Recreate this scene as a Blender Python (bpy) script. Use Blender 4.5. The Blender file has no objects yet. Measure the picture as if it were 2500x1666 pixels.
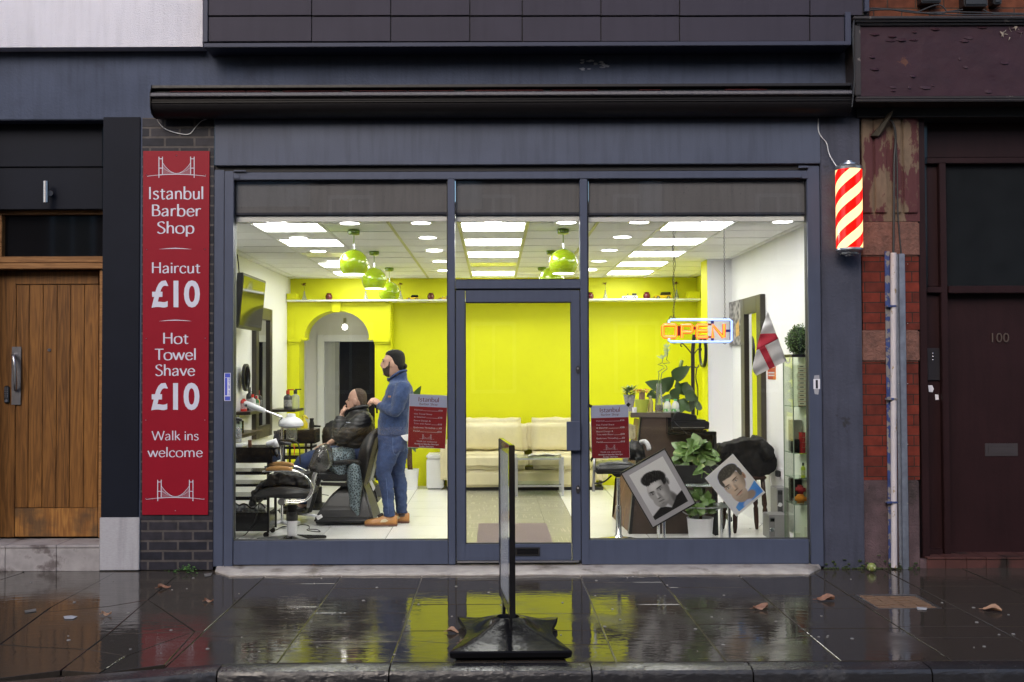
import bpy, bmesh, math, random
from mathutils import Vector, Matrix
R = math.radians
sc = bpy.context.scene
COL = sc.collection
random.seed(7)
# ---------------------------------------------------------------- camera
CAMY, CAMZ, F, CX, CY = -8.28, 1.55, 2600.0, 1205.0, 833.0
CROT = Matrix.Rotation(R(91.5), 3, 'X') @ Matrix.Rotation(R(-0.2), 3, 'Z')
cam = bpy.data.cameras.new('camera'); co = bpy.data.objects.new('camera', cam); COL.objects.link(co)
cam.sensor_width = 36; cam.lens = F/2500*36; cam.shift_x = 45/2500; cam.clip_end = 500; cam.clip_start = .05
co.matrix_world = Matrix.Translation((0, CAMY, CAMZ)) @ CROT.to_4x4()
sc.camera = co
# ---------------------------------------------------------------- world, sun, exposure
w = bpy.data.worlds.new('World'); sc.world = w; w.use_nodes = True
nt = w.node_tree; bg = nt.nodes['Background']
sky = nt.nodes.new('ShaderNodeTexSky'); sky.sky_type = 'NISHITA'; sky.sun_disc = False
SUN_EL, SUN_AZ = 34, 200
sky.sun_elevation = R(SUN_EL); sky.sun_rotation = R(SUN_AZ); sky.air_density = 1.0; sky.dust_density = 2.5
hsv = nt.nodes.new('ShaderNodeHueSaturation'); hsv.inputs['Saturation'].default_value = 1.25
nt.links.new(sky.outputs[0], hsv.inputs['Color']); nt.links.new(hsv.outputs[0], bg.inputs[0])
bg.inputs[1].default_value = 0.15
sl = bpy.data.lights.new('sun', 'SUN'); sl.energy = .5; sl.angle = R(25); sl.color = (1, .97, .95)
so = bpy.data.objects.new('sun', sl); COL.objects.link(so)
_d = Vector((math.sin(R(SUN_AZ))*math.cos(R(55)), math.cos(R(SUN_AZ))*math.cos(R(55)), math.sin(R(55))))
_d = Vector((math.sin(R(SUN_AZ))*math.cos(R(SUN_EL)), math.cos(R(SUN_AZ))*math.cos(R(SUN_EL)), math.sin(R(SUN_EL))))
so.rotation_euler = _d.to_track_quat('Z', 'Y').to_euler()
so.location = (0, -20, 20)
sc.view_settings.view_transform = 'Standard'; sc.view_settings.look = 'None'
sc.view_settings.exposure = 0.75; sc.view_settings.gamma = 1
sc.render.engine = 'CYCLES'
cy = sc.cycles
cy.max_bounces = 8; cy.diffuse_bounces = 4; cy.glossy_bounces = 5; cy.transmission_bounces = 6; cy.transparent_max_bounces = 24
cy.caustics_reflective = False; cy.caustics_refractive = False; cy.sample_clamp_indirect = 6
cy.use_denoising = True; cy.use_adaptive_sampling = False
try: cy.use_light_tree = True
except Exception: pass
# ---------------------------------------------------------------- pixel <-> place
def ray(px, py):
    return CROT @ Vector(((px-CX)/F, (CY-py)/F, -1))
def P(px, py, Y):                       # the point of the upright plane y=Y seen at a photo pixel
    d = ray(px, py); t = (Y-CAMY)/d.y
    return Vector((d.x*t, Y, CAMZ+d.z*t))
def G(px, py, z=0.0):                   # the point of the level plane z seen at a photo pixel
    d = ray(px, py); t = (z-CAMZ)/d.z
    return Vector((d.x*t, CAMY+d.y*t, z))
def PX(px, py, X):                      # the point of the side plane x=X
    d = ray(px, py); t = X/d.x
    return Vector((X, CAMY+d.y*t, CAMZ+d.z*t))
def S(Y): return (Y-CAMY)/F             # metres per photo pixel at depth Y
FZ, CZ = 0.06, 2.70                     # shop floor and ceiling heights
# ---------------------------------------------------------------- mesh builder
def tag(o, label=None, cat=None, group=None, kind=None):
    if label: o['label'] = label
    if cat: o['category'] = cat
    if group: o['group'] = group
    if kind: o['kind'] = kind
    return o
def T(name, label, cat, loc=(0, 0, 0), group=None):
    o = bpy.data.objects.new(name, None); COL.objects.link(o); o.location = loc
    o.empty_display_size = .1
    return tag(o, label, cat, group)
def dup(root, loc=None, label=None, rz=None):
    c = root.copy(); COL.objects.link(c)
    if loc is not None: c.location = loc
    if rz is not None: c.rotation_euler.z = rz
    if label: c['label'] = label
    for ch in root.children:
        k = ch.copy(); COL.objects.link(k); k.parent = c
        for g in ch.children:
            m = g.copy(); COL.objects.link(m); m.parent = k
    return c
def wloc(o):
    v = Vector((0, 0, 0))
    while o: v = v+Vector(o.location); o = o.parent
    return v
class MB:
    def __init__(s): s.v = []; s.f = []
    def add(s, vs, fs):
        n = len(s.v); s.v += [Vector(a) for a in vs]; s.f += [[i+n for i in f] for f in fs]; return s
    def box(s, x0, x1, y0, y1, z0, z1):
        return s.add([(x0,y0,z0),(x1,y0,z0),(x1,y1,z0),(x0,y1,z0),(x0,y0,z1),(x1,y0,z1),(x1,y1,z1),(x0,y1,z1)],
                     [(0,3,2,1),(4,5,6,7),(0,1,5,4),(1,2,6,5),(2,3,7,6),(3,0,4,7)])
    def pb(s, px0, px1, py0, py1, Y0, Y1):      # box whose front face (y=Y0) covers a photo rectangle
        a = P(px0, (py0+py1)/2, Y0).x; b = P(px1, (py0+py1)/2, Y0).x
        c = P((px0+px1)/2, py1, Y0).z; d = P((px0+px1)/2, py0, Y0).z
        return s.box(a, b, Y0, Y1, c, d)
    def pw(s, px0, px1, z0, z1, Y0, Y1, py=1000):
        return s.box(P(px0, py, Y0).x, P(px1, py, Y0).x, Y0, Y1, z0, z1)
    def prism(s, pts, vec):                      # closed outline of 3-D points pushed along vec
        n = len(pts); vec = Vector(vec); p = [Vector(a) for a in pts]
        return s.add(p+[a+vec for a in p], [list(range(n)), list(range(2*n-1, n-1, -1))]+[(i, i+n, (i+1) % n+n, (i+1) % n) for i in range(n)])
    def pp(s, pts, Y0, Y1):                      # photo outline at depth Y0 pushed back to Y1
        return s.prism([P(a, b, Y0) for a, b in pts], (0, Y1-Y0, 0))
    def loft(s, rings, cap=True, closed=False):
        n = len(rings[0]); vs = [a for r in rings for a in r]; fs = []
        m = len(rings)
        for k in range(m if closed else m-1):
            for i in range(n):
                a, b = k*n, ((k+1) % m)*n
                fs.append((a+i, a+(i+1) % n, b+(i+1) % n, b+i))
        if cap and not closed: fs += [list(range(n-1, -1, -1)), list(range((m-1)*n, m*n))]
        return s.add(vs, fs)
    def tube(s, pts, r, n=8, closed=False, cap=True):
        pts = [Vector(p) for p in pts]; m = len(pts); rings = []
        rr = r if isinstance(r, (list, tuple)) else [r]*m
        up = None
        for i, p in enumerate(pts):
            if closed: t = pts[(i+1) % m]-pts[i-1]
            else: t = pts[min(i+1, m-1)]-pts[max(i-1, 0)]
            if t.length < 1e-9: t = Vector((0, 0, 1))
            t.normalize()
            if up is None: up = Vector((0, 0, 1)) if abs(t.z) < .9 else Vector((1, 0, 0))
            a = up-t*up.dot(t)
            if a.length < 1e-6: a = t.orthogonal()
            a.normalize(); b = t.cross(a); up = a
            rings.append([p+(a*math.cos(2*math.pi*k/n)+b*math.sin(2*math.pi*k/n))*rr[i] for k in range(n)])
        return s.loft(rings, cap, closed)
    def cyl(s, p0, p1, r0, r1=None, n=16): return s.tube([p0, p1], [r0, r0 if r1 is None else r1], n)
    def lathe(s, prof, c=(0, 0, 0), n=24, axis='z', sx=1, sy=1):
        c = Vector(c); rings = []
        for r, h in prof:
            ring = []
            for k in range(n):
                a = 2*math.pi*k/n; u, v = max(r, 1e-4)*math.cos(a)*sx, max(r, 1e-4)*math.sin(a)*sy
                ring.append(c+(Vector((u, v, h)) if axis == 'z' else Vector((u, h, v)) if axis == 'y' else Vector((h, u, v))))
            rings.append(ring)
        hollow = prof[0][0] > .002 and prof[-1][0] > .002
        return s.loft(rings, cap=not hollow, closed=hollow and len(prof) > 2)
    def ball(s, c, rx, ry=None, rz=None, n=16, m=10):
        ry = rx if ry is None else ry; rz = rx if rz is None else rz
        c = Vector(c); rings = []
        for j in range(m+1):
            a = -math.pi/2+math.pi*j/m; q = max(math.cos(a), .02)
            rings.append([c+Vector((rx*q*math.cos(2*math.pi*k/n), ry*q*math.sin(2*math.pi*k/n), rz*math.sin(a))) for k in range(n)])
        return s.loft(rings)
    def leaf(s, base, tip, nrm, wd, droop=.2, n=5, fold=.25):
        base = Vector(base); tip = Vector(tip); t = tip-base; L = t.length; t.normalize()
        nrm = Vector(nrm); side = t.cross(nrm)
        if side.length < 1e-5: side = t.orthogonal()
        side.normalize(); up = side.cross(t).normalized()
        vs = []; fs = []
        for i in range(n+1):
            q = i/n; wv = wd*(max(math.sin(math.pi*min(q**.6, 1)), 0)**.75*.5+.008)
            c = base+t*L*q+up*(-droop*L*q*q+.5*droop*L*q)
            vs += [c-side*wv+up*wv*fold, c, c+side*wv+up*wv*fold]
        for i in range(n):
            a = 3*i; fs += [(a, a+3, a+4, a+1), (a+1, a+4, a+5, a+2)]
        return s.add(vs, fs)
    def each(s, name, mat, parent, **kw):        # every loose piece a part of its own
        up = list(range(len(s.v)))
        def root(i):
            while up[i] != i: up[i] = up[up[i]]; i = up[i]
            return i
        for f in s.f:
            for i in f[1:]: up[root(i)] = root(f[0])
        grp = {}
        for f in s.f: grp.setdefault(root(f[0]), []).append(f)
        for fs in grp.values():
            ids = sorted({i for f in fs for i in f}); mp = {i: k for k, i in enumerate(ids)}; m = MB()
            m.add([s.v[i] for i in ids], [[mp[i] for i in f] for f in fs]); m.build(name, mat, parent, **kw)
    def build(s, name, mat, parent=None, label=None, cat=None, group=None, kind=None, bevel=0, smooth=False, seg=2, loc=None):
        me = bpy.data.meshes.new(name)
        if parent is not None: off = wloc(parent)
        elif loc is not None: off = Vector(loc)
        elif s.v and kind is None:
            xs = [v.x for v in s.v]; ys = [v.y for v in s.v]; zs = [v.z for v in s.v]
            off = Vector(((min(xs)+max(xs))/2, (min(ys)+max(ys))/2, min(zs)))
        else: off = Vector((0, 0, 0))
        me.from_pydata([v-off for v in s.v], [], s.f); me.update()
        bm = bmesh.new(); bm.from_mesh(me)
        bmesh.ops.recalc_face_normals(bm, faces=bm.faces)
        if bevel: bmesh.ops.bevel(bm, geom=list(bm.edges), offset=bevel, segments=seg, affect='EDGES', clamp_overlap=True)
        bm.to_mesh(me); bm.free()
        if mat is not None:
            for m in (mat if isinstance(mat, (list, tuple)) else [mat]): me.materials.append(m)
        if smooth:
            for p in me.polygons: p.use_smooth = True
            if smooth != 'all':
                try: me.set_sharp_from_angle(angle=R(38))
                except Exception: pass
        o = bpy.data.objects.new(name, me); COL.objects.link(o)
        if parent is not None: o.parent = parent
        else: o.location = off
        return tag(o, label, cat, group, kind)
def remesh(o, voxel=.006, smooth_it=3, sub=0):
    m = o.modifiers.new('r', 'REMESH'); m.mode = 'VOXEL'; m.voxel_size = voxel; m.use_smooth_shade = True
    if smooth_it:
        k = o.modifiers.new('s', 'SMOOTH'); k.factor = .5; k.iterations = smooth_it
    dg = bpy.context.evaluated_depsgraph_get(); dg.update()
    me = bpy.data.meshes.new_from_object(o.evaluated_get(dg), depsgraph=dg)
    mats = list(o.data.materials); o.modifiers.clear(); o.data = me
    if not len(me.materials):
        for q in mats: me.materials.append(q)
    for p in me.polygons: p.use_smooth = True
    return o
def displace(o, amp, freq, seed=0, stretch=(1, 1, 1)):
    from mathutils import noise
    me = o.data; nn = [v.normal.copy() for v in me.vertices]
    for v, n_ in zip(me.vertices, nn):
        q = Vector((v.co.x*freq*stretch[0]+seed, v.co.y*freq*stretch[1], v.co.z*freq*stretch[2]))
        v.co += n_*amp*(noise.noise(q)+.5*noise.noise(q*2.1))
    me.update()
def smoothpts(pts, k=6, closed=False):
    P_ = [Vector(p) for p in pts]; n = len(P_); out = []
    rng = range(n if closed else n-1)
    for i in rng:
        if closed: a, b, c, d = P_[i-1], P_[i], P_[(i+1) % n], P_[(i+2) % n]
        else: a, b, c, d = P_[max(i-1, 0)], P_[i], P_[i+1], P_[min(i+2, n-1)]
        for j in range(k):
            t = j/k
            out.append(.5*((2*b)+(c-a)*t+(2*a-5*b+4*c-d)*t*t+(-a+3*b-3*c+d)*t**3))
    if not closed: out.append(P_[-1])
    return out
# ---------------------------------------------------------------- materials
def node_mat(name):
    m = bpy.data.materials.new(name); m.use_nodes = True; t = m.node_tree
    return m, t, t.nodes['Principled BSDF'], t.nodes.new, t.links.new
def M(name, col, rough=.5, metal=0, var=.12, vs=6, bump=0, bs=80, coat=0, streak=0, spec=.5, col2=None, c2s=3, c2a=.55, c2w=.1, rvar=0, stretch=(1, 1, 1), sheen=0, coord='Object'):
    m, t, b, N, L = node_mat(name)
    b.inputs['Roughness'].default_value = rough; b.inputs['Metallic'].default_value = metal
    b.inputs['Specular IOR Level'].default_value = spec
    b.inputs['Coat Weight'].default_value = coat; b.inputs['Coat Roughness'].default_value = .05
    if sheen: b.inputs['Sheen Weight'].default_value = sheen
    tc = N('ShaderNodeTexCoord'); mp = N('ShaderNodeMapping'); L(tc.outputs[coord], mp.inputs[0]); mp.inputs['Scale'].default_value = stretch
    n1 = N('ShaderNodeTexNoise'); n1.inputs['Scale'].default_value = vs; n1.inputs['Detail'].default_value = 6; L(mp.outputs[0], n1.inputs['Vector'])
    mix = N('ShaderNodeMix'); mix.data_type = 'RGBA'; mix.blend_type = 'MIX'
    c = Vector(col[:3])
    mix.inputs[6].default_value = (*[max(0, x*(1-var*1.6)) for x in c], 1); mix.inputs[7].default_value = (*[min(1, x*(1+var*1.6)) for x in c], 1)
    L(n1.outputs[0], mix.inputs[0]); out = mix.outputs[2]
    if streak:
        mp2 = N('ShaderNodeMapping'); L(tc.outputs[coord], mp2.inputs[0]); mp2.inputs['Scale'].default_value = (9, 9, .8)
        n2 = N('ShaderNodeTexNoise'); n2.inputs['Scale'].default_value = 2.2; n2.inputs['Detail'].default_value = 5; L(mp2.outputs[0], n2.inputs['Vector'])
        rp = N('ShaderNodeMapRange'); rp.inputs[1].default_value = .45; rp.inputs[2].default_value = .75; rp.inputs[3].default_value = 1; rp.inputs[4].default_value = 1-streak
        L(n2.outputs[0], rp.inputs[0])
        mu = N('ShaderNodeMix'); mu.data_type = 'RGBA'; mu.blend_type = 'MULTIPLY'; mu.inputs[0].default_value = 1
        L(out, mu.inputs[6]); L(rp.outputs[0], mu.inputs[7]); out = mu.outputs[2]
    if col2:
        n3 = N('ShaderNodeTexNoise'); n3.inputs['Scale'].default_value = c2s; n3.inputs['Detail'].default_value = 8; n3.inputs['Roughness'].default_value = .62; L(mp.outputs[0], n3.inputs['Vector'])
        rp = N('ShaderNodeMapRange'); rp.inputs[1].default_value = c2a; rp.inputs[2].default_value = c2a+c2w; L(n3.outputs[0], rp.inputs[0])
        mu = N('ShaderNodeMix'); mu.data_type = 'RGBA'; mu.inputs[7].default_value = (*col2, 1); L(rp.outputs[0], mu.inputs[0]); L(out, mu.inputs[6]); out = mu.outputs[2]
    L(out, b.inputs['Base Color'])
    if rvar:
        n5 = N('ShaderNodeTexNoise'); n5.inputs['Scale'].default_value = vs*2; n5.inputs['Detail'].default_value = 5; L(mp.outputs[0], n5.inputs['Vector'])
        rp = N('ShaderNodeMapRange'); rp.inputs[3].default_value = max(0, rough-rvar); rp.inputs[4].default_value = rough+rvar; rp.inputs[1].default_value = .3; rp.inputs[2].default_value = .7
        L(n5.outputs[0], rp.inputs[0]); L(rp.outputs[0], b.inputs['Roughness'])
    if bump:
        n4 = N('ShaderNodeTexNoise'); n4.inputs['Scale'].default_value = bs; n4.inputs['Detail'].default_value = 4; L(mp.outputs[0], n4.inputs['Vector'])
        bp = N('ShaderNodeBump'); bp.inputs['Strength'].default_value = bump; bp.inputs['Distance'].default_value = .01
        L(n4.outputs[0], bp.inputs['Height']); L(bp.outputs[0], b.inputs['Normal'])
    return m
def EM(name, col, strength, base=(.8, .8, .8)):
    m, t, b, N, L = node_mat(name)
    b.inputs['Base Color'].default_value = (*base, 1); b.inputs['Emission Color'].default_value = (*col, 1); b.inputs['Emission Strength'].default_value = strength
    b.inputs['Roughness'].default_value = .4
    return m
def GLASS(name, tint=(1, 1, 1), refl=1.0, dirt=0, rough=0.0, opac=0):
    m = bpy.data.materials.new(name); m.use_nodes = True; t = m.node_tree; t.nodes.clear(); N = t.nodes.new; L = t.links.new
    o = N('ShaderNodeOutputMaterial'); tr = N('ShaderNodeBsdfTransparent'); tr.inputs[0].default_value = (*tint, 1)
    gl = N('ShaderNodeBsdfGlossy'); gl.inputs['Roughness'].default_value = rough; gl.inputs[0].default_value = (1, 1, 1, 1)
    fr = N('ShaderNodeFresnel'); fr.inputs[0].default_value = 1.45; mx = N('ShaderNodeMixShader')
    rm = N('ShaderNodeMath'); rm.operation = 'MULTIPLY'; rm.inputs[1].default_value = refl; L(fr.outputs[0], rm.inputs[0]); L(rm.outputs[0], mx.inputs[0]); L(tr.outputs[0], mx.inputs[1]); L(gl.outputs[0], mx.inputs[2]); out = mx.outputs[0]
    if dirt or opac:
        df = N('ShaderNodeBsdfDiffuse'); df.inputs[0].default_value = (*(tint if opac else (.5, .5, .5)), 1); m2 = N('ShaderNodeMixShader')
        if dirt:
            tc = N('ShaderNodeTexCoord'); n = N('ShaderNodeTexNoise'); n.inputs['Scale'].default_value = 160; n.inputs['Detail'].default_value = 2; L(tc.outputs['Object'], n.inputs['Vector'])
            rp = N('ShaderNodeMapRange'); rp.inputs[1].default_value = .7; rp.inputs[2].default_value = .78; rp.inputs[3].default_value = opac; rp.inputs[4].default_value = opac+dirt; L(n.outputs[0], rp.inputs[0]); L(rp.outputs[0], m2.inputs[0])
        else: m2.inputs[0].default_value = opac
        L(out, m2.inputs[1]); L(df.outputs[0], m2.inputs[2]); out = m2.outputs[0]
    L(out, o.inputs[0]); return m
def BRICK(name, c1, c2, mortar, bw, bh, ms=.012, rough=.7, bump=.6, axis='xz', off=.5, var=.3):
    m, t, b, N, L = node_mat(name)
    tc = N('ShaderNodeTexCoord'); sp = N('ShaderNodeSeparateXYZ'); cb = N('ShaderNodeCombineXYZ'); ad = N('ShaderNodeMath'); ad.operation = 'ADD'
    L(tc.outputs['Object'], sp.inputs[0]); L(sp.outputs[0], ad.inputs[0]); L(sp.outputs[1], ad.inputs[1]); L(ad.outputs[0], cb.inputs[0]); L(sp.outputs[2], cb.inputs[1])
    br = N('ShaderNodeTexBrick'); L(cb.outputs[0], br.inputs['Vector']); br.offset = off
    br.inputs['Scale'].default_value = 1; br.inputs['Brick Width'].default_value = bw; br.inputs['Row Height'].default_value = bh
    br.inputs['Mortar Size'].default_value = ms; br.inputs['Mortar Smooth'].default_value = .15
    br.inputs['Color1'].default_value = (*c1, 1); br.inputs['Color2'].default_value = (*c2, 1); br.inputs['Mortar'].default_value = (*mortar, 1)
    n = N('ShaderNodeTexNoise'); n.inputs['Scale'].default_value = 14; n.inputs['Detail'].default_value = 8; L(tc.outputs['Object'], n.inputs['Vector'])
    rp = N('ShaderNodeMapRange'); rp.inputs[1].default_value = .3; rp.inputs[2].default_value = .75; rp.inputs[3].default_value = 1-var; rp.inputs[4].default_value = 1+var; L(n.outputs[0], rp.inputs[0])
    mu = N('ShaderNodeMix'); mu.data_type = 'RGBA'; mu.blend_type = 'MULTIPLY'; mu.inputs[0].default_value = 1; L(br.outputs[0], mu.inputs[6]); L(rp.outputs[0], mu.inputs[7])
    L(mu.outputs[2], b.inputs['Base Color']); b.inputs['Roughness'].default_value = rough; b.inputs['Specular IOR Level'].default_value = .2
    inv = N('ShaderNodeMath'); inv.operation = 'SUBTRACT'; inv.inputs[0].default_value = 1; L(br.outputs['Fac'], inv.inputs[1])
    n2 = N('ShaderNodeMath'); n2.operation = 'MULTIPLY_ADD'; L(n.outputs[0], n2.inputs[0]); n2.inputs[1].default_value = .3; L(inv.outputs[0], n2.inputs[2])
    bp = N('ShaderNodeBump'); bp.inputs['Strength'].default_value = bump; bp.inputs['Distance'].default_value = .01; L(n2.outputs[0], bp.inputs['Height']); L(bp.outputs[0], b.inputs['Normal'])
    return m
def WOOD(name, c1, c2, rough=.45, scale=(14, 14, .9), dist=4, coat=0, stain=None):
    m, t, b, N, L = node_mat(name)
    tc = N('ShaderNodeTexCoord'); mp = N('ShaderNodeMapping'); mp.inputs['Scale'].default_value = scale; L(tc.outputs['Object'], mp.inputs[0])
    n = N('ShaderNodeTexNoise'); n.inputs['Scale'].default_value = 1; n.inputs['Detail'].default_value = 3; n.inputs['Distortion'].default_value = .6; L(mp.outputs[0], n.inputs['Vector'])
    wv = N('ShaderNodeMath'); wv.operation = 'MULTIPLY'; wv.inputs[1].default_value = 38; L(n.outputs[0], wv.inputs[0])
    sn = N('ShaderNodeMath'); sn.operation = 'SINE'; L(wv.outputs[0], sn.inputs[0])
    n2 = N('ShaderNodeTexNoise'); n2.inputs['Scale'].default_value = 9; n2.inputs['Detail'].default_value = 6; L(mp.outputs[0], n2.inputs['Vector'])
    ad = N('ShaderNodeMath'); ad.operation = 'MULTIPLY_ADD'; ad.inputs[1].default_value = .22; L(sn.outputs[0], ad.inputs[0])
    ge = N('ShaderNodeNewGeometry'); pv = N('ShaderNodeMath'); pv.operation = 'MULTIPLY_ADD'; pv.inputs[1].default_value = .34; pv.inputs[2].default_value = -.17; L(ge.outputs['Random Per Island'], pv.inputs[0])
    sm_ = N('ShaderNodeMath'); sm_.operation = 'ADD'; L(pv.outputs[0], sm_.inputs[0]); L(n2.outputs[0], sm_.inputs[1]); L(sm_.outputs[0], ad.inputs[2])
    cr = N('ShaderNodeMix'); cr.data_type = 'RGBA'; cr.inputs[6].default_value = (*c1, 1); cr.inputs[7].default_value = (*c2, 1); L(ad.outputs[0], cr.inputs[0]); out = cr.outputs[2]
    if stain:
        n3 = N('ShaderNodeTexNoise'); n3.inputs['Scale'].default_value = 5; n3.inputs['Detail'].default_value = 7; L(tc.outputs['Object'], n3.inputs['Vector'])
        rp = N('ShaderNodeMapRange'); rp.inputs[1].default_value = .45; rp.inputs[2].default_value = .62; rp.inputs[4].default_value = .75; L(n3.outputs[0], rp.inputs[0])
        mu = N('ShaderNodeMix'); mu.data_type = 'RGBA'; mu.inputs[7].default_value = (*stain, 1); L(rp.outputs[0], mu.inputs[0]); L(out, mu.inputs[6]); out = mu.outputs[2]
    L(out, b.inputs['Base Color']); b.inputs['Roughness'].default_value = rough; b.inputs['Coat Weight'].default_value = coat; b.inputs['Specular IOR Level'].default_value = .25
    bp = N('ShaderNodeBump'); bp.inputs['Strength'].default_value = .12; bp.inputs['Distance'].default_value = .003; L(ad.outputs[0], bp.inputs['Height']); L(bp.outputs[0], b.inputs['Normal'])
    return m
paint_grey = M('grey paint', (.065, .0785, .12), .45, var=.16, vs=2.5, bump=.1, bs=120, streak=.22, spec=.3)
paint_beam = M('beam paint', (.059, .073, .116), .7, var=.26, vs=2.5, bump=.35, bs=50, streak=.22, spec=.2, col2=(.035, .04, .065), c2s=2.2, c2a=.6, c2w=.2)
frame_grey = M('frame coating', (.062, .0745, .116), .4, var=.08, vs=7, bump=.03, bs=300, streak=.12, spec=.3)
frame_dark = M('dark seal', (.012, .012, .014), .6, var=.1)
clad_mat = M('cladding sheet', (.04, .036, .052), .55, var=.12, vs=3, bump=.05, bs=200, spec=.15, streak=.1)
trim_blue = M('cladding trim', (.045, .05, .08), .45, var=.1, spec=.2)
render_mat = M('roughcast render', (.7, .69, .76), .9, var=.07, vs=2, bump=.9, bs=170, streak=.1)
navy = M('navy board', (.007, .009, .016), .55, var=.15, vs=4, bump=.04, spec=.12)
black_soft = M('black plastic', (.012, .012, .013), .38, var=.2)
black_gloss = M('gloss black', (.007, .007, .008), .2, var=.1, coat=.15, spec=.4)
black_leather = M('black leather', (.014, .014, .015), .34, var=.2, bump=.25, bs=120)
awn_mat = M('awning metal', (.008, .007, .008), .4, spec=.22, var=.2, vs=30, rvar=.08)
awn_light = M('wet awning rail', (.05, .047, .06), .22, var=.25, vs=60, bump=.3, bs=400)
red_fabric = M('red awning cloth', (.16, .008, .01), .8)
chrome = M('chrome', (.82, .82, .84), .12, 1, var=.05)
steel = M('brushed steel', (.45, .45, .47), .33, 1, var=.1)
galv = M('galvanised steel', (.3, .33, .4), .42, .75, var=.25, vs=18, streak=.25)
white_plastic = M('white plastic', (.8, .8, .83), .3, var=.02)
white_wall = M('white wall paint', (.88, .88, .89), .6, var=.02, vs=2)
yellow = M('lime yellow paint', (.74, .755, .001), .5, var=.03, vs=2)
ceil_mat = M('ceiling tile', (.92, .92, .9), .85, var=.03, vs=60, bump=.1, bs=300)
grid_white = M('ceiling grid', (.75, .75, .72), .4)
wire_white = M('white cable', (.7, .7, .72), .5)
wire_black = M('black cable', (.015, .015, .016), .5)
red_sign = M('red sign sheet', (.24, .006, .018), .4, spec=.2, var=.06, vs=5)
sign_white = M('sign lettering', (.55, .56, .66), .4, var=.02)
pale_blue = M('poster header', (.5, .55, .78), .35, var=.02)
poster_red = M('poster red', (.31, .016, .022), .35, var=.04)
dark_red = M('dark red print', (.16, .008, .02), .4)
leaf_dark = M('dark leaf', (.05, .1, .03), .35, var=.4, vs=14, spec=.4)
leaf_mid = M('pothos leaf', (.11, .2, .05), .4, var=.35, vs=12, col2=(.4, .45, .18), c2s=10, c2a=.6, c2w=.08)
leaf_light = M('pale leaf', (.4, .5, .2), .45, var=.3, vs=20)
soil = M('soil', (.03, .02, .012), .95, var=.4, vs=60)
stem_mat = M('plant stem', (.2, .26, .06), .5, var=.2)
lime_gloss = M('lime enamel', (.42, .6, .012), .1, var=.03, coat=.7)
clear = GLASS('clear glass', (.93, .97, .95))
# ================================================================ GROUND
pave_mat = bpy.data.materials.new('wet paving'); pave_mat.use_nodes = True
def wet(m, col, r0, r1, bump, seed=0, scale=1.0):
    t = m.node_tree; b = t.nodes['Principled BSDF']; N = t.nodes.new; L = t.links.new
    tc = N('ShaderNodeTexCoord'); mp = N('ShaderNodeMapping'); mp.inputs['Location'].default_value = (seed, seed, 0); L(tc.outputs['Object'], mp.inputs[0])
    n = N('ShaderNodeTexNoise'); n.inputs['Scale'].default_value = 1.6*scale; n.inputs['Detail'].default_value = 7; n.inputs['Roughness'].default_value = .62; L(mp.outputs[0], n.inputs['Vector'])
    n2 = N('ShaderNodeTexNoise'); n2.inputs['Scale'].default_value = 40*scale; n2.inputs['Detail'].default_value = 5; L(mp.outputs[0], n2.inputs['Vector'])
    mx = N('ShaderNodeMix'); mx.data_type = 'RGBA'; mx.inputs[6].default_value = (*[c*.55 for c in col], 1); mx.inputs[7].default_value = (*[c*1.5 for c in col], 1)
    L(n2.outputs[0], mx.inputs[0]); L(mx.outputs[2], b.inputs['Base Color'])
    rp = N('ShaderNodeMapRange'); rp.inputs[1].default_value = .47; rp.inputs[2].default_value = .68; rp.inputs[3].default_value = r0; rp.inputs[4].default_value = r1
    L(n.outputs[0], rp.inputs[0]); L(rp.outputs[0], b.inputs['Roughness'])
    b.inputs['Specular IOR Level'].default_value = .42
    mp2 = N('ShaderNodeMapping'); mp2.inputs['Scale'].default_value = (.8, 2.2, 1); L(tc.outputs['Object'], mp2.inputs[0])
    n3 = N('ShaderNodeTexNoise'); n3.inputs['Scale'].default_value = 9*scale; n3.inputs['Detail'].default_value = 3; L(mp2.outputs[0], n3.inputs['Vector'])
    n4 = N('ShaderNodeTexNoise'); n4.inputs['Scale'].default_value = 120*scale; n4.inputs['Detail'].default_value = 3; L(mp.outputs[0], n4.inputs['Vector'])
    mul = N('ShaderNodeMath'); mul.operation = 'MULTIPLY'; L(n4.outputs[0], mul.inputs[0])
    rp2 = N('ShaderNodeMapRange'); rp2.inputs[1].default_value = .45; rp2.inputs[2].default_value = .7; rp2.inputs[4].default_value = .35; L(n.outputs[0], rp2.inputs[0]); L(rp2.outputs[0], mul.inputs[1])
    ad = N('ShaderNodeMath'); ad.operation = 'MULTIPLY_ADD'; L(n3.outputs[0], ad.inputs[0]); ad.inputs[1].default_value = 1.0; L(mul.outputs[0], ad.inputs[2])
    bp = N('ShaderNodeBump'); bp.inputs['Strength'].default_value = bump; bp.inputs['Distance'].default_value = .006; L(ad.outputs[0], bp.inputs['Height']); L(bp.outputs[0], b.inputs['Normal'])
wet(pave_mat, (.04, .033, .0265), .03, .27, .2)
kerb_mat = bpy.data.materials.new('wet granite kerb'); kerb_mat.use_nodes = True
wet(kerb_mat, (.024, .023, .024), .16, .34, .55, 3, 4)
road_mat = bpy.data.materials.new('wet asphalt'); road_mat.use_nodes = True
wet(road_mat, (.022, .021, .024), .1, .35, .8, 9, 2)
joint_mat = M('joint silt with glint', (.085, .076, .066), .22, var=.6, vs=14)  # silt in the joints, its colour lightened to stand for wet glints
KX0, KX1 = -1.43, -2.9
def kerb_y(x):                               # inner edge of the kerb; it swings out to the left
    y = -2.61
    return y if x > KX0 else y-(KX0-x)*.30
slabs = MB()
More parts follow.
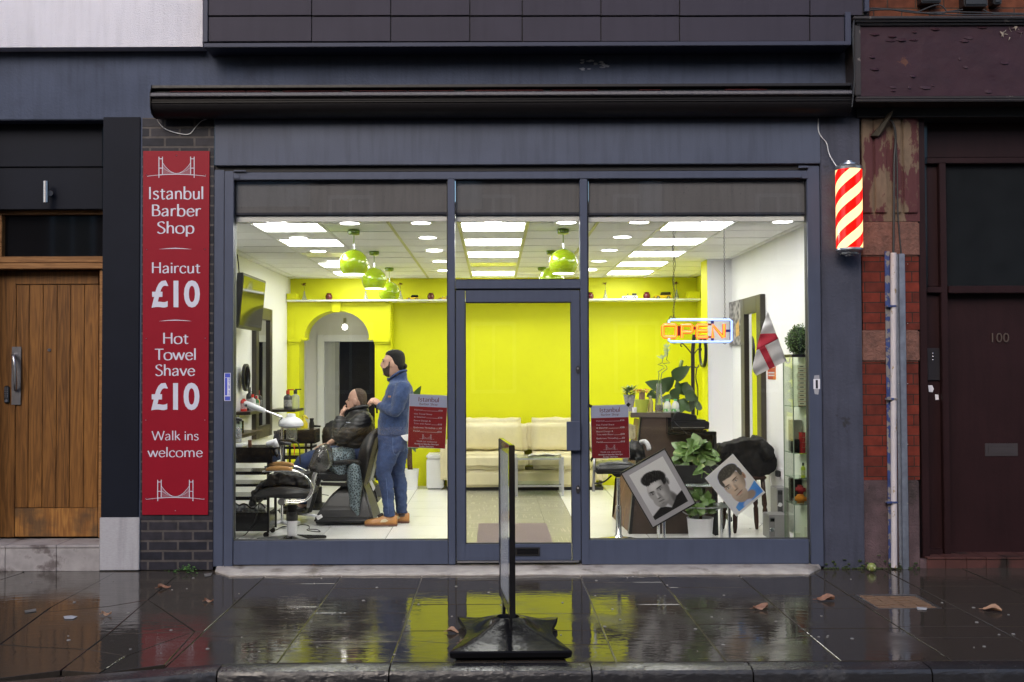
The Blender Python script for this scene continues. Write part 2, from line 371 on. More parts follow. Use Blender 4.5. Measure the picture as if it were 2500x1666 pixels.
def slab(poly, inset=.0052, tilt=.0012):
    poly = [Vector((p[0], p[1], 0)) for p in poly]; n = len(poly)
    area = sum(poly[i].x*poly[(i+1) % n].y-poly[(i+1) % n].x*poly[i].y for i in range(n))
    if area < 0: poly.reverse()
    c = sum(poly, Vector())/n; ins = []
    for i in range(n):
        a, b, d = poly[i-1], poly[i], poly[(i+1) % n]
        e1 = (b-a).normalized(); e2 = (d-b).normalized()
        n1 = Vector((-e1.y, e1.x, 0)); n2 = Vector((-e2.y, e2.x, 0)); k = n1+n2
        if k.length < .2: k = n1
        k = k/max(k.dot(n1), .7); ins.append(b+k*inset)
    tx, ty, hz = random.uniform(-tilt, tilt), random.uniform(-tilt, tilt), random.uniform(-.0002, .0002)
    zz = lambda q: (q.x-c.x)*tx*2+(q.y-c.y)*ty*2+hz
    low = [Vector((q.x, q.y, -.03)) for q in ins]; mid = [Vector((q.x, q.y, zz(q)-.0012)) for q in ins]
    top = [Vector((q.x+(c.x-q.x)*.008, q.y+(c.y-q.y)*.008, zz(q))) for q in ins]
    n = len(ins); slabs.add(low+mid+top, [(i, (i+1) % n, (i+1) % n+n, i+n) for i in range(n)]+[(i+n, (i+1) % n+n, (i+1) % n+2*n, i+2*n) for i in range(n)]+[list(range(2*n, 3*n))])
yy = lambda py: CAMY+F*CAMZ/(py-901)
colx = [-1.148, -.544, .05, .644, 1.222, 1.825, 2.414, 2.98, 3.6, 4.25, 4.9]
rows = {0: [1433, 1492, 1538, 1561], 1: [1415, 1440, 1472, 1536], 2: [1415, 1440, 1495, 1536, 1570], 3: [1420, 1474, 1534, 1561], 4: [1433, 1484, 1522, 1556], 5: [1411, 1454, 1485, 1533], 6: [1452, 1486, 1529, 1556], 7: [1432, 1475, 1530, 1570], 8: [1440, 1500], 9: [1452, 1520]}
for i in range(len(colx)-1):
    ys = [.0]+[yy(r) for r in rows[i]]+[-2.61]
    for a, b in zip(ys, ys[1:]):
        if i == 6 and abs(a-yy(1452)) < .01:                       # the inspection cover lies here
            slab([(2.414, a), (2.458, a), (2.458, b), (2.414, b)]); slab([(2.885, a), (2.98, a), (2.98, b), (2.885, b)]); continue
        X_0, X_1 = colx[i], colx[i+1]; kk = ys.index(a)
        if (i, kk) in ((0, 3), (3, 2), (3, 3), (4, 0), (1, 4)):       # broken slabs
            t0, t1 = {(0, 3): (.75, .2), (3, 2): (.9, .55), (3, 3): (.35, .7), (4, 0): (.5, .35), (1, 4): (.3, .6)}[(i, kk)]; q0, q1_ = a+(b-a)*t0, a+(b-a)*t1
            slab([(X_0, a), (X_1, a), (X_1, q1_), ((X_0+X_1)/2, (q0+q1_)/2+.02), (X_0, q0)], .003); slab([(X_0, q0), ((X_0+X_1)/2, (q0+q1_)/2+.02), (X_1, q1_), (X_1, b), (X_0, b)], .003)
        else: slab([(X_0, a), (X_1, a), (X_1, b), (X_0, b)])
g = lambda zx, zy: tuple(G(zx/2.8, 1106+zy/2.8)[:2])
x0 = -1.148
def edge(zx): x = g(zx, 1440)[0]; return (x, kerb_y(x))
ys = [0.0, yy(1421), yy(1477), yy(1507), yy(1547), -2.61]
for a, b in zip(ys, ys[1:]):                     # column -1.72 .. -1.148
    slab([(-1.72, a), (x0, a), (x0, b if b > -2.6 else kerb_y(x0)), (max(-1.72, -1.72), b if b > -2.6 else kerb_y(-1.72))])
JX, JY = -1.72, None
for pl in ([(-300, 770), (160, 770), (160, 820), (-300, 960)], [(160, 820), (470, 965), (0, 968), (-300, 970), (-300, 960)], [(160, 770), (690, 770), (690, 820), (470, 965), (160, 820)],
           [(470, 965), (-300, 968), (-300, 1500), (0, 1310)], [(690, 770), (1180, 770), (1200, 845), (1012, 1005), (740, 1050), (300, 1090), (470, 965), (690, 820)],
           [(300, 1090), (740, 1050), (1012, 1005), (740, 1240), (600, 1345), (240, 1330), (0, 1310)],
           [(1012, 1005), (1330, 1222), (740, 1240)], [(740, 1240), (1330, 1222), (1080, 1310), (860, 1390), (600, 1345)],
           [(1330, 1222), (1080, 1310), (860, 1390), (680, 1506), (1130, 1448)], [(600, 1345), (860, 1390), (680, 1506), (415, 1488)],
           [(0, 1310), (240, 1330), (600, 1345), (415, 1488), (0, 1542), (-300, 1570), (-300, 1500)]):
    slab([g(*q) for q in pl], tilt=.001)
YJ = g(1330, 1222)[1]
slab([g(1180, 770), (-1.72, 0), (-1.72, YJ), g(1330, 1222), g(1012, 1005), g(1200, 845)])
slab([g(1330, 1222), (-1.72, YJ), (-1.72, kerb_y(-1.72)), g(1130, 1448)])
for i in range(3): slab([(-3.6-i*.8, 0), (-2.9-i*.8, 0), (-2.9-i*.8, -2.9), (-3.6-i*.8, -2.9)])
slabs.build('pavement', pave_mat, kind='structure')
MB().box(-7, 7, -2.6, 7.5, -.2, -.0075).build('ground', joint_mat, kind='structure')
# kerb: stones with rounded arris
kx = [-4.2, -2.9, -1.43, -.545, .05+.45, 1.33, 2.25, 3.3, 4.6]
kp = MB()
for a, b in zip(kx, kx[1:]):
    a2, b2 = a+.004, b-.004
    prof = [(.0, -.2), (.0, -.002), (-.012, .001), (-.10, .0), (-.135, -.006), (-.15, -.028), (-.152, -.2)]
    kp.loft([[Vector((a2, kerb_y(a)+u-.003, z)) for u, z in prof], [Vector((b2, kerb_y(b)+u-.003, z)) for u, z in prof]])
kp.build('kerb', kerb_mat, kind='structure', smooth=True)
MB().add([(-40, -60, -.16), (40, -60, -.16), (40, -2.6, -.16), (-40, -2.6, -.16)], [(0, 1, 2, 3)]).build('road', road_mat, kind='structure')
# inspection cover paved with brick slips
tile_brown = M('brown paver slips', (.15, .09, .055), .6, spec=.25, var=.6, vs=25, stretch=(1, 6, 1))
cov = T('inspection_cover', 'sunken paved inspection cover filled with brown brick slips', 'drain cover', G(2190, 1467))
cx0, cx1, cy1, cy0 = 2.458, 2.885, yy(1452), yy(1486)
fr = MB()
for a in ((cx0+.005, cx1-.005, cy0, cy0+.012), (cx0+.005, cx1-.005, cy1-.012, cy1), (cx0+.005, cx0+.017, cy0+.012, cy1-.012), (cx1-.017, cx1-.005, cy0+.012, cy1-.012)): fr.box(a[0], a[1], a[2], a[3], -.03, .001)
fr.build('frame', steel, cov)
ps = MB()
for i in range(4):
    wx = (cx1-cx0-.05)/4; q = cy0+.016
    while q < cy1-.035:
        h = random.uniform(.022, .04); ps.box(cx0+.022+i*wx+.003, cx0+.022+(i+1)*wx-.004, q, q+h-.007, -.029, -.002+random.uniform(-.003, .002)); q += h
ps.build('paver', tile_brown, cov)
# ================================================================ BUILDING
bld = T('shop_building', 'dark grey clad building holding the lit barber shop and a timber street door', 'building', (0, .2, 0))
MB().pb(-500, 496, -700, 116, -.12, .3).build('render_wall', render_mat, bld, label='pale grey roughcast wall above the street door')
# cladding panels
cl = MB(); Yc = -.22
vx = [508, 761, 954, 1147, 1275, 1467, 1659, 1977, 2062]; vx2 = [508, 761, 954, 1147, 1275, 1467, 1659, 1977, 2106]
dk = MB().pb(502, 2062, 44, 106, Yc+.025, .2)
dk.pb(502, 2106, -700, 40, Yc+.026, .2)
dk.build('backing_board', frame_dark, bld)
for i in range(len(vx)-1):
    cl.pb(vx[i]+1.2, vx[i+1]-1.2, 41.5, 101, Yc, Yc+.02)
    cl.pb(vx2[i]+1.2, vx2[i+1]-1.2, -75, 37.5, Yc, Yc+.02); cl.pb(vx2[i]+1.2, vx2[i+1]-1.2, -700, -79, Yc, Yc+.02)
clad = cl.build('cladding', clad_mat, bld, bevel=.002)
tr = MB().pb(497, 508, -700, 102.5, Yc-.015, .2); tr.pb(497, 2078, 103, 113, Yc-.016, .15); tr.pb(2064, 2078, 29, 102.5, Yc-.015, .2); tr.pb(2107, 2118, -700, 28, Yc-.015, .2)
tr.build('trim', trim_blue, clad, bevel=.003)
MB().pb(-500, 2087, 108, 291, 0, .3).build('beam', paint_beam, bld, bevel=.006)
sc_m = M('bare plaster', (.3, .31, .36), .9, var=.35, vs=40, bump=.4)
ms = MB(); rs = random.Random(4)
for k in range(16):
    a, b = 1445+rs.uniform(-42, 42), 158+rs.uniform(-14, 12)
    ms.pp([(a+rs.uniform(2, 9)*math.cos(t*1.05), b+rs.uniform(1, 4)*math.sin(t*1.05)) for t in range(6)], -.0015-.0003*k, .003)
ms.build('plaster_scar', sc_m, bld, label='pale scuffed patch on the beam above the awning')
# brick pillar between street door and shop
brick_blue = BRICK('blue engineering brick', (.014, .015, .023), (.03, .028, .036), (.075, .066, .064), .231, .0765, ms=.009, rough=.5, bump=.8)
MB().pb(345, 521, 288, 1392, -.012, .3).build('brick_pillar', brick_blue, bld)
MB().pb(339, 345.5, 288, 1392, -.008, .28).build('render_edge', paint_beam, bld)
MB().pb(249, 340, 286, 1264, -.02, .34).build('pier', navy, bld, bevel=.004)
stone_l = M('pale stone plinth', (.36, .355, .38), .7, var=.12, vs=40, bump=.15, bs=50, stretch=(1, 1, 3), streak=.25)
MB().pb(243, 340, 1264, 1393, -.028, .34).build('plinth', stone_l, bld, bevel=.004)
b_ = MB().pb(-500, 250, 292, 408, .14, .34); b_.pb(-500, 250, 410, 512, .155, .34); b_.build('door_header', navy, bld, bevel=.003)
oak = WOOD('oiled oak', (.25, .112, .03), (.085, .036, .011), rough=.42); oak2 = WOOD('weathered oak', (.4, .19, .05), (.16, .065, .018), rough=.5, stain=(.06, .04, .025))
oakf = WOOD('oak frame', (.3, .15, .055), (.15, .065, .02), rough=.5, scale=(1.2, 14, 14))
tf = MB().pb(-300, 252, 627, 642, .2, .5); tf.pb(-300, 252, 643, 657, .18, .5); tf.pb(-300, 252, 513, 524, .22, .5); tf.pb(-10, 4, 524, 627, .22, .5); tf.pb(241, 250, 657, 1313, .21, .5)
tf.build('door_frame', oakf, bld, bevel=.004)
dark_glass = M('dark glazing', (.006, .006, .007), .04, var=.3, spec=.6)
MB().pb(-300, 252, 522, 630, .28, .3).build('transom_window', dark_glass, bld)
MB().box(P(-1500, 900, 0).x, P(-75, 900, 0).x, -.02, .6, 0, P(0, 295, 0).z).build('pier', navy, bld, bevel=.004)
MB().box(P(-1500, 900, 0).x, P(-500, 900, 0).x, -.1, .6, P(0, 293, 0).z, P(0, -700, 0).z).build('render_wall', render_mat, bld)
MB().box(P(-90, 900, .5).x, P(300, 900, .5).x, .52, .6, 0, P(0, 280, .5).z).build('backing_wall', frame_dark, bld)
YD = .3
dr = MB().pb(-60, 37, 660, 1312, YD, YD+.04); dr.pb(37.5, 240, 663, 694, YD, YD+.04)
door = dr.build('street_door', oak, bld, bevel=.003)
pl = MB(); pxs = [38, 70, 104, 138, 171, 205, 240]
for a, b in zip(pxs, pxs[1:]): pl.pb(a+.5, b-.5, 695.5, 1240, YD+.008, YD+.04)
pl.build('plank', oak, door, bevel=.0035)
MB().pb(36, 239, 1241, 1311, YD+.001, YD+.04).build('kick_board', oak2, door, bevel=.004, label='scuffed stained kick board')
MB().pb(28, 51, 847, 989, YD-.006, YD).build('handle_plate', M('aged steel', (.2, .2, .22), .4, .9, var=.25), door, bevel=.002)
hb = [P(31, 868, YD-.01), P(32, 868, YD-.05), P(35, 885, YD-.075), P(37.5, 930, YD-.07), P(38, 950, YD-.03), P(38, 952, YD-.006)]
MB().tube(smoothpts(hb, 5), [.013]*26, 10).build('handle', steel, door, smooth=True)
kb = MB().pb(8, 22, 942, 986, YD-.02, YD); kpd = kb.build('keypad', M('gunmetal', (.09, .09, .1), .35, .8), door, bevel=.012, seg=3)
kn = MB()
for i in range(6):
    for j in (0, 1): kn.cyl(P(12+j*6, 948+i*4.3, YD-.027), P(12+j*6, 948+i*4.3, YD-.02), .0045, n=8)
kn.cyl(P(15, 979, YD-.035), P(15, 979, YD-.02), .011, n=12); kn.build('button', steel, kpd, smooth=True)
MB().cyl(P(120, 855, YD-.004), P(120, 855, YD), .012).build('spyhole', steel, door, smooth=True)
stp = MB()
for a, b in ((-300, 13), (13, 138), (138, 244)):
    x1, x2 = P(a+.4, 1330, -.02).x, P(b-.4, 1330, -.02).x
    stp.box(x1, x2, -.02, .31, .0, P(100, 1331.5, -.02).z-.022); stp.box(x1, x2, -.026, .31, P(100, 1331.5, -.02).z-.02, P(100, 1331.5, -.02).z)
stp.build('doorstep', M('tiled step', (.3, .28, .28), .45, var=.3, vs=12, bump=.1, col2=(.12, .1, .1), c2s=6, c2a=.55), bld, bevel=.003)
# right pier of the shop
pier_mat = M('pier paint', (.055, .059, .085), .55, spec=.25, var=.22, vs=4, bump=.4, bs=45, streak=.25, col2=(.03, .03, .034), c2s=5, c2a=.66, c2w=.05)
MB().pb(2008, 2105, 262, 1392, -.03, .35).build('side_pier', pier_mat, bld, bevel=.006)
moss_m = M('moss', (.03, .045, .012), .95, var=.5, vs=50, bump=.8, bs=120)
ms = MB(); rs = random.Random(8)
for k in range(70):
    x = rs.uniform(2012, 2250); h = max(0, rs.gauss(0, 10)); a = P(x, 1388-h, -.04)
    ms.ball(a, rs.uniform(.008, .02), .006, rs.uniform(.004, .012), 7, 5)
for k in range(25):
    a = P(rs.uniform(400, 1990), 1392, -.01); a.z = .004; ms.ball(a, rs.uniform(.008, .02), .008, .005, 7, 5)
ms.build('moss', moss_m, kind='stuff', smooth=True)
# sill
sill_m = M('concrete threshold', (.33, .3, .275), .6, var=.28, vs=9, bump=.3, col2=(.12, .1, .08), c2s=3.5, c2a=.54, c2w=.12)
rs = random.Random(31); sx0, sx1 = P(530, 1380, 0).x, P(2000, 1380, 0).x; rg = []
for i in range(61):
    t = i/60; e = min(t, 1-t); yb = -.25+.012*rs.uniform(-1, 1)+(.2*max(0, 1-e/.03)); x = sx0+(sx1-sx0)*t; rg.append([Vector((x, .06, -.02)), Vector((x, yb, -.02)), Vector((x, yb, .006+.004*rs.random())), Vector((x, yb+.03, .018+.003*rs.random())), Vector((x, .0, .034)), Vector((x, .06, .037))])
MB().loft(rg).build('threshold', sill_m, bld)
# ================================================================ SHOPFRONT
sf = T('shopfront', 'slate grey framed glazed shopfront with a central door', 'shopfront', (P(1265, 1380, 0).x, 0, 0))
fp = MB().pb(524, 2003, 289, 402, -.035, .02).build('fascia_panel', paint_grey, sf, bevel=.004, label='blank grey fascia panel under the awning')
MB().pb(524, 2003, 402, 418, .01, .1).build('shadow_gap', frame_dark, sf)
f = MB()
f.pb(521, 546, 415, 1384, -.005, .09); f.pb(547, 569, 418, 1384, -.012, .09)
f.pb(569.5, 1975, 419, 437, -.008, .085)
f.pb(569.5, 1094, 1321, 1379, -.008, .085); f.pb(1437, 1975, 1318, 1378, -.008, .085)
f.pb(1094, 1111, 437.5, 1379, -.014, .088); f.pb(1418, 1436, 437.5, 1379, -.014, .088)
f.pb(1111.5, 1417.5, 684, 705, -.010, .086); f.pb(1975.5, 2006, 405, 1384, -.012, .09)
frame = f.build('frame', frame_grey, sf, bevel=.0035)
sl_ = MB()
for a in ((569.5, 1093.5, 437.5, 440), (569.5, 572, 440, 1321), (1091.5, 1093.5, 440, 1321), (569.5, 1093.5, 1318.5, 1320.5), (1436.5, 1438.5, 440, 1318), (1971.5, 1975, 440, 1318), (1436.5, 1975, 437.5, 440), (1436.5, 1975, 1315.5, 1317.5), (1111.5, 1417, 437.5, 439.5), (1111.5, 1417, 681.5, 683.5)):
    sl_.pb(*a, .02, .07)
sl_.build('seal', frame_dark, frame)
for a in ((570, 600, 416, 419, -.03, -.013), (570, 584, 427, 436, -.016, -.009), (1958, 1973, 424, 436, -.016, -.009), (1950, 1974, 405, 410, -.03, -.013)): MB().pb(*a).build('bracket', frame_grey, frame, bevel=.001)
win_glass = GLASS('shop window', (.97, .985, .975), dirt=.25)
for nm, a in (('window_pane', (569, 1094, 438, 1321)), ('window_pane', (1437, 1975, 438, 1318)), ('window_pane', (1111, 1418, 438, 684))):
    p0 = P(a[0], a[3], .04); p1 = P(a[1], a[2], .04)
    MB().add([(p0.x, .04, p0.z), (p1.x, .04, p0.z), (p1.x, .04, p1.z), (p0.x, .04, p1.z)], [(0, 1, 2, 3)]).build(nm, win_glass, sf)
board_m = M('misted blind board', (.16, .155, .17), .6, var=.12, vs=3, bump=.1, col2=(.05, .05, .055), c2s=90, c2a=.62, c2w=.05, streak=.2)
for a, b in ((570, 1093), (1112, 1417), (1437, 1974)):
    MB().pb(a, b, 440, 519, .055, .07).build('blind_board', board_m, sf); MB().pb(a, b, 519, 524.5, .05, .075).build('blind_rail', M('blind rail', (.07, .072, .095), .9, spec=.05), sf)
# door leaf
d = MB(); d.pb(1113.5, 1136, 709, 1369, .0, .06); d.pb(1396, 1417, 709, 1369, .0, .06); d.pb(1136.2, 1395.8, 709, 738, .002, .06); d.pb(1136.2, 1395.8, 1329, 1368.5, .002, .06)
sd = d.build('shop_door', frame_grey, sf, bevel=.003)
p0 = P(1134, 1330, .035); p1 = P(1397, 737, .035)
MB().add([(p0.x, .035, p0.z), (p1.x, .035, p0.z), (p1.x, .035, p1.z), (p0.x, .035, p1.z)], [(0, 1, 2, 3)]).build('door_pane', win_glass, sd)
e = MB()
for a in ((1136, 1138, 739, 1328), (1394, 1396, 739, 1328), (1138, 1394, 738, 740), (1138, 1394, 1326, 1328.5)): e.pb(*a, .02, .05)
e.pb(1111, 1113, 706, 1370, .02, .08); e.pb(1111, 1418, 705.5, 708.5, .02, .08); e.pb(1417.3, 1418.5, 706, 1370, .02, .08)
e.build('door_seal', frame_dark, sd)
MB().pb(1384, 1417, 1030, 1101, -.055, -.012).build('pull_handle', frame_grey, sd, bevel=.004)
MB().pb(1384, 1392, 1030, 1101, -.012, .0).build('handle_fixing', frame_grey, sd)
for yv in (903, 1195):
    MB().lathe([(.0, -.008), (.017, -.008), (.017, .0), (.0, .0)], P(1411, yv, 0), 16, 'y', 1, 1.9).build('lock', frame_dark, sd, smooth=True)
    MB().cyl(P(1411, yv-3, -.014), P(1411, yv-3, -.008), .008).build('lock_barrel', steel, sd, smooth=True)
lp = MB().pb(1258, 1318, 1337, 1358, -.006, .002); letter = lp.build('letter_slot', black_soft, sd, bevel=.002)
MB().pb(1262, 1314, 1341, 1354, -.009, -.006).build('flap', black_gloss, letter, bevel=.002)
MB().pb(1116, 1414, 1370, 1374, -.03, .05).build('door_sill', steel, sd)
# ================================================================ AWNING
aw = T('awning', 'rolled up dark brown awning cassette spanning above the shopfront', 'awning', P(1224, 282, -.1))
X0, X1 = P(371, 240, -.2).x, P(2077, 240, -.2).x
zf = lambda py, Y=-.22: P(1224, py, Y).z
def yz(prof, mat, nm, par=aw, sm=False, x0=X0, x1=X1):
    return MB().prism([(x0, y, z) for y, z in prof], (x1-x0, 0, 0)).build(nm, mat, par, smooth=sm, bevel=.002 if not sm else 0)
yz([(0, zf(203)), (-.2, zf(204)), (-.205, zf(211)), (-.19, zf(213)), (0, zf(213))], awn_mat, 'hood')
yz([(-.02, zf(213)), (-.16, zf(213)), (-.16, zf(222)), (-.02, zf(222))], black_soft, 'roller_recess')
rf = MB(); rr = random.Random(2); q = X0+.13
while q < X1-.6:
    l_ = rr.uniform(.15, .6); h = rr.uniform(.5, 1); rf.box(q, q+l_, -.185, -.162, zf(221.5, -.185), zf(221.5-1.3*h, -.185)); q += l_+rr.uniform(.0, .12) if q < -.2 else l_+rr.uniform(.3, .9)
rf.build('rolled_cloth', M('dark red cloth', (.07, .005, .006), .8), aw)
yz([(-.1, zf(222.3)), (-.215, zf(223)), (-.235, zf(226)), (-.238, zf(233)), (-.225, zf(236)), (-.1, zf(236))], awn_light, 'front_rail')
yz([(-.02, zf(236.3)), (-.215, zf(236.3)), (-.22, zf(239)), (-.212, zf(239.5)), (-.212, zf(241)), (-.22, zf(241.5)), (-.22, zf(243.5)), (-.212, zf(244)), (-.212, zf(245.5)), (-.222, zf(246)), (-.222, zf(249)), (-.02, zf(249))], awn_mat, 'ribbed_rail')
pr = [(-.02, zf(249.3))]+[(-.09-.13*math.cos(t), zf(251)-.088*math.sin(t)) for t in [i*math.pi/2/9 for i in range(10)]]+[(-.02, zf(283, -.02))]
yz(pr, awn_mat, 'gutter_tube', sm=True)
for xx in (X0-.006, X1+.001):
    MB().prism([(xx, y, z) for y, z in [(0, zf(202)), (-.2, zf(203)), (-.235, zf(224)), (-.235, zf(258)), (-.2, zf(273)), (-.12, zf(279)), (0, zf(280, 0))]], (.005, 0, 0)).build('end_cap', awn_mat, aw)
wl = T('white_cable', 'slack white cable looping under the left awning end', 'cable', P(440, 320, -.05))
MB().tube(smoothpts([P(381, 276, -.1), P(386, 297, -.06), P(405, 316, -.03), P(440, 327, -.02), P(463, 327, -.02), P(478, 310, -.02), P(492, 296, -.02), P(506, 291, -.01)], 6), .0035, 6).build('flex', wire_white, wl, smooth=True)
MB().tube(smoothpts([P(1998, 290, -.04), P(1998, 318, -.04), P(2006, 335, -.04), P(2018, 350, -.04), P(2026, 380, -.05), P(2046, 412, -.1)], 6), .0035, 6).build('white_cable', wire_white, label='white cable running from the fascia down to the barber pole', cat='cable', smooth=True)
# ================================================================ LETTERING
_fc = {}
def text_geo(s, bold=0):
    k = (s, bold)
    if k in _fc: return _fc[k]
    c = bpy.data.curves.new('t', 'FONT'); c.body = s; c.size = 1; c.offset = bold; c.resolution_u = 4
    o = bpy.data.objects.new('t', c); COL.objects.link(o)
    dg = bpy.context.evaluated_depsgraph_get(); dg.update(); me = o.evaluated_get(dg).to_mesh()
    vs = [v.co.copy() for v in me.vertices]; fs = [list(p.vertices) for p in me.polygons]
    o.evaluated_get(dg).to_mesh_clear(); bpy.data.objects.remove(o); bpy.data.curves.remove(c)
    _fc[k] = (vs, fs); return _fc[k]
def text_in(mb, s, box, Y, bold=0, rot=None, thick=.001):   # write S into a photo rectangle (x0,x1,cap top,baseline) on the plane y=Y
    vs, fs = text_geo(s, bold)
    if not vs: return
    a = min(v.x for v in vs); b = max(v.x for v in vs); cap = .73
    x0, x1, y0, y1 = box
    out = []
    for v in vs:
        px = x0+(v.x-a)/(b-a)*(x1-x0); py = y1-v.y/cap*(y1-y0)
        if rot: px, py = rot(px, py)
        out.append(P(px, py, Y))
    mb.add(out, fs)
GL = {
 'I': (.26, ['l', (.13, 0), (.13, .7)]), 'l': (.19, ['l', (.09, 0), (.09, .73)]),
 's': (.38, ['c', (.31, .39), (.25, .45), (.17, .455), (.085, .4), (.09, .32), (.18, .255), (.275, .2), (.315, .12), (.27, .03), (.16, -.005), (.05, .05)]),
 't': (.33, ['c', (.15, .58), (.15, .3), (.15, .1), (.2, .005), (.3, .03)], ['l', (.03, .445), (.3, .445)]),
 'a': (.46, ['c', (.08, .36), (.14, .44), (.24, .46), (.32, .41), (.345, .3), (.345, .15), (.345, 0)], ['c', (.34, .27), (.2, .24), (.09, .17), (.075, .08), (.14, .0), (.24, .03), (.34, .12)]),
 'n': (.46, ['l', (.09, 0), (.09, .46)], ['c', (.09, .28), (.14, .41), (.24, .46), (.34, .41), (.37, .28), (.37, .14), (.37, 0)]),
 'b': (.5, ['l', (.09, .73), (.09, .0)], ['c', (.09, .28), (.15, .42), (.27, .46), (.39, .39), (.43, .23), (.39, .06), (.27, -.005), (.15, .03), (.09, .1)]),
 'u': (.46, ['c', (.09, .46), (.09, .2), (.11, .05), (.2, -.005), (.3, .04), (.37, .18)], ['l', (.37, .46), (.37, 0)]),
 'B': (.5, ['l', (.09, 0), (.09, .7)], ['c', (.09, .675), (.27, .675), (.37, .6), (.36, .45), (.25, .385), (.09, .38)], ['c', (.09, .38), (.3, .37), (.43, .28), (.42, .1), (.3, .025), (.09, .025)]),
 'r': (.33, ['l', (.09, 0), (.09, .46)], ['c', (.09, .26), (.14, .4), (.23, .455), (.31, .43)]),
 'e': (.45, ['c', (.07, .25), (.2, .255), (.39, .26), (.37, .38), (.26, .46), (.13, .41), (.065, .26), (.1, .09), (.2, 0), (.32, .02), (.4, .1)]),
 'S': (.45, ['c', (.38, .6), (.3, .69), (.2, .695), (.09, .63), (.08, .51), (.17, .42), (.29, .34), (.38, .25), (.38, .1), (.27, .005), (.15, 0), (.04, .08)]),
 'h': (.46, ['l', (.09, 0), (.09, .73)], ['c', (.09, .28), (.14, .41), (.24, .46), (.34, .41), (.37, .28), (.37, .14), (.37, 0)]),
 'o': (.5, ['o', (.25, .46), (.1, .4), (.055, .23), (.1, .06), (.25, -.005), (.4, .06), (.445, .23), (.4, .4)]),
 'p': (.5, ['l', (.09, -.2), (.09, .46)], ['c', (.09, .28), (.15, .42), (.27, .46), (.39, .39), (.43, .23), (.39, .06), (.27, -.005), (.15, .03), (.09, .1)]),
 'H': (.6, ['l', (.09, 0), (.09, .7)], ['l', (.5, 0), (.5, .7)], ['l', (.09, .38), (.5, .38)]),
 'i': (.18, ['l', (.09, 0), (.09, .46)], ['l', (.09, .58), (.09, .67)]),
 'c': (.42, ['c', (.38, .36), (.31, .44), (.21, .46), (.1, .38), (.06, .22), (.1, .07), (.21, -.005), (.31, .02), (.38, .09)]),
 'T': (.46, ['l', (.24, 0), (.24, .68)], ['l', (.01, .675), (.47, .675)]),
 'w': (.64, ['l', (.02, .46), (.18, 0)], ['l', (.18, 0), (.32, .46)], ['l', (.32, .46), (.47, 0)], ['l', (.47, 0), (.61, .46)]),
 'v': (.4, ['l', (.02, .46), (.2, 0)], ['l', (.2, 0), (.37, .46)]),
 'W': (.86, ['l', (.02, .7), (.22, 0)], ['l', (.22, 0), (.43, .68)], ['l', (.43, .68), (.64, 0)], ['l', (.64, 0), (.83, .7)]),
 'k': (.42, ['l', (.09, 0), (.09, .73)], ['l', (.35, .46), (.1, .22)], ['l', (.16, .29), (.39, 0)]),
 'm': (.74, ['l', (.09, 0), (.09, .46)], ['c', (.09, .28), (.14, .41), (.24, .46), (.33, .41), (.36, .28), (.36, .14), (.36, 0)], ['c', (.36, .28), (.41, .41), (.51, .46), (.61, .41), (.64, .28), (.64, .14), (.64, 0)]),
 ' ': (.24,)}
def flare(mb, s, box, Y, thick=.088, thin=.045, rot=None):    # flared roman lettering in the same kind of rectangle
    pen = 0; quads = []; xs = []
    for ch in s:
        adv, *strokes = GL[ch]
        for st in strokes:
            kind, pts = st[0], [Vector((a, b, 0)) for a, b in st[1:]]
            if kind != 'l': pts = smoothpts(pts, 6, kind == 'o')
            if kind == 'o': pts.append(pts[0])
            L_, R_ = [], []
            for i, p in enumerate(pts):
                t = pts[min(i+1, len(pts)-1)]-pts[max(i-1, 0)]
                an = math.atan2(t.y, t.x); wd = thin+(thick-thin)*abs(math.sin(an-R(12)))
                if kind == 'l': wd *= 1.06 if i in (0, len(pts)-1) else 1
                nrm = Vector((-math.sin(an), math.cos(an), 0))*wd/2
                L_.append(p+nrm+Vector((pen, 0, 0))); R_.append(p-nrm+Vector((pen, 0, 0)))
            quads.append((L_, R_)); xs += [q.x for q in L_+R_]
        pen += adv
    a, b = min(xs), max(xs); x0, x1, y0, y1 = box; k = 0
    def tp(q, k):
        px = x0+(q.x-a)/(b-a)*(x1-x0); py = y1-q.y/.7*(y1-y0)
        if rot: px, py = rot(px, py)
        return P(px, py, Y-.00012*(k % 7))
    for L_, R_ in quads:
        k += 1; n = len(L_)
        mb.add([tp(q, k) for q in L_]+[tp(q, k) for q in R_], [(i, i+1, n+i+1, n+i) for i in range(n-1)])
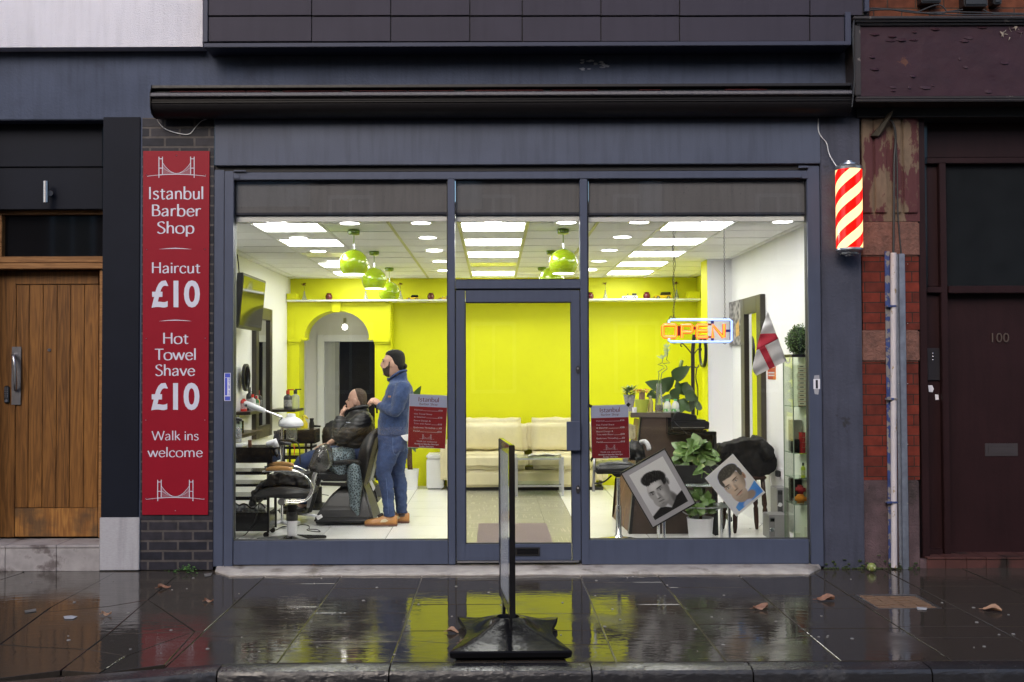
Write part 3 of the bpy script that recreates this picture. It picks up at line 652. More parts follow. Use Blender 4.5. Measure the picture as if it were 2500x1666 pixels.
def bridge(mb, cx, top, w, Y, rot=None, lw=1.0, cables=True):   # suspension bridge emblem: towers, deck, cables
    f = rot or (lambda a, b: (a, b)); h = w*.6; k = [0]
    def ln(a, b, t):
        k[0] += 1
        A, B = Vector((*a, 0)), Vector((*b, 0)); d = (B-A).normalized(); n = Vector((-d.y, d.x, 0))*t/2
        mb.add([P(*f(q.x, q.y), Y-.0001*(k[0] % 5)) for q in (A+n, B+n, B-n, A-n)], [(0, 1, 2, 3)])
    L_, R_ = cx-w/2, cx+w/2; deck = top+h*.83
    for x in (L_, L_+w*.1, R_-w*.1, R_): ln((x, top), (x, deck if x in (L_+w*.1, R_-w*.1) else top+h), 1.9*lw)
    for a, b in ((L_, L_+w*.1), (R_-w*.1, R_)):
        ln((a, top+h*.1), (b, top+h*.1), 1.7*lw); ln((a, top+h*.54), (b, top+h*.54), 1.7*lw)
    pt = lambda t, base: (L_+w*.1+(w*.8)*t, base+(deck-2-base)*(1-(2*t-1)**2))
    for base, o in ((top+h*.28, 0), (top+h*.5, 1)):
        for i in range(12): ln(pt(i/12, base), pt((i+1)/12, base), 1.0*lw if o == 0 else .6*lw)
    if cables:
        for i in range(1, 26):
            a = pt(i/26, top+h*.28); ln(a, (a[0], deck), .4*lw)
    for i in range(10):
        t0, t1 = i/10, (i+1)/10; y = lambda t: deck+5*lw*(2*t-1)**2*w/90
        ln((cx+(t0-.5)*w*1.66, y(t0)), (cx+(t1-.5)*w*1.66, y(t1)), (1.0 if i in (0, 1, 8, 9) else 1.7)*lw)
# ================================================================ RED SIGN
rsg = T('price_sign', 'tall red price board with white lettering on the brick pillar', 'sign', P(430, 1258, -.03))
MB().pp([(349.5, 369), (511.5, 369), (508, 1257.5), (347, 1257.5)], -.024, -.013).build('board', red_sign, rsg, bevel=.001)
YS = -.0252
for w_, bx_, tk, tn in (('Istanbul', (364, 496, 457, 486.5), .088, .045), ('Barber', (371, 491, 500, 528), .088, .045), ('Shop', (383.5, 474.5, 542, 570), .088, .045), ('Haircut', (371, 489, 641, 667), .088, .045), ('Hot', (398.5, 460, 813, 839.5), .088, .045), ('Towel', (378, 478, 852, 879), .088, .045), ('Shave', (379, 476.5, 891, 917.5), .088, .045), ('Walk ins', (370, 485, 1053, 1075), .075, .042), ('welcome', (360, 495, 1093, 1116), .075, .042)):
    tx = MB(); flare(tx, w_, bx_, YS, tk, tn); tx.build('lettering', sign_white, rsg)
for bx_ in ((370, 488, 684, 748), (369, 487, 934, 998.5)): t2 = MB(); text_in(t2, '\u00a310', bx_, YS-.0006, bold=.028); t2.build('price', sign_white, rsg)
for x, y in ((431, 383), (428, 1172)): t3 = MB(); bridge(t3, x, y, 86, YS); t3.build('emblem', sign_white, rsg)
for yv, x in ((607.5, 428), (783, 428)):
    pts = [(-40, 1.5), (-20, .2), (0, -.4), (20, .2), (40, 1.5)]; wd = [.1, 1.1, 1.6, 1.1, .1]; t3 = MB()
    t3.add([P(x+a, yv+b-w_, YS) for (a, b), w_ in zip(pts, wd)]+[P(x+a, yv+b+w_*.4, YS) for (a, b), w_ in zip(pts, wd)], [(i, i+1, 6+i, 5+i) for i in range(4)]); t3.build('dividing_line', sign_white, rsg)
sc_ = MB()
for a, b in ((431, 380), (358, 428), (502, 428), (358, 609.5), (500, 609), (357, 827), (501, 826), (356, 1026), (500, 1026), (356, 1218), (498, 1218), (428, 1247)): sc_.cyl(P(a, b, -.028), P(a, b, -.024), .004, n=8)
sc_.each('screw', steel, rsg)
# ================================================================ STICKERS
blue_st = M('blue sticker', (.06, .09, .5), .4, var=.2); white_st = M('white sticker', (.72, .72, .78), .5)
st = T('sticker', 'narrow blue telephone sticker on the left window jamb', 'sticker', P(555, 978, -.013))
MB().pb(547.5, 563, 911, 979, -.0135, -.0121).build('backing', white_st, st); q = MB()
q.pb(549, 562, 912, 922, -.0145, -.0136); q.pb(549, 555, 923, 966, -.0145, -.0136); q.pb(549, 562, 968, 978, -.0145, -.0136); q.build('print', blue_st, st)
q = MB(); text_in(q, '0161 483 6530', (923, 966, 0, 4), -.0147, rot=lambda a, b: (557.5+b, 966-(a-923)), bold=.02); q.build('number', blue_st, st)
st2 = T('sticker', 'torn black and white sticker taped on the right window jamb', 'sticker', P(1994, 962, -.013))
MB().pb(1986, 2002, 926, 950, -.0135, -.0121).build('backing', white_st, st2); MB().pb(1991.5, 1997, 928, 949, -.0142, -.0136).build('print', M('black print', (.01, .01, .02), .5), st2)
MB().pp([(1988, 917), (2000, 916), (2001, 926), (1987, 926)], -.0131, -.0121).build('tape', M('tape', (.3, .3, .34), .3), st2); MB().pp([(1987, 950), (2000, 950), (1998, 964), (1989, 962)], -.0131, -.0121).build('tape', M('tape', (.35, .35, .38), .3), st2)
# ================================================================ BARBER POLE
bp_ = T('barber_pole', 'glowing red and cream striped barber pole with grey caps on the pier', 'barber pole', P(2071, 625, -.15))
pm, t_, b_n, N, L = node_mat('lit stripe glass')
tc = N('ShaderNodeTexCoord'); sp = N('ShaderNodeSeparateXYZ'); L(tc.outputs['Object'], sp.inputs[0])
at = N('ShaderNodeMath'); at.operation = 'ARCTAN2'; L(sp.outputs[1], at.inputs[0]); L(sp.outputs[0], at.inputs[1])
a1 = N('ShaderNodeMath'); a1.operation = 'MULTIPLY'; a1.inputs[1].default_value = .0775*.62; L(at.outputs[0], a1.inputs[0])
a2 = N('ShaderNodeMath'); a2.operation = 'SUBTRACT'; L(sp.outputs[2], a2.inputs[0]); 
a1.inputs[1].default_value = .165*3/(2*math.pi)
L(a1.outputs[0], a2.inputs[1])
a3 = N('ShaderNodeMath'); a3.operation = 'DIVIDE'; a3.inputs[1].default_value = .165; L(a2.outputs[0], a3.inputs[0])
a4 = N('ShaderNodeMath'); a4.operation = 'FRACT'; L(a3.outputs[0], a4.inputs[0])
a5 = N('ShaderNodeMath'); a5.operation = 'GREATER_THAN'; a5.inputs[1].default_value = .5; L(a4.outputs[0], a5.inputs[0])
mx = N('ShaderNodeMix'); mx.data_type = 'RGBA'; mx.inputs[6].default_value = (1, .66, .28, 1); mx.inputs[7].default_value = (.85, .004, .002, 1); L(a5.outputs[0], mx.inputs[0])
L(mx.outputs[2], b_n.inputs['Base Color']); L(mx.outputs[2], b_n.inputs['Emission Color']); b_n.inputs['Emission Strength'].default_value = .85; b_n.inputs['Roughness'].default_value = .15
c0 = P(2074, 512, -.15); ZT, ZB = P(2073, 416, -.15).z, P(2073, 607, -.15).z
pc = Vector((P(2073, 512, -.15).x, -.15, ZB)); rad = 31.5*S(-.15)
o = MB().lathe([(0, 0), (rad, 0), (rad, ZT-ZB), (0, ZT-ZB)], (0, 0, 0), 40)
gl_ = T  # keep name free
bp_.location = pc
o.v = [v+pc for v in o.v]; o.build('striped_glass', pm, bp_, smooth=True)
capm = M('pole cap', (.34, .35, .37), .3, .8, var=.15)
MB().lathe([(0, 0), (rad*1.02, 0), (rad*1.03, .02), (rad*.92, .032), (rad*.62, .04), (rad*.6, .052), (rad*.3, .056), (rad*.28, .07), (0, .072)], (pc.x, pc.y, ZT), 32).build('top_cap', capm, bp_, smooth=True)
MB().lathe([(0, 0), (rad*1.02, 0), (rad*1.03, -.014), (rad*.85, -.03), (rad*.72, -.034), (rad*.7, -.045), (rad*.4, -.05), (rad*.36, -.06), (0, -.062)], (pc.x, pc.y, ZB), 32).build('bottom_cap', capm, bp_, smooth=True)
bb = MB().box(pc.x-.03, pc.x+.03, -.12, -.03, ZT-.02, ZT+.02); bb.box(pc.x-.03, pc.x+.03, -.12, -.03, ZB-.02, ZB+.02); bb.each('wall_bracket', capm, bp_)
# ================================================================ RIGHT NEIGHBOUR
nb = T('terrace_building', 'old brick terrace front with a peeling maroon fascia and maroon door 100', 'building', P(2350, 1390, 0))
brick_red = BRICK('red brick', (.16, .026, .015), (.1, .02, .013), (.03, .02, .016), .245, .0795, ms=.004, rough=.75, bump=.5)
brick_or = BRICK('orange brick', (.15, .05, .024), (.09, .028, .016), (.05, .03, .022), .22, .078, ms=.006, rough=.8, bump=.6)
maroon = M('maroon gloss', (.02, .0075, .0085), .45, spec=.22, var=.2, vs=3, bump=.08, bs=40, streak=.2)
maroon_b = M('peeling maroon board', (.032, .013, .02), .5, spec=.25, var=.22, vs=6, bump=.7, bs=7, col2=(.085, .035, .025), c2s=3, c2a=.7, c2w=.02, rvar=.1)
peel = M('peeling stone pilaster', (.14, .098, .065), .8, var=.3, vs=20, bump=.6, bs=40, col2=(.07, .017, .02), c2s=5, c2a=.49, c2w=.03, stretch=(1, 1, .45))
rough_st = M('pocked stone', (.14, .062, .045), .75, var=.5, vs=16, bump=1, bs=45)
base_r = M('stained base render', (.08, .05, .055), .85, var=.5, vs=8, bump=.8, bs=70, col2=(.015, .013, .009), c2s=2.2, c2a=.5, c2w=.15)
MB().pb(2118, 3000, -700, 60, -.02, .4).build('upper_wall', brick_or, nb)
fb = MB().pb(2097, 3000, 60, 234, -.2, .35).build('fascia_board', maroon_b, nb, label='peeling maroon fascia board')
m_ = MB().pb(2084, 3000, 38, 45, -.27, 0); m_.pb(2087, 3000, 45.3, 52, -.25, 0); m_.pb(2090, 3000, 52.3, 60, -.225, 0); m_.pb(2090, 3000, 234, 241, -.23, 0); m_.pb(2088, 3000, 241.3, 247, -.245, 0)
m_.pb(2086, 2102, 60.3, 233.7, -.215, 0)
m_.build('moulding', M('dark moulding', (.02, .014, .013), .4, var=.3, vs=20, col2=(.13, .11, .1), c2s=14, c2a=.62, c2w=.03), fb, bevel=.006)
MB().pb(2092, 3000, 248, 285, -.05, .35).build('soffit', frame_dark, nb)
fl = MB(); rs = random.Random(5)                                     # curled flakes of paint
for k in range(26):
    a, b = rs.uniform(2110, 2500), rs.choice([rs.uniform(64, 100), rs.uniform(90, 230)]); l_ = rs.uniform(6, 26); h = rs.uniform(1.5, 5)
    v = [P(a, b, -.2005), P(a+l_*.5, b-h*.4, -.2005), P(a+l_, b-h*.1, -.2005), P(a+l_, b+h, -.2005-rs.uniform(.004, .012)), P(a+l_*.5, b+h*1.3, -.2005-rs.uniform(.004, .014)), P(a, b+h*.6, -.203)]
    fl.add(v, [(0, 1, 4, 5), (1, 2, 3, 4)])
fl.build('paint_flake', maroon_b, fb)
fl = MB()
for k in range(12):
    a, b = rs.uniform(2440, 2500), rs.uniform(62, 96); fl.add([P(a+rs.uniform(-8, 8), b+rs.uniform(-8, 10), -.202-rs.uniform(0, .01)) for _ in range(3)], [(0, 1, 2)])
fl.build('paint_flake', M('bare flake', (.28, .24, .2), .8, var=.4), fb)
pi = MB().pb(2105, 2244, 285, 541, 0, .35)
pila = pi.build('pilaster_stone', peel, nb)
fl = MB()
for a, b in ((2105, 2131), (2136, 2165), (2180, 2200), (2206, 2240)): fl.pb(a, b, 286, 520, -.018, .0)
fl.build('flute', peel, pila, bevel=.006)
MB().pb(2103, 2246, 541.5, 626, -.022, .35).build('stone_block', rough_st, nb, bevel=.012, seg=3); MB().pb(2103, 2246, 806, 884, -.02, .35).build('stone_block', rough_st, nb, bevel=.012, seg=3)
bw = MB().pb(2106, 2244, 626.5, 805.5, -.004, .35); bw.pb(2106, 2244, 884.5, 1172, -.004, .35); bw.build('brick_pilaster', brick_red, nb)
MB().pb(2106, 2246, 1172.5, 1393, -.012, .35).build('pilaster_base', base_r, nb, bevel=.01)
# door surround
MB().box(P(2246, 900, .45).x, P(3000, 900, .45).x, .45, .55, 0, P(2300, 285, .45).z).build('backing_wall', frame_dark, nb); MB().box(P(3000, 900, 0).x, P(3800, 900, 0).x, -.02, .55, 0, P(2300, -700, 0).z).build('side_wall', brick_red, nb)
fr = MB(); YR = .12
fr.pb(2246, 2264, 285, 1366, .02, .4); fr.pb(2264, 3000, 285, 384, YR+.03, .4); fr.pb(2264, 3000, 384.5, 398, YR, .4)
fr.pb(2264, 2300, 398.5, 700, YR+.05, .4); fr.pb(2300, 2316, 398.5, 1362, YR, .4); fr.pb(2264, 2300, 700.5, 715, YR, .4); fr.pb(2316.4, 3000, 697, 715, YR, .4); fr.pb(2264, 2300, 715.5, 1350, YR+.05, .4); fr.pb(2264, 2302, 1341, 1366, YR-.01, .4)
fr.build('door_surround', maroon, nb, bevel=.004)
fan_g = M('fanlight glass', (.012, .014, .016), .03, var=.2, spec=.6)
MB().pb(2290, 3000, 390, 705, YR+.06, YR+.08).build('fanlight', fan_g, nb)
YM = YR+.1
md = MB().pb(2316, 3000, 715, 1352, YM, YM+.05).build('front_door', maroon, nb)
q = MB(); text_in(q, '100', (2421, 2463, 812, 836), YM-.006, bold=-.004); nn = q.build('door_number', M('brass painted number', (.12, .09, .075), .4, .4), md)
so_ = nn.modifiers.new('s', 'SOLIDIFY'); so_.thickness = .006
lpm = M('letter plate', (.075, .065, .068), .4, .5, var=.1)
lb = MB().pb(2405, 2485, 1083, 1114, YM-.006, YM).build('letter_plate', lpm, md, bevel=.002); MB().pb(2413, 2478, 1090, 1107, YM-.009, YM-.006).build('flap', lpm, lb, bevel=.002)
MB().pb(2330, 3000, 1353, 1356, YM-.02, YM+.02).build('weather_bar', white_plastic, md)
ic = MB().pb(2264.5, 2294.5, 850, 929, YR+.036, YR+.05).build('intercom', M('intercom plate', (.06, .055, .062), .35, .7, var=.1), nb, bevel=.002); q = MB()
for b in (863, 871, 879): q.ball(P(2278, b, YR+.035), .007, .004, .005, 10, 6)
q.each('button', chrome, ic, smooth=True)
for pts in ([(2266, 941), (2276, 941), (2280, 950), (2277, 958), (2268, 957)], [(2283, 963), (2291, 964), (2292, 976), (2284, 977)]):
    MB().pp(pts, YR+.0475, YR+.0499).build('sticker', white_st, label='torn white sticker scrap below the intercom, '+('ragged and upper' if pts[0][0] < 2280 else 'small and lower'), cat='sticker', group='sticker scraps')
ts = MB(); xs = [2263, 2309, 2360, 2408, 2458, 2508, 2558, 2608, 2658, 2708, 2758, 2808, 2858, 2908, 2958, 3008]
for a, b in zip(xs, xs[1:]): ts.pb(a+.5, b-.5, 1366.5, 1393, -.02, .3); ts.pb(a+.5, b-.5, 1361.5, 1366, -.028, .3)
ts.build('tiled_step', M('red quarry tile', (.075, .03, .026), .4, var=.35, vs=10, col2=(.02, .014, .012), c2s=5), nb, bevel=.003)
MB().pb(2246, 2264, 1366, 1393, -.01, .3).build('step_end', base_r, nb)
# pipes, cables
wp = M('peeling white pipe', (.5, .46, .47), .55, var=.12, vs=14, bump=.3, bs=60, col2=(.3, .22, .12), c2s=16, c2a=.6, c2w=.02, stretch=(1, 1, .5))
bluep = M('blue flaked paint', (.03, .05, .16), .5, var=.4, vs=18, col2=(.2, .18, .17), c2s=14, c2a=.5, c2w=.02)
dp = T('drain_pipe', 'peeling white and blue pipe down the red brick pilaster', 'pipe', P(2180, 1390, -.04))
MB().tube([P(2181, 618, -.045), P(2181.5, 1000, -.045), P(2183, 1386, -.045)], .023, 14).build('pipe', wp, dp, smooth=True)
MB().pb(2165, 2177, 614, 1382, -.03, -.0225).build('back_strip', bluep, dp)
for b in (745, 972, 1225): MB().pb(2166, 2192, b, b+5, -.073, -.022).build('clip', bluep, dp, bevel=.002)
gc = T('cable_guard', 'galvanised steel channel guard on the red brick pilaster', 'cable guard', P(2205, 1390, -.04))
za, zb_ = P(2205, 620, -.05).z, .0
gx0, gx1 = P(2193, 1000, -.05).x, P(2217, 1000, -.05).x; gm = (gx0+gx1)/2
MB().prism([(gx0, -.023, zb_), (gx0, -.03, zb_), (gx0+.016, -.032, zb_), (gx0+.018, -.062, zb_), (gx1-.018, -.062, zb_), (gx1-.016, -.032, zb_), (gx1, -.03, zb_), (gx1, -.023, zb_)], (0, 0, za)).build('channel', galv, gc, bevel=.003)
q = MB()
for b in (645, 790, 937, 1085, 1230):
    for x in (2194.5, 2216): q.cyl(P(x, b, -.036), P(x, b, -.028), .004, n=8)
q.each('rivet', steel, gc)
MB().tube(smoothpts([P(2168, 292, -.05), P(2178, 298, -.05), P(2185, 318, -.05), P(2186, 350, -.04), P(2183, 400, -.04), P(2182, 520, -.04), P(2181, 620, -.04)], 6), .0095, 8).build('black_cable', wire_black, label='thick black cable hanging down the peeling pilaster', cat='cable', smooth=True)
MB().tube(smoothpts([P(2186, 330, -.03), P(2190, 400, -.03), P(2192, 520, -.03), P(2200, 620, -.03)], 6), .006, 8).build('black_cable', wire_black, label='thinner black cable entering the galvanised channel', cat='cable', smooth=True)
cb = [[(2084, 150), (2084, 60), (2092, 30), (2110, 22), (2160, 22), (2240, 32), (2330, 30), (2520, 34)], [(2080, 262), (2086, 180), (2082, 70), (2095, 34), (2120, 26), (2200, 25), (2300, 36), (2520, 36)], [(2240, 30), (2290, 12), (2310, 30), (2280, 34), (2350, 24)], [(2400, 24), (2430, 34), (2520, 35)]]
cbn = T('cable_bundle', 'tangle of black cables lying along the fascia moulding', 'cables', P(2250, 36, -.1))
for pl_ in cb: MB().tube(smoothpts([P(a, b, -.28 if b > 45 else -.12) for a, b in pl_], 6), .006, 6).build('strand', wire_black, cbn, smooth=True)
for i, (a, b, c) in enumerate(((2250, 2298, 7), (2354, 2412, 15), (2426, 2446, 10))):
    jb = T('junction_box', ['black junction box nearest the cladding above the fascia', 'large black junction box above the fascia cables', 'small black junction box at the far right top'][i], 'box', P(a, c, -.1), 'black junction boxes')
    MB().pb(a, b, -30, c, -.12, -.02).build('case', black_soft, jb, bevel=.006); MB().pb(a+3, b-3, -34, c-4, -.126, -.12).build('lid', black_soft, jb, bevel=.003)
wd_ = WOOD('old board', (.06, .05, .035), (.02, .018, .014), scale=(3, 3, 3))
bs_ = [P(2184, 262, -.12), P(2172, 275, -.12), P(2150, 305, -.06), P(2127, 332, -.05), P(2146, 333, -.05), P(2160, 318, -.06), P(2180, 275, -.12)]
MB().prism(bs_, (.0, .035, 0)).build('broken_bracket', wd_, label='splintered timber bracket dangling under the maroon fascia', cat='bracket', bevel=.003)
# wall light
wlm = T('wall_light', 'brushed steel cylinder wall light above the street door', 'wall light', P(115, 495, .1))
MB().cyl(P(112, 443, .08), P(112, 495, .08), 6.8*S(.08), n=20).build('tube', steel, wlm, smooth=True); MB().cyl(P(122, 472, .1), P(122, 472, .155), .022, n=20).build('mount', steel, wlm, smooth=True)
# opposite side of the street (seen in the window reflections)
ob = T('opposite_terrace', 'brick terrace across the street, seen reflected in the upper window glass', 'building', (0, -19.5, 0))
ow = MB(); ow.box(-22, 22, -24, -20, 0, 9); ow.build('wall', BRICK('far brick', (.14, .06, .045), (.1, .045, .035), (.12, .1, .09), .23, .077), ob)
pale = M('pale window frame', (.6, .6, .6), .5); fw = MB(); fg = MB()
for k in range(11):
    for z in (.9, 4.3):
        x = -19+k*3.8; fw.box(x-.6, x+.6, -20, -19.94, z, z+1.9); fg.box(x-.5, x-.04, -19.945, -19.93, z+.1, z+1.8); fg.box(x+.04, x+.5, -19.945, -19.93, z+.1, z+1.8)
hw = MB(); hw.box(-7.6, -4.9, -20.02, -19.9, 5.9, 7.2); hw.box(-1.2, -.3, -20.02, -19.9, 5.8, 7.3); hw.box(3.9, 4.5, -20.02, -19.9, 5.6, 7.4); hw.box(-12, -10.5, -20.02, -19.9, 2.2, 4.0); hw.build('reflection_panel', M('added reflection panel', (.85, .85, .85), .6), ob); fw.build('window_frame', pale, ob); fg.build('window_glass', dark_glass, ob)  # white panels added so the shop glass reflects pale rectangles
MB().prism([(-22.3, -19.8, 9), (-22.3, -22, 10.6), (-22.3, -24.2, 9)], (44.6, 0, 0)).build('roof', M('slate', (.06, .06, .07), .6), ob)
# ================================================================ INTERIOR SHELL
CZ = 2.715
YB, YA = 5.36, 5.12
XL, XR = -2.6, 2.55
tile_f = M('pale floor tile', (.78, .775, .755), .28, var=.05, vs=5, bump=.02, col2=(.5, .49, .46), c2s=3, c2a=.62)
tile_g = M('grey floor tile', (.21, .205, .165), .3, var=.12, vs=3)
MB().box(-2.9, 2.9, .05, 7.2, -.01, FZ-.006).build('floor', M('grout', (.16, .16, .15), .8), kind='structure')
fl = MB()
xs = [-2.75, -2.15, -1.55, -.96, -.38]; xr = [.775, 1.37, 1.97, 2.57, 2.75]
for cols in (xs, xr):
    for i in range(len(cols)-1):
        q = .06
        while q < 7.1: fl.box(cols[i]+.004, cols[i+1]-.004, q, min(q+.62, 7.15)-.005, FZ-.02, FZ); q += .62
fl.build('floor', tile_f, kind='structure')
gf = MB()
q = .06; wxs = [-.378, -.09, .2, .49, .773]
while q < 5.35:
    for i in range(4): gf.box(wxs[i]+.0006, wxs[i+1]-.0006, q, q+.289, FZ-.02, FZ-.0004)
    q += .29
m, t, b, N, L = node_mat('veined lino')
tc = N('ShaderNodeTexCoord'); sp = N('ShaderNodeSeparateXYZ'); L(tc.outputs['Object'], sp.inputs[0])
fx = N('ShaderNodeMath'); fx.operation = 'FLOOR'; dv = N('ShaderNodeMath'); dv.operation = 'MULTIPLY_ADD'; dv.inputs[1].default_value = 1/.289; dv.inputs[2].default_value = 1.307; L(sp.outputs[0], dv.inputs[0]); L(dv.outputs[0], fx.inputs[0])
fy = N('ShaderNodeMath'); fy.operation = 'FLOOR'; dy = N('ShaderNodeMath'); dy.operation = 'MULTIPLY_ADD'; dy.inputs[1].default_value = 1/.29; dy.inputs[2].default_value = -.207; L(sp.outputs[1], dy.inputs[0]); L(dy.outputs[0], fy.inputs[0])
sm = N('ShaderNodeMath'); sm.operation = 'ADD'; L(fx.outputs[0], sm.inputs[0]); L(fy.outputs[0], sm.inputs[1])
pi_ = N('ShaderNodeMath'); pi_.operation = 'PINGPONG'; pi_.inputs[1].default_value = 1; L(sm.outputs[0], pi_.inputs[0])
cbs = []
for sc_x, sc_y in ((55, 2.5), (2.5, 55)):
    mp = N('ShaderNodeMapping'); mp.inputs['Scale'].default_value = (sc_x, sc_y, 1); L(tc.outputs['Object'], mp.inputs[0])
    n = N('ShaderNodeTexNoise'); n.inputs['Scale'].default_value = 1; n.inputs['Detail'].default_value = 4; n.inputs['Distortion'].default_value = 1.2; L(mp.outputs[0], n.inputs['Vector']); cbs.append(n)
mx = N('ShaderNodeMix'); L(pi_.outputs[0], mx.inputs[0]); L(cbs[0].outputs[0], mx.inputs[2]); L(cbs[1].outputs[0], mx.inputs[3])
rp = N('ShaderNodeMapRange'); rp.inputs[1].default_value = .55; rp.inputs[2].default_value = .66; L(mx.outputs[0], rp.inputs[0])
cm = N('ShaderNodeMix'); cm.data_type = 'RGBA'; cm.inputs[6].default_value = (.3, .29, .225, 1); cm.inputs[7].default_value = (.46, .44, .36, 1); L(rp.outputs[0], cm.inputs[0]); L(cm.outputs[2], b.inputs['Base Color']); b.inputs['Roughness'].default_value = .25
gf.build('floor', m, kind='structure')
MB().box(-.15, .5, .12, 1.97, FZ, FZ+.012).build('door_mat', M('speckled mat', (.2, .155, .15), .95, var=.5, vs=180, bump=.6, bs=200), label='flat mauve grey speckled mat inside the shop door', cat='doormat')
# ceiling: tiles, T bars
ct = MB(); D0 = .18; PW, PD = .555, .53
lights = {(-1.665, k): 1 for k in (0, 2, 6, 8)}; lights.update({(0, k): 1 for k in (0, 2, 4, 8)}); lights.update({(1.665, k): 1 for k in (0, 2, 4, 6, 8)})
cxs = [.2775-.555*6+.555*i for i in range(12)]
for i in range(11):
    x = cxs[i]+PW/2
    for k in range(-1, 11):
        y0 = D0+k*PD
        if y0+PD < .1 or y0 > 5.5: continue
        if (round(x-.0, 3) in [round(a, 3) for a, b in lights]) and False: continue
        hit = [1 for (a, b) in lights if abs(a-(x)) < .1 and b == k]
        if hit: continue
        sag = random.uniform(0, .004)
        ct.box(max(x-PW/2+.008, -2.62), min(x+PW/2-.008, 2.62), max(y0+.006, .08), min(y0+PD-.006, 5.4), CZ+sag, CZ+.02)
ct.build('ceiling', ceil_mat, kind='structure')
gm = MB(); gy = MB()
for i, x in enumerate(cxs):
    if -2.65 < x < 2.65: (gy if i in (4, 5, 6, 7) else gm).box(x-.012, x+.012, .08, 5.4, CZ-.004, CZ+.004)
for k in range(-1, 12):
    y = D0+k*PD
    if .1 < y < 5.4: gm.box(-2.62, 2.62, y-.005, y+.005, CZ-.0015, CZ+.004)
gm.build('ceiling', grid_white, kind='structure'); gy.build('ceiling', M('yellow grid', (.6, .6, .28), .5), kind='structure')  # middle bars coloured pale yellow
MB().box(-2.7, 2.7, .08, 7.0, CZ+.05, CZ+.15).build('ceiling', ceil_mat, kind='structure')
LP = EM('light panel', (1, .99, .96), 9.2); DL = EM('downlight disc', (1, .98, .94), 10.0)
off_m = M('unlit diffuser', (.82, .82, .72), .12, var=.02)
nthc = ['nearest the window', 'second from the window', 'third from the window', 'fourth from the window', 'at the back']
def panel(x, k, lit, lab):
    o = T('ceiling_light', lab, 'ceiling light', (x, D0+k*PD+PD/2, CZ), 'square ceiling light panels')
    MB().box(x-.255, x+.255, D0+k*PD+.012, D0+k*PD+PD-.012, CZ+.003, CZ+.03).build('diffuser', LP if lit else off_m, o)
    q = MB(); y0, y1 = D0+k*PD, D0+k*PD+PD
    for a in ((x-.27, x+.27, y0+.002, y0+.012), (x-.27, x+.27, y1-.012, y1-.002), (x-.27, x-.255, y0+.012, y1-.012), (x+.255, x+.27, y0+.012, y1-.012)): q.box(*a, CZ, CZ+.03)
    q.build('frame', grid_white, o)
for x, side in ((-1.665, 'left'), (0, 'middle'), (1.665, 'right')):
    for k in (0, 2, 4, 6, 8):
        lit = (x, k) in lights
        panel(x, k, lit, ('lit ' if lit else 'unlit ')+'square ceiling panel in the '+side+' row, '+nthc[k//2])
dls = [(x, .09) for x in (-1.717, -1.14, -.573, 0, .583, 1.16, 1.73, 2.3)]+[(x, 1.1+1.05*j) for j in range(4) for x in (-1.72, -.58, 1.14)]
dl0 = None
pos = ['leftmost', 'second', 'third', 'fourth', 'fifth', 'sixth', 'seventh', 'rightmost']
for i, (x, y) in enumerate(dls):
    y = max(y, .155)
    if i < 8: lab = 'round lit downlight, '+pos[i]+' of the front row along the window'
    else: lab = 'round lit downlight of the '+{-1.72: 'left', -.58: 'middle', 1.14: 'right'}[x]+' line running back, '+['nearest', 'second', 'third', 'farthest'][(i-8)//3]+' along it'
    if dl0 is None:
        dl0 = T('downlight', lab, 'downlight', (x, y, CZ), 'round downlights')
        MB().cyl((x, y, CZ-.005), (x, y, CZ-.001), .076, n=24).build('disc', DL, dl0)
        MB().lathe([(.077, -.006), (.09, -.004), (.092, -.0005), (.077, -.0005)], (x, y, CZ), 24).build('rim', white_plastic, dl0, smooth=True)
    else: dup(dl0, (x, y, CZ), lab)
q = MB()
for a, b in ((570, 1093), (1112, 1417), (1437, 1974)): q.pb(a, b, 524.7, 541, .0745, .0795)
q.build('ceiling', ceil_mat, kind='structure')
# walls
MB().box(XL-.15, XL, .1, 6.2, 0, CZ+.1).build('left_wall', white_wall, bld)
MB().box(XR, XR+.3, .1, 3.1, 0, CZ+.1).build('right_wall', white_wall, bld)
cb_ = MB().box(2.29, 2.9, 3.1, 3.42, 0, CZ+.1); cb_.build('chimney_breast', white_wall, bld)
MB().box(2.286, 2.2895, 3.1, 3.42, 0, CZ).build('breast_side', yellow, bld)
MB().box(2.605, 2.8, 3.42, 5.5, 0, CZ+.1).build('alcove_wall', yellow, bld)
xa = P(955, 900, YB).x
MB().box(xa, 2.8, YB, YB+.15, 0, CZ+.1).build('back_wall', yellow, bld)
bw = MB(); bw.box(XL, xa, YB-.02, YB+.13, P(800, 733, YB-.02).z, CZ+.1); bw.build('upper_back_wall', yellow, bld)
ar = [(700, 737), (955, 737), (955, 1192), (915, 1192), (915, 832), (901, 827)]+[(822+79*math.cos(t), 826-67*math.sin(t)) for t in [i*math.pi/24 for i in range(1, 24)]]+[(743, 827), (731, 832), (731, 1192), (700, 1192)]
arch = MB().pp(ar, YA, YB+.1).build('archway', yellow, bld)
q = MB(); q.pp([(807, 737), (833, 737), (829, 763), (811, 763)], YA-.05, YA)
for a, b in ((703, 735), (911, 952)):
    q.pb(a, b, 825, 836, YA-.05, YA); q.pb(a+2, b-2, 836.3, 841, YA-.035, YA); q.pb(a+4, b-5, 841.3, 1180, YA-.02, YA)
q.pp([(895, 827), (912, 825), (912, 830), (903, 832)], YA-.03, YA+.1); q.pp([(753, 827), (734, 825), (734, 830), (745, 832)], YA-.03, YA+.1)
q.pb(706, 720, 760, 824, YA-.012, YA); q.pb(942, 953, 742, 824, YA-.012, YA); q.pb(720, 806, 738, 746, YA-.015, YA); q.pb(834, 942, 738, 746, YA-.015, YA)
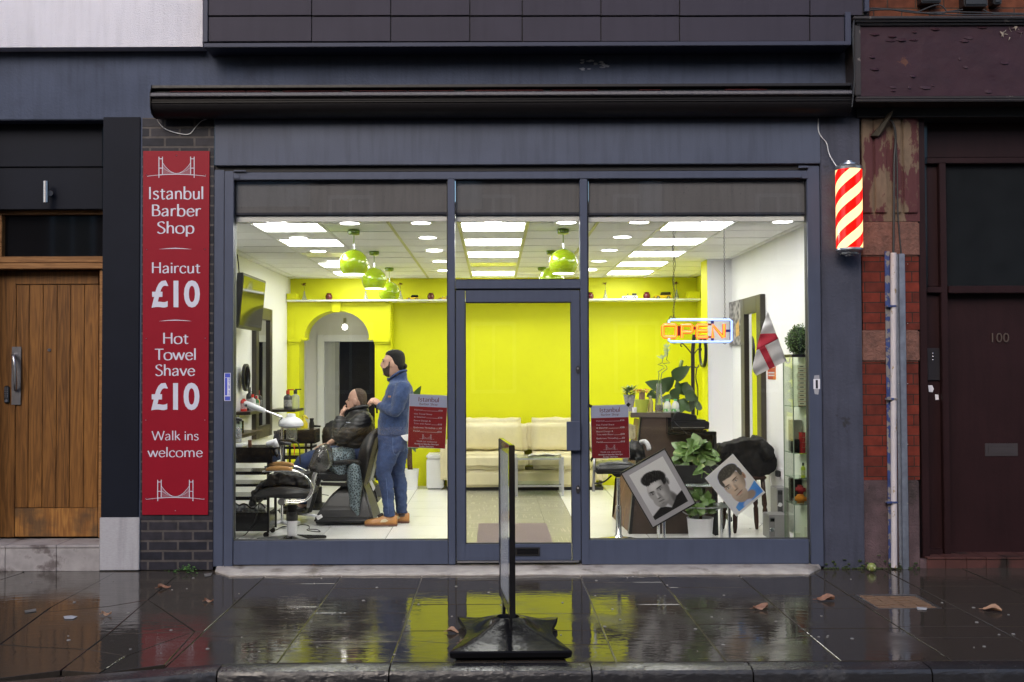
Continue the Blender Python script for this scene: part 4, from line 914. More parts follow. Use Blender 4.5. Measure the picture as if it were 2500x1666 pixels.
q.build('moulding', yellow, arch, bevel=.005)
nx0, nx1 = P(728, 900, YB).x, P(918, 900, YB).x
nw = M('niche paint', (.74, .73, .7), .6, var=.02)
n_ = MB(); n_.box(nx0-.1, nx0, YB+.1, 6.1, 0, CZ); n_.box(nx1, nx1+.1, YB+.1, 6.1, 0, CZ); n_.box(nx0, nx1, YB+.1, 6.1, P(820, 752, YB).z, CZ)
YN = 5.95
n_.pb(700, 774, 700, 1200, YN, YN+.1); n_.pb(774, 960, 700, 818, YN, YN+.1); n_.build('niche_wall', nw, bld)
q = MB(); q.pb(774, 791, 818, 1200, YN-.04, YN+.05); q.pb(791, 960, 818, 834, YN-.04, YN+.05); q.build('niche_door_frame', white_plastic, bld, bevel=.006)
MB().pb(791, 818, 834.5, 1200, YN+.02, YN+.06).build('niche_door', M('pale grey door', (.42, .42, .43), .5, var=.05), bld); MB().pb(818, 828, 834.5, 1200, YN, YN+.06).build('door_edge', M('door edge', (.3, .3, .31), .5, var=.2, streak=.3), bld)
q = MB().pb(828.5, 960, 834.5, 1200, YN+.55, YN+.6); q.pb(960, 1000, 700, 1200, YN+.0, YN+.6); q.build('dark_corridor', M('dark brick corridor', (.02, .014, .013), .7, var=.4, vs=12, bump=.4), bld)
# bulb
bu = T('bare_bulb', 'bare lit bulb hanging inside the yellow arch', 'light bulb', P(842, 795, 5.6))
MB().tube([P(842, 752, 5.6), P(842, 778, 5.6)], .004, 6).build('flex', wire_white, bu); MB().cyl(P(842, 777, 5.6), P(842, 790, 5.6), .02, .024, 12).build('holder', M('bulb holder', (.4, .38, .33), .4), bu, smooth=True)
MB().ball(P(842, 799, 5.6), .036).build('glass', EM('bulb glow', (1, .95, .88), 9), bu, smooth=True)
# shelf and its things
shx0, shx1 = XL+.01, 2.6
sh = T('wall_shelf', 'long white edged shelf across the lime back wall', 'shelf', (0, 5.2, P(1200, 733, 5.0).z))
zs = P(1200, 730.5, 5.02).z
MB().box(shx0, shx1, 5.02, 5.335, zs-.022, zs).build('board', M('shelf paint', (.8, .8, .7), .5), sh, bevel=.002)
q = MB(); q.box(shx0+.0, shx0+.12, 5.04, 5.3, zs+.001, zs+.08); q.box(shx1-.15, shx1-.01, 5.04, 5.3, zs+.001, zs+.085); q.build('end_block', yellow, sh)
Ysh = 5.2
glass_v = GLASS('vase glass', (.75, .78, .72), opac=.25)
redpot = M('wine red glaze', (.11, .006, .012), .12, var=.1, coat=.6)
flw = M('dried red flower', (.13, .015, .015), .8, var=.3)
wi = lambda px: P(px, 720, Ysh).x
def red_jar(px, lab):
    o = T('red_jar', lab, 'vase', (wi(px), Ysh, zs), 'wine red jars on the shelf')
    MB().lathe([(0, 0), (.032, 0), (.042, .02), (.046, .05), (.04, .07), (.03, .08), (.032, .092), (.026, .092), (.02, .08), (0, .078)], (wi(px), Ysh, zs), 20).build('body', redpot, o, smooth=True)
for px, lab in ((803, 'wine red jar above the arch keystone'), (1052, 'wine red jar between the yellow toy jeep and the mullion'), (1441, 'wine red jar just right of the door mullion'), (1579, 'wine red jar between the white and the black topped toy cars')): red_jar(px, lab)
def bud_vase(px, lab, fl, h=.11):
    x = wi(px); o = T('bud_vase', lab, 'vase', (x, Ysh, zs), 'slim conical bud vases on the shelf')
    MB().lathe([(0, 0), (.034, 0), (.03, .02), (.014, .075), (.008, h), (.011, h+.01), (.006, h+.01), (.004, h-.02), (0, .02)], (x, Ysh, zs), 16).build('glass', glass_v, o, smooth=True)
    if fl:
        MB().tube([(x, Ysh, zs+.03), (x+.004, Ysh, zs+.12), (x-.004, Ysh, zs+.2)], .003, 6).build('stem', stem_mat, o)
        q = MB(); r_ = random.Random(px)
        for k in range(16): q.leaf((x-.004, Ysh, zs+.2), (x-.004+r_.uniform(-.045, .045), Ysh+r_.uniform(-.04, .04), zs+.2+r_.uniform(-.012, .03)), (0, 0, 1), .022)
        q.build('flower', flw, o)
for px, lab, f_ in ((743, 'bud vase with dark dried flower at the left end of the shelf', 1), (893, 'empty conical vase partly behind the green pendants', 0), (978, 'bud vase with red flower left of the yellow jeep', 1), (1478, 'bud vase with red flower between jar and white jeep', 1), (1652, 'bud vase with flower behind the sign chain', 1)): bud_vase(px, lab, f_)
def toy_car(px, wpx, colr, roofc, lab, open_=False):
    x = wi(px); Lc = wpx*S(Ysh); o = T('toy_car', lab, 'toy car', (x, Ysh, zs), 'toy cars on the shelf'); h = Lc*.4
    m1 = M('toy paint', colr, .25, var=.03, coat=.5); m2 = M('toy roof', roofc, .4)
    pr = lambda pts, y0, y1: MB().prism([(x+a*Lc, Ysh+y0*Lc, zs+b*h) for a, b in pts], (0, (y1-y0)*Lc, 0))
    pr([(-.5, .2), (-.5, .48), (-.46, .52), (-.16, .58), (.44, .58), (.5, .5), (.5, .2)], -.2, .2).build('body', m1, o, bevel=Lc*.012)
    if open_: q = pr([(-.16, .58), (-.12, .92), (-.09, .92), (-.12, .58)], -.18, .18); q.build('windscreen', m2, o); q = pr([(.2, .58), (.16, .95), (.42, .95), (.44, .58)], -.19, .19); q.build('roof', m2, o)
    else: pr([(-.17, .585), (-.1, .98), (.42, .98), (.46, .585)], -.17, .17).build('cabin', dark_glass, o, bevel=Lc*.01); pr([(-.11, .98), (-.09, 1.04), (.42, 1.04), (.44, .98)], -.18, .18).build('roof', m2, o, bevel=Lc*.01)
    for sx in (-.3, .3):
        for sy in (-.19, .19):
            c = Vector((x+sx*Lc, Ysh+sy*Lc, zs+.24*h+.001)); tq = MB().cyl(c-Vector((0, .045*Lc, 0)), c+Vector((0, .045*Lc, 0)), .24*h, n=16).build('wheel', black_soft, o, smooth=True)
            MB().cyl(c-Vector((0, .05*Lc, 0)), c+Vector((0, .05*Lc, 0)), .13*h, n=12).build('hub', steel, tq)
    pr([(-.53, .22), (-.53, .34), (-.5, .34), (-.5, .22)], -.2, .2).build('bumper', black_soft, o)
ylw = (.75, .5, .01)
toy_car(1008, 30, ylw, (.02, .02, .02), 'yellow toy jeep with black hard top on the left of the shelf')
toy_car(1084, 26, ylw, (.3, .3, .32), 'open toy jeep half hidden by the left mullion', True)
toy_car(1537, 38, (.75, .75, .75), (.02, .02, .02), 'white open toy jeep on the right of the shelf', True)
toy_car(1618, 42, ylw, (.03, .02, .01), 'yellow toy car with a black roof beside the sign chain')
# pendants
def pendant(x, y, lab):
    o = T('pendant_lamp', lab, 'pendant lamp', (x, y, 2.26), 'lime globe pendant lamps')
    zc = 2.43
    pr = [(.02, .1225)]+[(.122*math.cos(a), .122*math.sin(a)) for a in [R(80-i*8) for i in range(16)]]+[(.0925, -.0845)]
    pr += [(.112*math.cos(a), .112*math.sin(a)) for a in [R(-40+i*10) for i in range(12)]]
    MB().loft([[Vector((x+r*math.cos(2*math.pi*k/32), y+r*math.sin(2*math.pi*k/32), zc+h)) for k in range(32)] for r, h in pr], cap=False).build('globe_shade', [lime_gloss], o, smooth='all')
    MB().cyl((x, y, zc-.087), (x, y, zc-.08), .0895, n=28).build('lit_opening', EM('pendant glow', (1, .98, .85), 3.2), o)
    MB().lathe([(0, .0), (.05, 0), (.052, -.01), (.048, -.034), (.03, -.038), (0, -.038)], (x, y, CZ-.003), 24).build('canopy', M('green enamel', (.2, .33, .008), .2, coat=.5), o, smooth=True)
    MB().cyl((x, y, zc+.165), (x, y, CZ-.03), .004, n=8).build('cord', M('green cord', (.25, .38, .02), .5), o); MB().cyl((x, y, zc+.12), (x, y, zc+.17), .007, n=10).build('stem', chrome, o, smooth=True)
    return o
p0_ = pendant(-1.165, .6, 'lime globe pendant, the nearest of the left line')
for x, y, lab in ((-1.175, 2.2, 'lime globe pendant, the middle of the left line'), (-1.195, 3.92, 'lime globe pendant, the farthest of the left line'), (.585, .6, 'lime globe pendant, the nearest of the right line'), (.575, 2.2, 'lime globe pendant half hidden behind the nearest right one'), (.56, 3.92, 'lime globe pendant, the farthest of the right line')): dup(p0_, (x, y, 2.26), lab)
# ================================================================ LEFT WALL: TV, mirrors, shelves
tv = T('television', 'wall mounted black television tilted over the left mirrors', 'television', (-2.42, 2.2, 1.95))
def tilt(v): return Vector((v[0]+(v[2]-2.2)*.09, v[1], v[2]))
q = MB().box(-2.445, -2.385, 1.76, 2.76, 1.95, 2.47); q.v = [tilt(v) for v in q.v]; q.build('casing', black_soft, tv, bevel=.006)
q = MB().box(-2.3845, -2.382, 1.785, 2.735, 1.975, 2.445); q.v = [tilt(v) for v in q.v]; q.build('screen', M('glossy screen', (.01, .01, .011), .06, spec=.35), tv)
q = MB().box(XL, -2.44, 2.0, 2.3, 2.1, 2.35); q.build('bracket', black_soft, tv)
MB().tube(smoothpts([(-2.55, 2.3, 2.7), (-2.54, 2.31, 2.6), (-2.52, 2.28, 2.5), (-2.46, 2.3, 2.45)], 5), .006, 6).build('cord', wire_black, tv)
frame_wood = M('dark wenge', (.04, .033, .022), .33, var=.2, vs=10, stretch=(4, 4, .4))
mir_m = M('mirror', (.86, .88, .87), .01, 1, var=0)
def wall_mirror(xw, sgn, y0, y1, z0, z1, fwid, lab, th=.05):
    o = T('wall_mirror', lab, 'mirror', (xw, (y0+y1)/2, z0), 'dark framed wall mirrors'); xf = xw+sgn*th
    a, b = min(xw, xf), max(xw, xf); q = MB()
    q.box(a, b, y0, y0+fwid, z0, z1); q.box(a, b, y1-fwid, y1, z0, z1); q.box(a, b, y0+fwid, y1-fwid, z1-fwid, z1); q.box(a, b, y0+fwid, y1-fwid, z0, z0+fwid)
    q.build('frame', frame_wood, o, bevel=.004)
    xm = xw+sgn*th*.5; MB().box(min(xw, xm), max(xw, xm), y0+fwid, y1-fwid, z0+fwid, z1-fwid).build('glass', mir_m, o)
wall_mirror(XL, 1, 1.3, 2.28, .85, 2.24, .13, 'dark framed mirror on the left wall just behind the window jamb')
wall_mirror(XL, 1, 3.17, 4.0, .8, 2.24, .13, 'tall dark framed mirror on the left wall below the television')
wall_mirror(XR, -1, 1.69, 2.5, .7, 2.244, .16, 'tall dark framed mirror on the right white wall')
def round_mirror(c, r, sgn, lab, rim=.02, asp=1):
    o = T('round_mirror', lab, 'mirror', c); c = Vector(c)
    MB().lathe([(r-.004, 0), (r+rim, 0), (r+rim, sgn*.03), (r-.004, sgn*.03)], c, 32, 'x', 1, asp).build('rim', black_soft, o, smooth=True); MB().lathe([(0, 0), (r-.002, 0), (r-.002, sgn*.018), (0, sgn*.018)], c, 32, 'x', 1, asp).build('glass', mir_m, o, smooth=True)
round_mirror((2.285, 3.27, P(1716, 858, 3.27).z), .155, -1, 'round black rimmed mirror on the yellow chimney side')
c_ = PX(597, 922, -2.55)
round_mirror(c_, .125, 1, 'black hand mirror hanging on the left white wall', rim=.015)
def pshelf(xw, y0, y1, z, dep, lab):
    return MB().box(min(xw, xw+dep), max(xw, xw+dep), y0, y1, z-.03, z).build('bottle_shelf', frame_wood, label=lab, cat='shelf', bevel=.002, group='small dark bottle shelves')
def bottle(c, r, h, colr, capc, lab, gl=False, grp='bottles on the left wall', pump=False):
    o = T('bottle', lab, 'bottle', c, grp); c = Vector(c)
    mm = GLASS('bottle clear', colr, opac=.3) if gl else M('bottle plastic', colr, .3, var=.05)
    MB().lathe([(0, 0), (r, 0), (r, h*.62), (r*.85, h*.7), (r*.4, h*.76), (r*.38, h*.8), (0, h*.8)], c, 14).build('body', mm, o, smooth=True)
    q = MB().lathe([(0, h*.801), (r*.45, h*.801), (r*.42, h), (0, h)], c, 12)
    if pump: q.box(c.x-.004, c.x+r*1.4, c.y-.006, c.y+.006, c.z+h, c.z+h*1.06)
    q.build('cap', M('cap', capc, .35), o, smooth=True)
    if not gl: MB().lathe([(r*1.012, h*.15), (r*1.012, h*.5)], c, 14).build('label_band', M('paper label', (min(1, colr[0]*.4+.35), min(1, colr[1]*.4+.35), min(1, colr[2]*.4+.35)), .5, var=.5, vs=60), o, smooth=True)
zs1 = P(612, 1003, 2.7).z
pshelf(XL, 2.36, 3.12, zs1, .17, 'dark shelf of bottles between the two left mirrors')
for i, (dx, y, r, h, c, k, lab) in enumerate(((.06, 2.55, .033, .16, (.55, .03, .03), (.7, .7, .7), 'red bottle at the near end of the left wall shelf'), (.12, 2.68, .034, .17, (.5, .5, .5), (.6, .03, .02), 'white bottle with a red cap on the left wall shelf'), (.07, 2.76, .035, .24, (.03, .03, .03), (.1, .1, .1), 'tallest black can on the left wall shelf'), (.12, 2.86, .03, .15, (.03, .16, .04), (.55, .02, .05), 'green bottle with a red cap on the left wall shelf'), (.1, 2.97, .032, .15, (.8, .25, .05), (.8, .8, .8), 'orange and white tube at the far end of the left wall shelf'), (.05, 2.88, .04, .2, (.05, .05, .06), (.4, .4, .4), 'squat dark tub behind the left wall bottles'))):
    bottle((XL+dx, y, zs1), r, h, c, k, lab)
zs2 = P(680, 1000, 4.1).z
pshelf(XL, 4.06, 4.62, zs2, .3, 'dark shelf with soap pumps beyond the left mirror')
for dx, y, c, k, lab, g_ in ((.2, 4.15, (.05, .05, .06), (.6, .05, .03), 'dark pump bottle with red collar on the far left shelf', False), (.25, 4.35, (.85, .88, .85), (.03, .03, .03), 'clear soap pump on the far left shelf', True)): bottle((XL+dx, y, zs2), .05, .22, c, k, lab, g_, 'pump bottles on the far shelf', True)
zs3 = P(605, 1057, 2.2).z
pshelf(XL, 1.75, 2.7, zs3, .22, 'lowest dark shelf with a blue jar by the left jamb')
jr = T('barbicide_jar', 'glass disinfectant jar with blue liquid on the lowest left shelf', 'jar', (XL+.14, 2.0, zs3))
jc = (XL+.14, 2.0, zs3); MB().lathe([(0, 0), (.05, 0), (.05, .13), (.046, .13), (.046, .004), (0, .004)], jc, 18).build('glass', GLASS('jar glass', (.9, .95, .95)), jr, smooth=True)
MB().lathe([(0, .006), (.044, .006), (.044, .055), (0, .055)], jc, 18).build('liquid', M('blue liquid', (.02, .2, .35), .1), jr, smooth=True); MB().lathe([(0, .132), (.054, .132), (.05, .15), (.01, .155), (.008, .18), (0, .18)], jc, 18).build('lid', steel, jr, smooth=True)
# picture on right wall
pcm, t, b, N, L = node_mat('street print'); tc = N('ShaderNodeTexCoord'); mp = N('ShaderNodeMapping'); mp.inputs['Scale'].default_value = (1, 6, 9); L(tc.outputs['Object'], mp.inputs[0]); n = N('ShaderNodeTexVoronoi'); n.inputs['Scale'].default_value = 2.2; L(mp.outputs[0], n.inputs['Vector']); cr = N('ShaderNodeValToRGB'); L(n.outputs['Distance'], cr.inputs[0]); cr.color_ramp.elements[0].color = (.03, .028, .03, 1); cr.color_ramp.elements[1].color = (.5, .47, .46, 1); cr.color_ramp.elements[0].position = .2; L(cr.outputs[0], b.inputs['Base Color'])
pw_ = T('canvas_print', 'street scene canvas print on the right wall beside the mirror', 'picture', (XR, 2.82, 1.85))
a_ = PX(1808, 790, 2.52).y; b_2 = PX(1780, 790, 2.52).y; zt, zb = PX(1795, 735, 2.52).z, PX(1795, 843, 2.52).z
MB().box(2.52, XR, a_-.02, b_2, zb, zt).build('canvas', pcm, pw_)
q = MB(); q.add([(2.5185, a_+.05, zb+.1), (2.5185, a_+.2, zb+.08), (2.5185, a_+.22, zb+.2), (2.5185, a_+.08, zb+.26)], [(0, 1, 2, 3)]); q.build('yellow_figure', M('print yellow', (.6, .35, .06), .5, var=.4, vs=40), pw_)
nt_ = T('notice', 'small red and orange notice taped on the right wall behind the flag', 'notice', PX(1884, 930, 2.54))
p0, p1 = PX(1893, 927, 2.545), PX(1874, 880, 2.545)
MB().box(2.545, XR, p0.y, p1.y, p0.z, p1.z).build('card', M('red card', (.45, .04, .02), .5, col2=(.7, .2, .03), c2s=3, c2a=.5), nt_)
q = MB(); [q.box(2.5435, 2.5448, p0.y+.03, p1.y-.03, p0.z+.03+.025*k, p0.z+.042+.025*k) for k in (0, 1, 3)]; q.box(2.5435, 2.5448, p0.y+.09, p0.y+.11, p0.z+.13, p0.z+.19); q.box(2.5435, 2.5448, p0.y+.13, p0.y+.15, p0.z+.13, p0.z+.19); q.build('print', sign_white, nt_)
# ================================================================ SOFA, TABLE, STOOL, FLOOR PLANT
cream = M('cream leather', (.74, .67, .44), .36, var=.07, vs=7, bump=.55, bs=16)
sofa = T('sofa', 'cream leather two seat sofa against the lime wall', 'sofa', (P(1280, 1190, 5).x, 5.0, FZ))
def cushion(x0, x1, y0, y1, z0, z1, nm, seed, bev=.06, amp=.02):
    q = MB(); nx, ny, nz = 14, 7, 9
    q.box(x0, x1, y0, y1, z0, z1); o = q.build(nm, cream, sofa, bevel=bev, seg=4, smooth='all')
    bm = bmesh.new(); bm.from_mesh(o.data); bmesh.ops.subdivide_edges(bm, edges=[e for e in bm.edges if e.calc_length() > .1], cuts=6, use_grid_fill=True); bm.normal_update(); bm.to_mesh(o.data); bm.free()
    displace(o, amp, 6, seed, (1, 1, .6))
    for p in o.data.polygons: p.use_smooth = True
X_ = lambda px, Y=4.95: P(px, 1100, Y).x
Zs = lambda py, Y: P(1280, py, Y).z
cushion(X_(1112), X_(1286.5), 5.0, 5.33, Zs(1112, 5), Zs(1022, 5), 'back_cushion', 1, .07, .03); cushion(X_(1287.5), X_(1452), 5.0, 5.33, Zs(1112, 5), Zs(1022, 5), 'back_cushion', 5, .07, .03)
cushion(X_(1112), X_(1290), 4.74, 5.1, Zs(1148, 4.74), Zs(1106, 4.74)+.0, 'seat_cushion', 9, .05, .016); cushion(X_(1291), X_(1452), 4.74, 5.1, Zs(1148, 4.74), Zs(1106, 4.74), 'seat_cushion', 14, .05, .016)
cushion(X_(1112), X_(1452), 4.78, 5.3, Zs(1190, 4.78), Zs(1149, 4.78), 'base', 20, .02, .008)
for a, b in ((1076, 1111), (1453, 1482)): cushion(X_(a), X_(b), 4.74, 5.33, Zs(1190, 4.74), Zs(1075, 4.74), 'arm', a, .08, .012)
MB().box(X_(1100), X_(1470), 4.83, 5.25, FZ, Zs(1190, 4.83)-.002).build('plinth', black_soft, sofa)
alu = M('aluminium', (.55, .56, .6), .35, .85, var=.05)
ctb = T('coffee_table', 'glass topped aluminium coffee table in front of the sofa', 'coffee table', (P(1317, 1200, 4.3).x, 4.4, FZ))
tx0, tx1 = P(1258, 1200, 4.2).x, P(1377, 1200, 4.2).x; zt = P(1320, 1119, 4.2).z; zl = P(1320, 1187, 4.2).z; ty0, ty1 = 4.2, 4.68
for x in (tx0, tx1-.03):
    for y in (ty0, ty1-.03): MB().box(x, x+.03, y, y+.03, FZ, zt+.012).build('leg', alu, ctb, bevel=.003)
q = MB(); q.box(tx0+.031, tx1-.031, ty0+.004, ty0+.022, zt-.02, zt-.004); q.box(tx0+.031, tx1-.031, ty1-.022, ty1-.004, zt-.02, zt-.004); q.box(tx0+.031, tx1-.031, ty0+.004, ty0+.022, zl-.01, zl+.006); q.box(tx0+.031, tx1-.031, ty1-.022, ty1-.004, zl-.01, zl+.006); q.box(tx0+.004, tx0+.024, ty0+.03, ty1-.03, zt-.02, zt-.004); q.box(tx1-.024, tx1-.004, ty0+.03, ty1-.03, zt-.02, zt-.004); q.build('rail', alu, ctb)
tg = GLASS('table glass', (.82, .9, .84), opac=.06)
MB().box(tx0+.02, tx1-.02, ty0+.01, ty1-.01, zt-.003, zt+.006).build('top', tg, ctb); MB().box(tx0+.03, tx1-.03, ty0+.03, ty1-.03, zl+.007, zl+.013).build('shelf', tg, ctb)
np_ = MB(); r_ = random.Random(3)
for k in range(4): 
    x0, y0, a = P(1322, 1110, 4.4).x, 4.42, r_.uniform(-.2, .2)
    g_ = [[Vector((x0+(i/6-.5)*.32+.02*k, y0+(j/3-.5)*.2, zt+.007+.006*k+.012*math.sin(i*1.7+k)*(k > 1)*.6+.006)) for i in range(7)] for j in range(4)]
    np_.add([v for row in g_ for v in row], [(j*7+i, j*7+i+1, j*7+i+8, j*7+i+7) for j in range(3) for i in range(6)])
np_.build('newspaper', M('newsprint', (.6, .58, .54), .9, var=.35, vs=30), label='folded newspaper lying on the glass coffee table', cat='newspaper')
st_ = T('stool', 'white leather cube stool beside the sofa', 'stool', (P(1062, 1189, 5).x, 5.0, FZ))
wl_ = M('white leatherette', (.75, .75, .76), .4, var=.03)
a, b = P(1041, 1150, 4.95).x, P(1083, 1150, 4.95).x
MB().box(a, b, 4.95, 5.3, FZ+.012, P(1060, 1122, 4.95).z).build('body', wl_, st_, bevel=.012); MB().box(a-.003, b+.003, 4.945, 5.305, P(1060, 1121, 4.95).z, P(1060, 1110, 4.95).z).build('seat_pad', wl_, st_, bevel=.018, seg=3); MB().box(a+.02, b-.02, 4.97, 5.28, FZ, FZ+.012).build('foot', black_soft, st_)
def planter(name, lab, c, r0, r1, h, mat, cat='plant'):
    o = T(name, lab, cat, c); c = Vector(c)
    MB().lathe([(0, 0), (r0, 0), (r1, h-.012), (r1+.004, h), (r1-.008, h), (r1-.012, h-.03), (0, h-.03)], c, 28).build('pot', mat, o, smooth=True)
    MB().lathe([(0, h-.031), (r1-.012, h-.031), (r1-.014, h-.022), (0, h-.018)], c, 20).build('soil', soil, o)
    return o
def broad(mb, base, tip, w_, nrm=(0, -1, .3), droop=.15): mb.leaf(base, tip, nrm, w_, droop, 7, .12)
fpY = 5.0; fc = Vector((P(1002, 1190, fpY).x, fpY, FZ))
fp_ = planter('potted_tree', 'tall plant with a thick trunk in a white pot beside the barber', fc, .088, .105, .25, white_plastic)
MB().tube(smoothpts([fc+Vector((0, 0, .2)), P(1000, 1120, fpY), P(1001, 1090, fpY), P(1000, 1040, fpY), P(1003, 990, fpY)], 5), [.032]*8+[.026]*8+[.018]*5, 10).build('trunk', WOOD('bark', (.16, .1, .06), (.06, .035, .02), rough=.9, scale=(20, 20, 8), coat=0), fp_, smooth=True)
q = MB()
for a in ((1003, 990, 1027, 943, .11), (1003, 992, 985, 950, .1), (1000, 1000, 1022, 975, .1), (1002, 1085, 1020, 1095, .07), (1000, 1090, 985, 1096, .07), (1002, 1080, 1015, 1104, .06), (1000, 1020, 1030, 1015, .1), (1000, 1020, 975, 1010, .1)): broad(q, P(a[0], a[1], fpY), P(a[2], a[3], fpY-.08), a[4])
q.build('foliage', leaf_dark, fp_, smooth='all')
# ================================================================ PEOPLE
def rows(mb, data, Y, org, k, n=22, pw=2.0, ysh=0):
    rg = []
    for zy, xf, xb, hd in data:
        a = P(org[0]+xf/k, org[1]+zy/k, Y); b = P(org[0]+xb/k, org[1]+zy/k, Y); c = (a+b)/2; rx = (b.x-a.x)/2; ring = []
        for i in range(n):
            t = 2*math.pi*i/n; ct, st = math.cos(t), math.sin(t)
            ring.append(Vector((c.x+rx*math.copysign(abs(ct)**(2/pw), ct), Y+ysh+hd*math.copysign(abs(st)**(2/pw), st), a.z)))
        rg.append(ring)
    return mb.loft(rg)
def limb(mb, pts, n=14, k=5):
    pp = [Vector(p[0]) for p in pts]; rr = [p[1] for p in pts]
    sp = smoothpts(pp, k); rs = []
    for i in range(len(pts)-1): rs += [rr[i]+(rr[i+1]-rr[i])*(j/k) for j in range(k)]
    rs.append(rr[-1]); return mb.tube(sp, rs, n)
def hand(mb, wrist, fwd, side, curl=1.0, thumb=1, L=.095, point=False):   # palm, four bent fingers of unequal length, a thumb from its side
    w_ = Vector(wrist); f = Vector(fwd).normalized(); s = Vector(side); s = (s-f*s.dot(f)).normalized(); nrm = f.cross(s).normalized()
    for o in (-.55, 0, .55): mb.tube([w_+s*o*.03, w_+f*L*.5+s*o*.05, w_+f*L*.95+s*o*.055], [.017, .018, .013], 8)
    for i, (o, l) in enumerate(((-.9, .074), (-.3, .084), (.3, .079), (.9, .062))):
        b = w_+f*L*.92+s*o*.034; pts = [b-f*.02]; d = f.copy(); c_ = (.12 if (point and i == 0) else curl)
        p = b
        for seg, fr in enumerate((.42, .33, .25)):
            a = c_*(.5+.35*seg); d = (d*math.cos(a)+nrm*math.sin(a)).normalized(); pts.append(p); p = p+d*l*fr
        pts.append(p); mb.tube(pts, [.0095, .0095, .0088, .008, .0065], 8)
    tb = w_+f*.03+s*(-.03*thumb); d = (f*.7-s*thumb*.7+nrm*.25).normalized()
    mb.tube([w_+f*.015, tb, tb+d*.035, tb+d*.035+(d+f*.5+nrm*.4).normalized()*.03], [.014, .0125, .0105, .008], 8)
skin1 = M('skin', (.58, .345, .255), .5, var=.06, vs=30, bump=.05, bs=200); skin2 = M('skin warm', (.58, .35, .26), .48, var=.06, vs=30, bump=.05, bs=200)
hair_b = M('black hair', (.006, .005, .0045), .5, spec=.28, var=.4, vs=60, bump=.9, bs=60, stretch=(.5, 3, 6)); hair_s = M('cropped hair', (.11, .08, .06), .85, spec=.15, var=.5, vs=90, bump=.5, bs=250)
beard_m = M('short beard', (.062, .042, .034), .8, var=.5, vs=120, bump=.6, bs=300); eye_m = M('eye', (.02, .015, .012), .15); lip_m = M('lip', (.36, .14, .11), .5)
fleece = M('blue fleece', (.029, .056, .148), .95, var=.36, vs=55, bump=.5, bs=260, sheen=.2)
denim = M('blue denim', (.032, .056, .142), .85, var=.4, vs=9, bump=.2, bs=300, col2=(.085, .13, .26), c2s=4, c2a=.55, c2w=.25)
tan = M('tan leather', (.42, .19, .055), .35, var=.2, vs=20); cream_l = M('cream leather panel', (.6, .5, .33), .5); sole_m = M('brown sole', (.16, .08, .06), .6)
O1, K1 = (720, 830), 6.03; O2, K2 = (720, 1060), 5.808
q1 = lambda zx, zy, Y: P(720+zx/6.03, 830+zy/6.03, Y)
q2 = lambda zx, zy, Y: P(720+zx/5.808, 1060+zy/5.808, Y)
def face(mb, nose, Y, hd, ears, k=1):
    b, t_, l_ = nose     # bridge, tip, lip base
    mb.tube([b, (b+t_)/2+Vector((-.002, 0, 0)), t_+Vector((.006, 0, .002))], [.007, .011, .013], 8); mb.ball(t_+Vector((.006, 0, .001)), .011, .014, .009, 8, 6)
    mb.tube([t_+Vector((.012, 0, -.006)), l_], [.01, .008], 8)
    for s in (-1, 1):
        e = Vector((ears.x, Y+s*(hd+.003), ears.z)); mb.lathe([(0, -.006), (.017, -.006), (.019, .003), (.011, .006), (.009, .001), (0, .0)], e, 14, 'y', .85, 1.7)
# ---- standing barber
Ym = 1.99
man = T('person', 'man with tied back hair in blue fleece and jeans standing with raised hands', 'person', (q1(1450, 1000, Ym).x, Ym, FZ))
hb = MB()
rows(hb, [(150, 1440, 1505, .02), (166, 1392, 1558, .047), (192, 1352, 1588, .063), (230, 1332, 1608, .072), (265, 1314, 1616, .075), (295, 1289, 1618, .075), (318, 1297, 1617, .073), (350, 1301, 1614, .073), (385, 1303, 1604, .072), (415, 1296, 1590, .068), (445, 1297, 1575, .064), (475, 1303, 1560, .06), (505, 1310, 1545, .053), (528, 1330, 1530, .042), (545, 1370, 1520, .035)], Ym, O1, K1, pw=2.25)
rows(hb, [(470, 1420, 1580, .052), (540, 1410, 1590, .055), (620, 1400, 1620, .065), (680, 1390, 1680, .12), (760, 1350, 1725, .17), (900, 1310, 1720, .175), (1100, 1260, 1680, .16), (1300, 1262, 1640, .145), (1400, 1270, 1625, .125), (1480, 1290, 1610, .11)], Ym, O1, K1)
face(hb, (q1(1296, 318, Ym), q1(1264, 388, Ym), q1(1292, 418, Ym)), Ym, .073, q1(1440, 355, Ym))
hb.ball(q1(1298, 437, Ym), .009, .02, .006, 8, 6); hb.ball(q1(1299, 454, Ym), .0105, .018, .0065, 8, 6); hb.ball(q1(1318, 505, Ym), .016, .025, .014, 8, 6)
for s, e1, e2, w_ in ((-1, (1490, 1040), (1280, 968), (1255, 958)), (1, (1470, 1040), (1262, 945), (1238, 935))):
    Ys = Ym+s*.19; hbY = Ym+s*.07
    limb(hb, [(q1(1585, 690, Ys), .06), (q1(1540, 860, Ym+s*.23), .048), (q1(*e1, Ym+s*.23), .04), (q1(1350, 1000, Ym+s*.15), .036), (q1(*e2, hbY), .027), (q1(w_[0], w_[1], hbY), .025)])
    hand(hb, q1(w_[0]+12, w_[1], hbY), (-.75, -s*.15, .42) if s < 0 else (-.8, -.25, .5), (0, 1, .35), 1.6, thumb=-1 if s < 0 else 1, L=.075)
for s, L_ in ((-1, [(1375, 120), (1290, 400), (1270, 570), (1310, 850), (1338, 1170)]), (1, [(1480, 120), (1450, 400), (1462, 570), (1495, 850), (1512, 1110)])):
    limb(hb, [(q2(*p, Ym+s*.1), r) for p, r in zip(L_, (.07, .062, .046, .04, .03))])
    h = q2(*L_[-1], Ym+s*.1); hb.tube([h, h+Vector((-.07, 0, -.05)), h+Vector((-.16, 0, -.06))], [.028, .03, .022], 10)
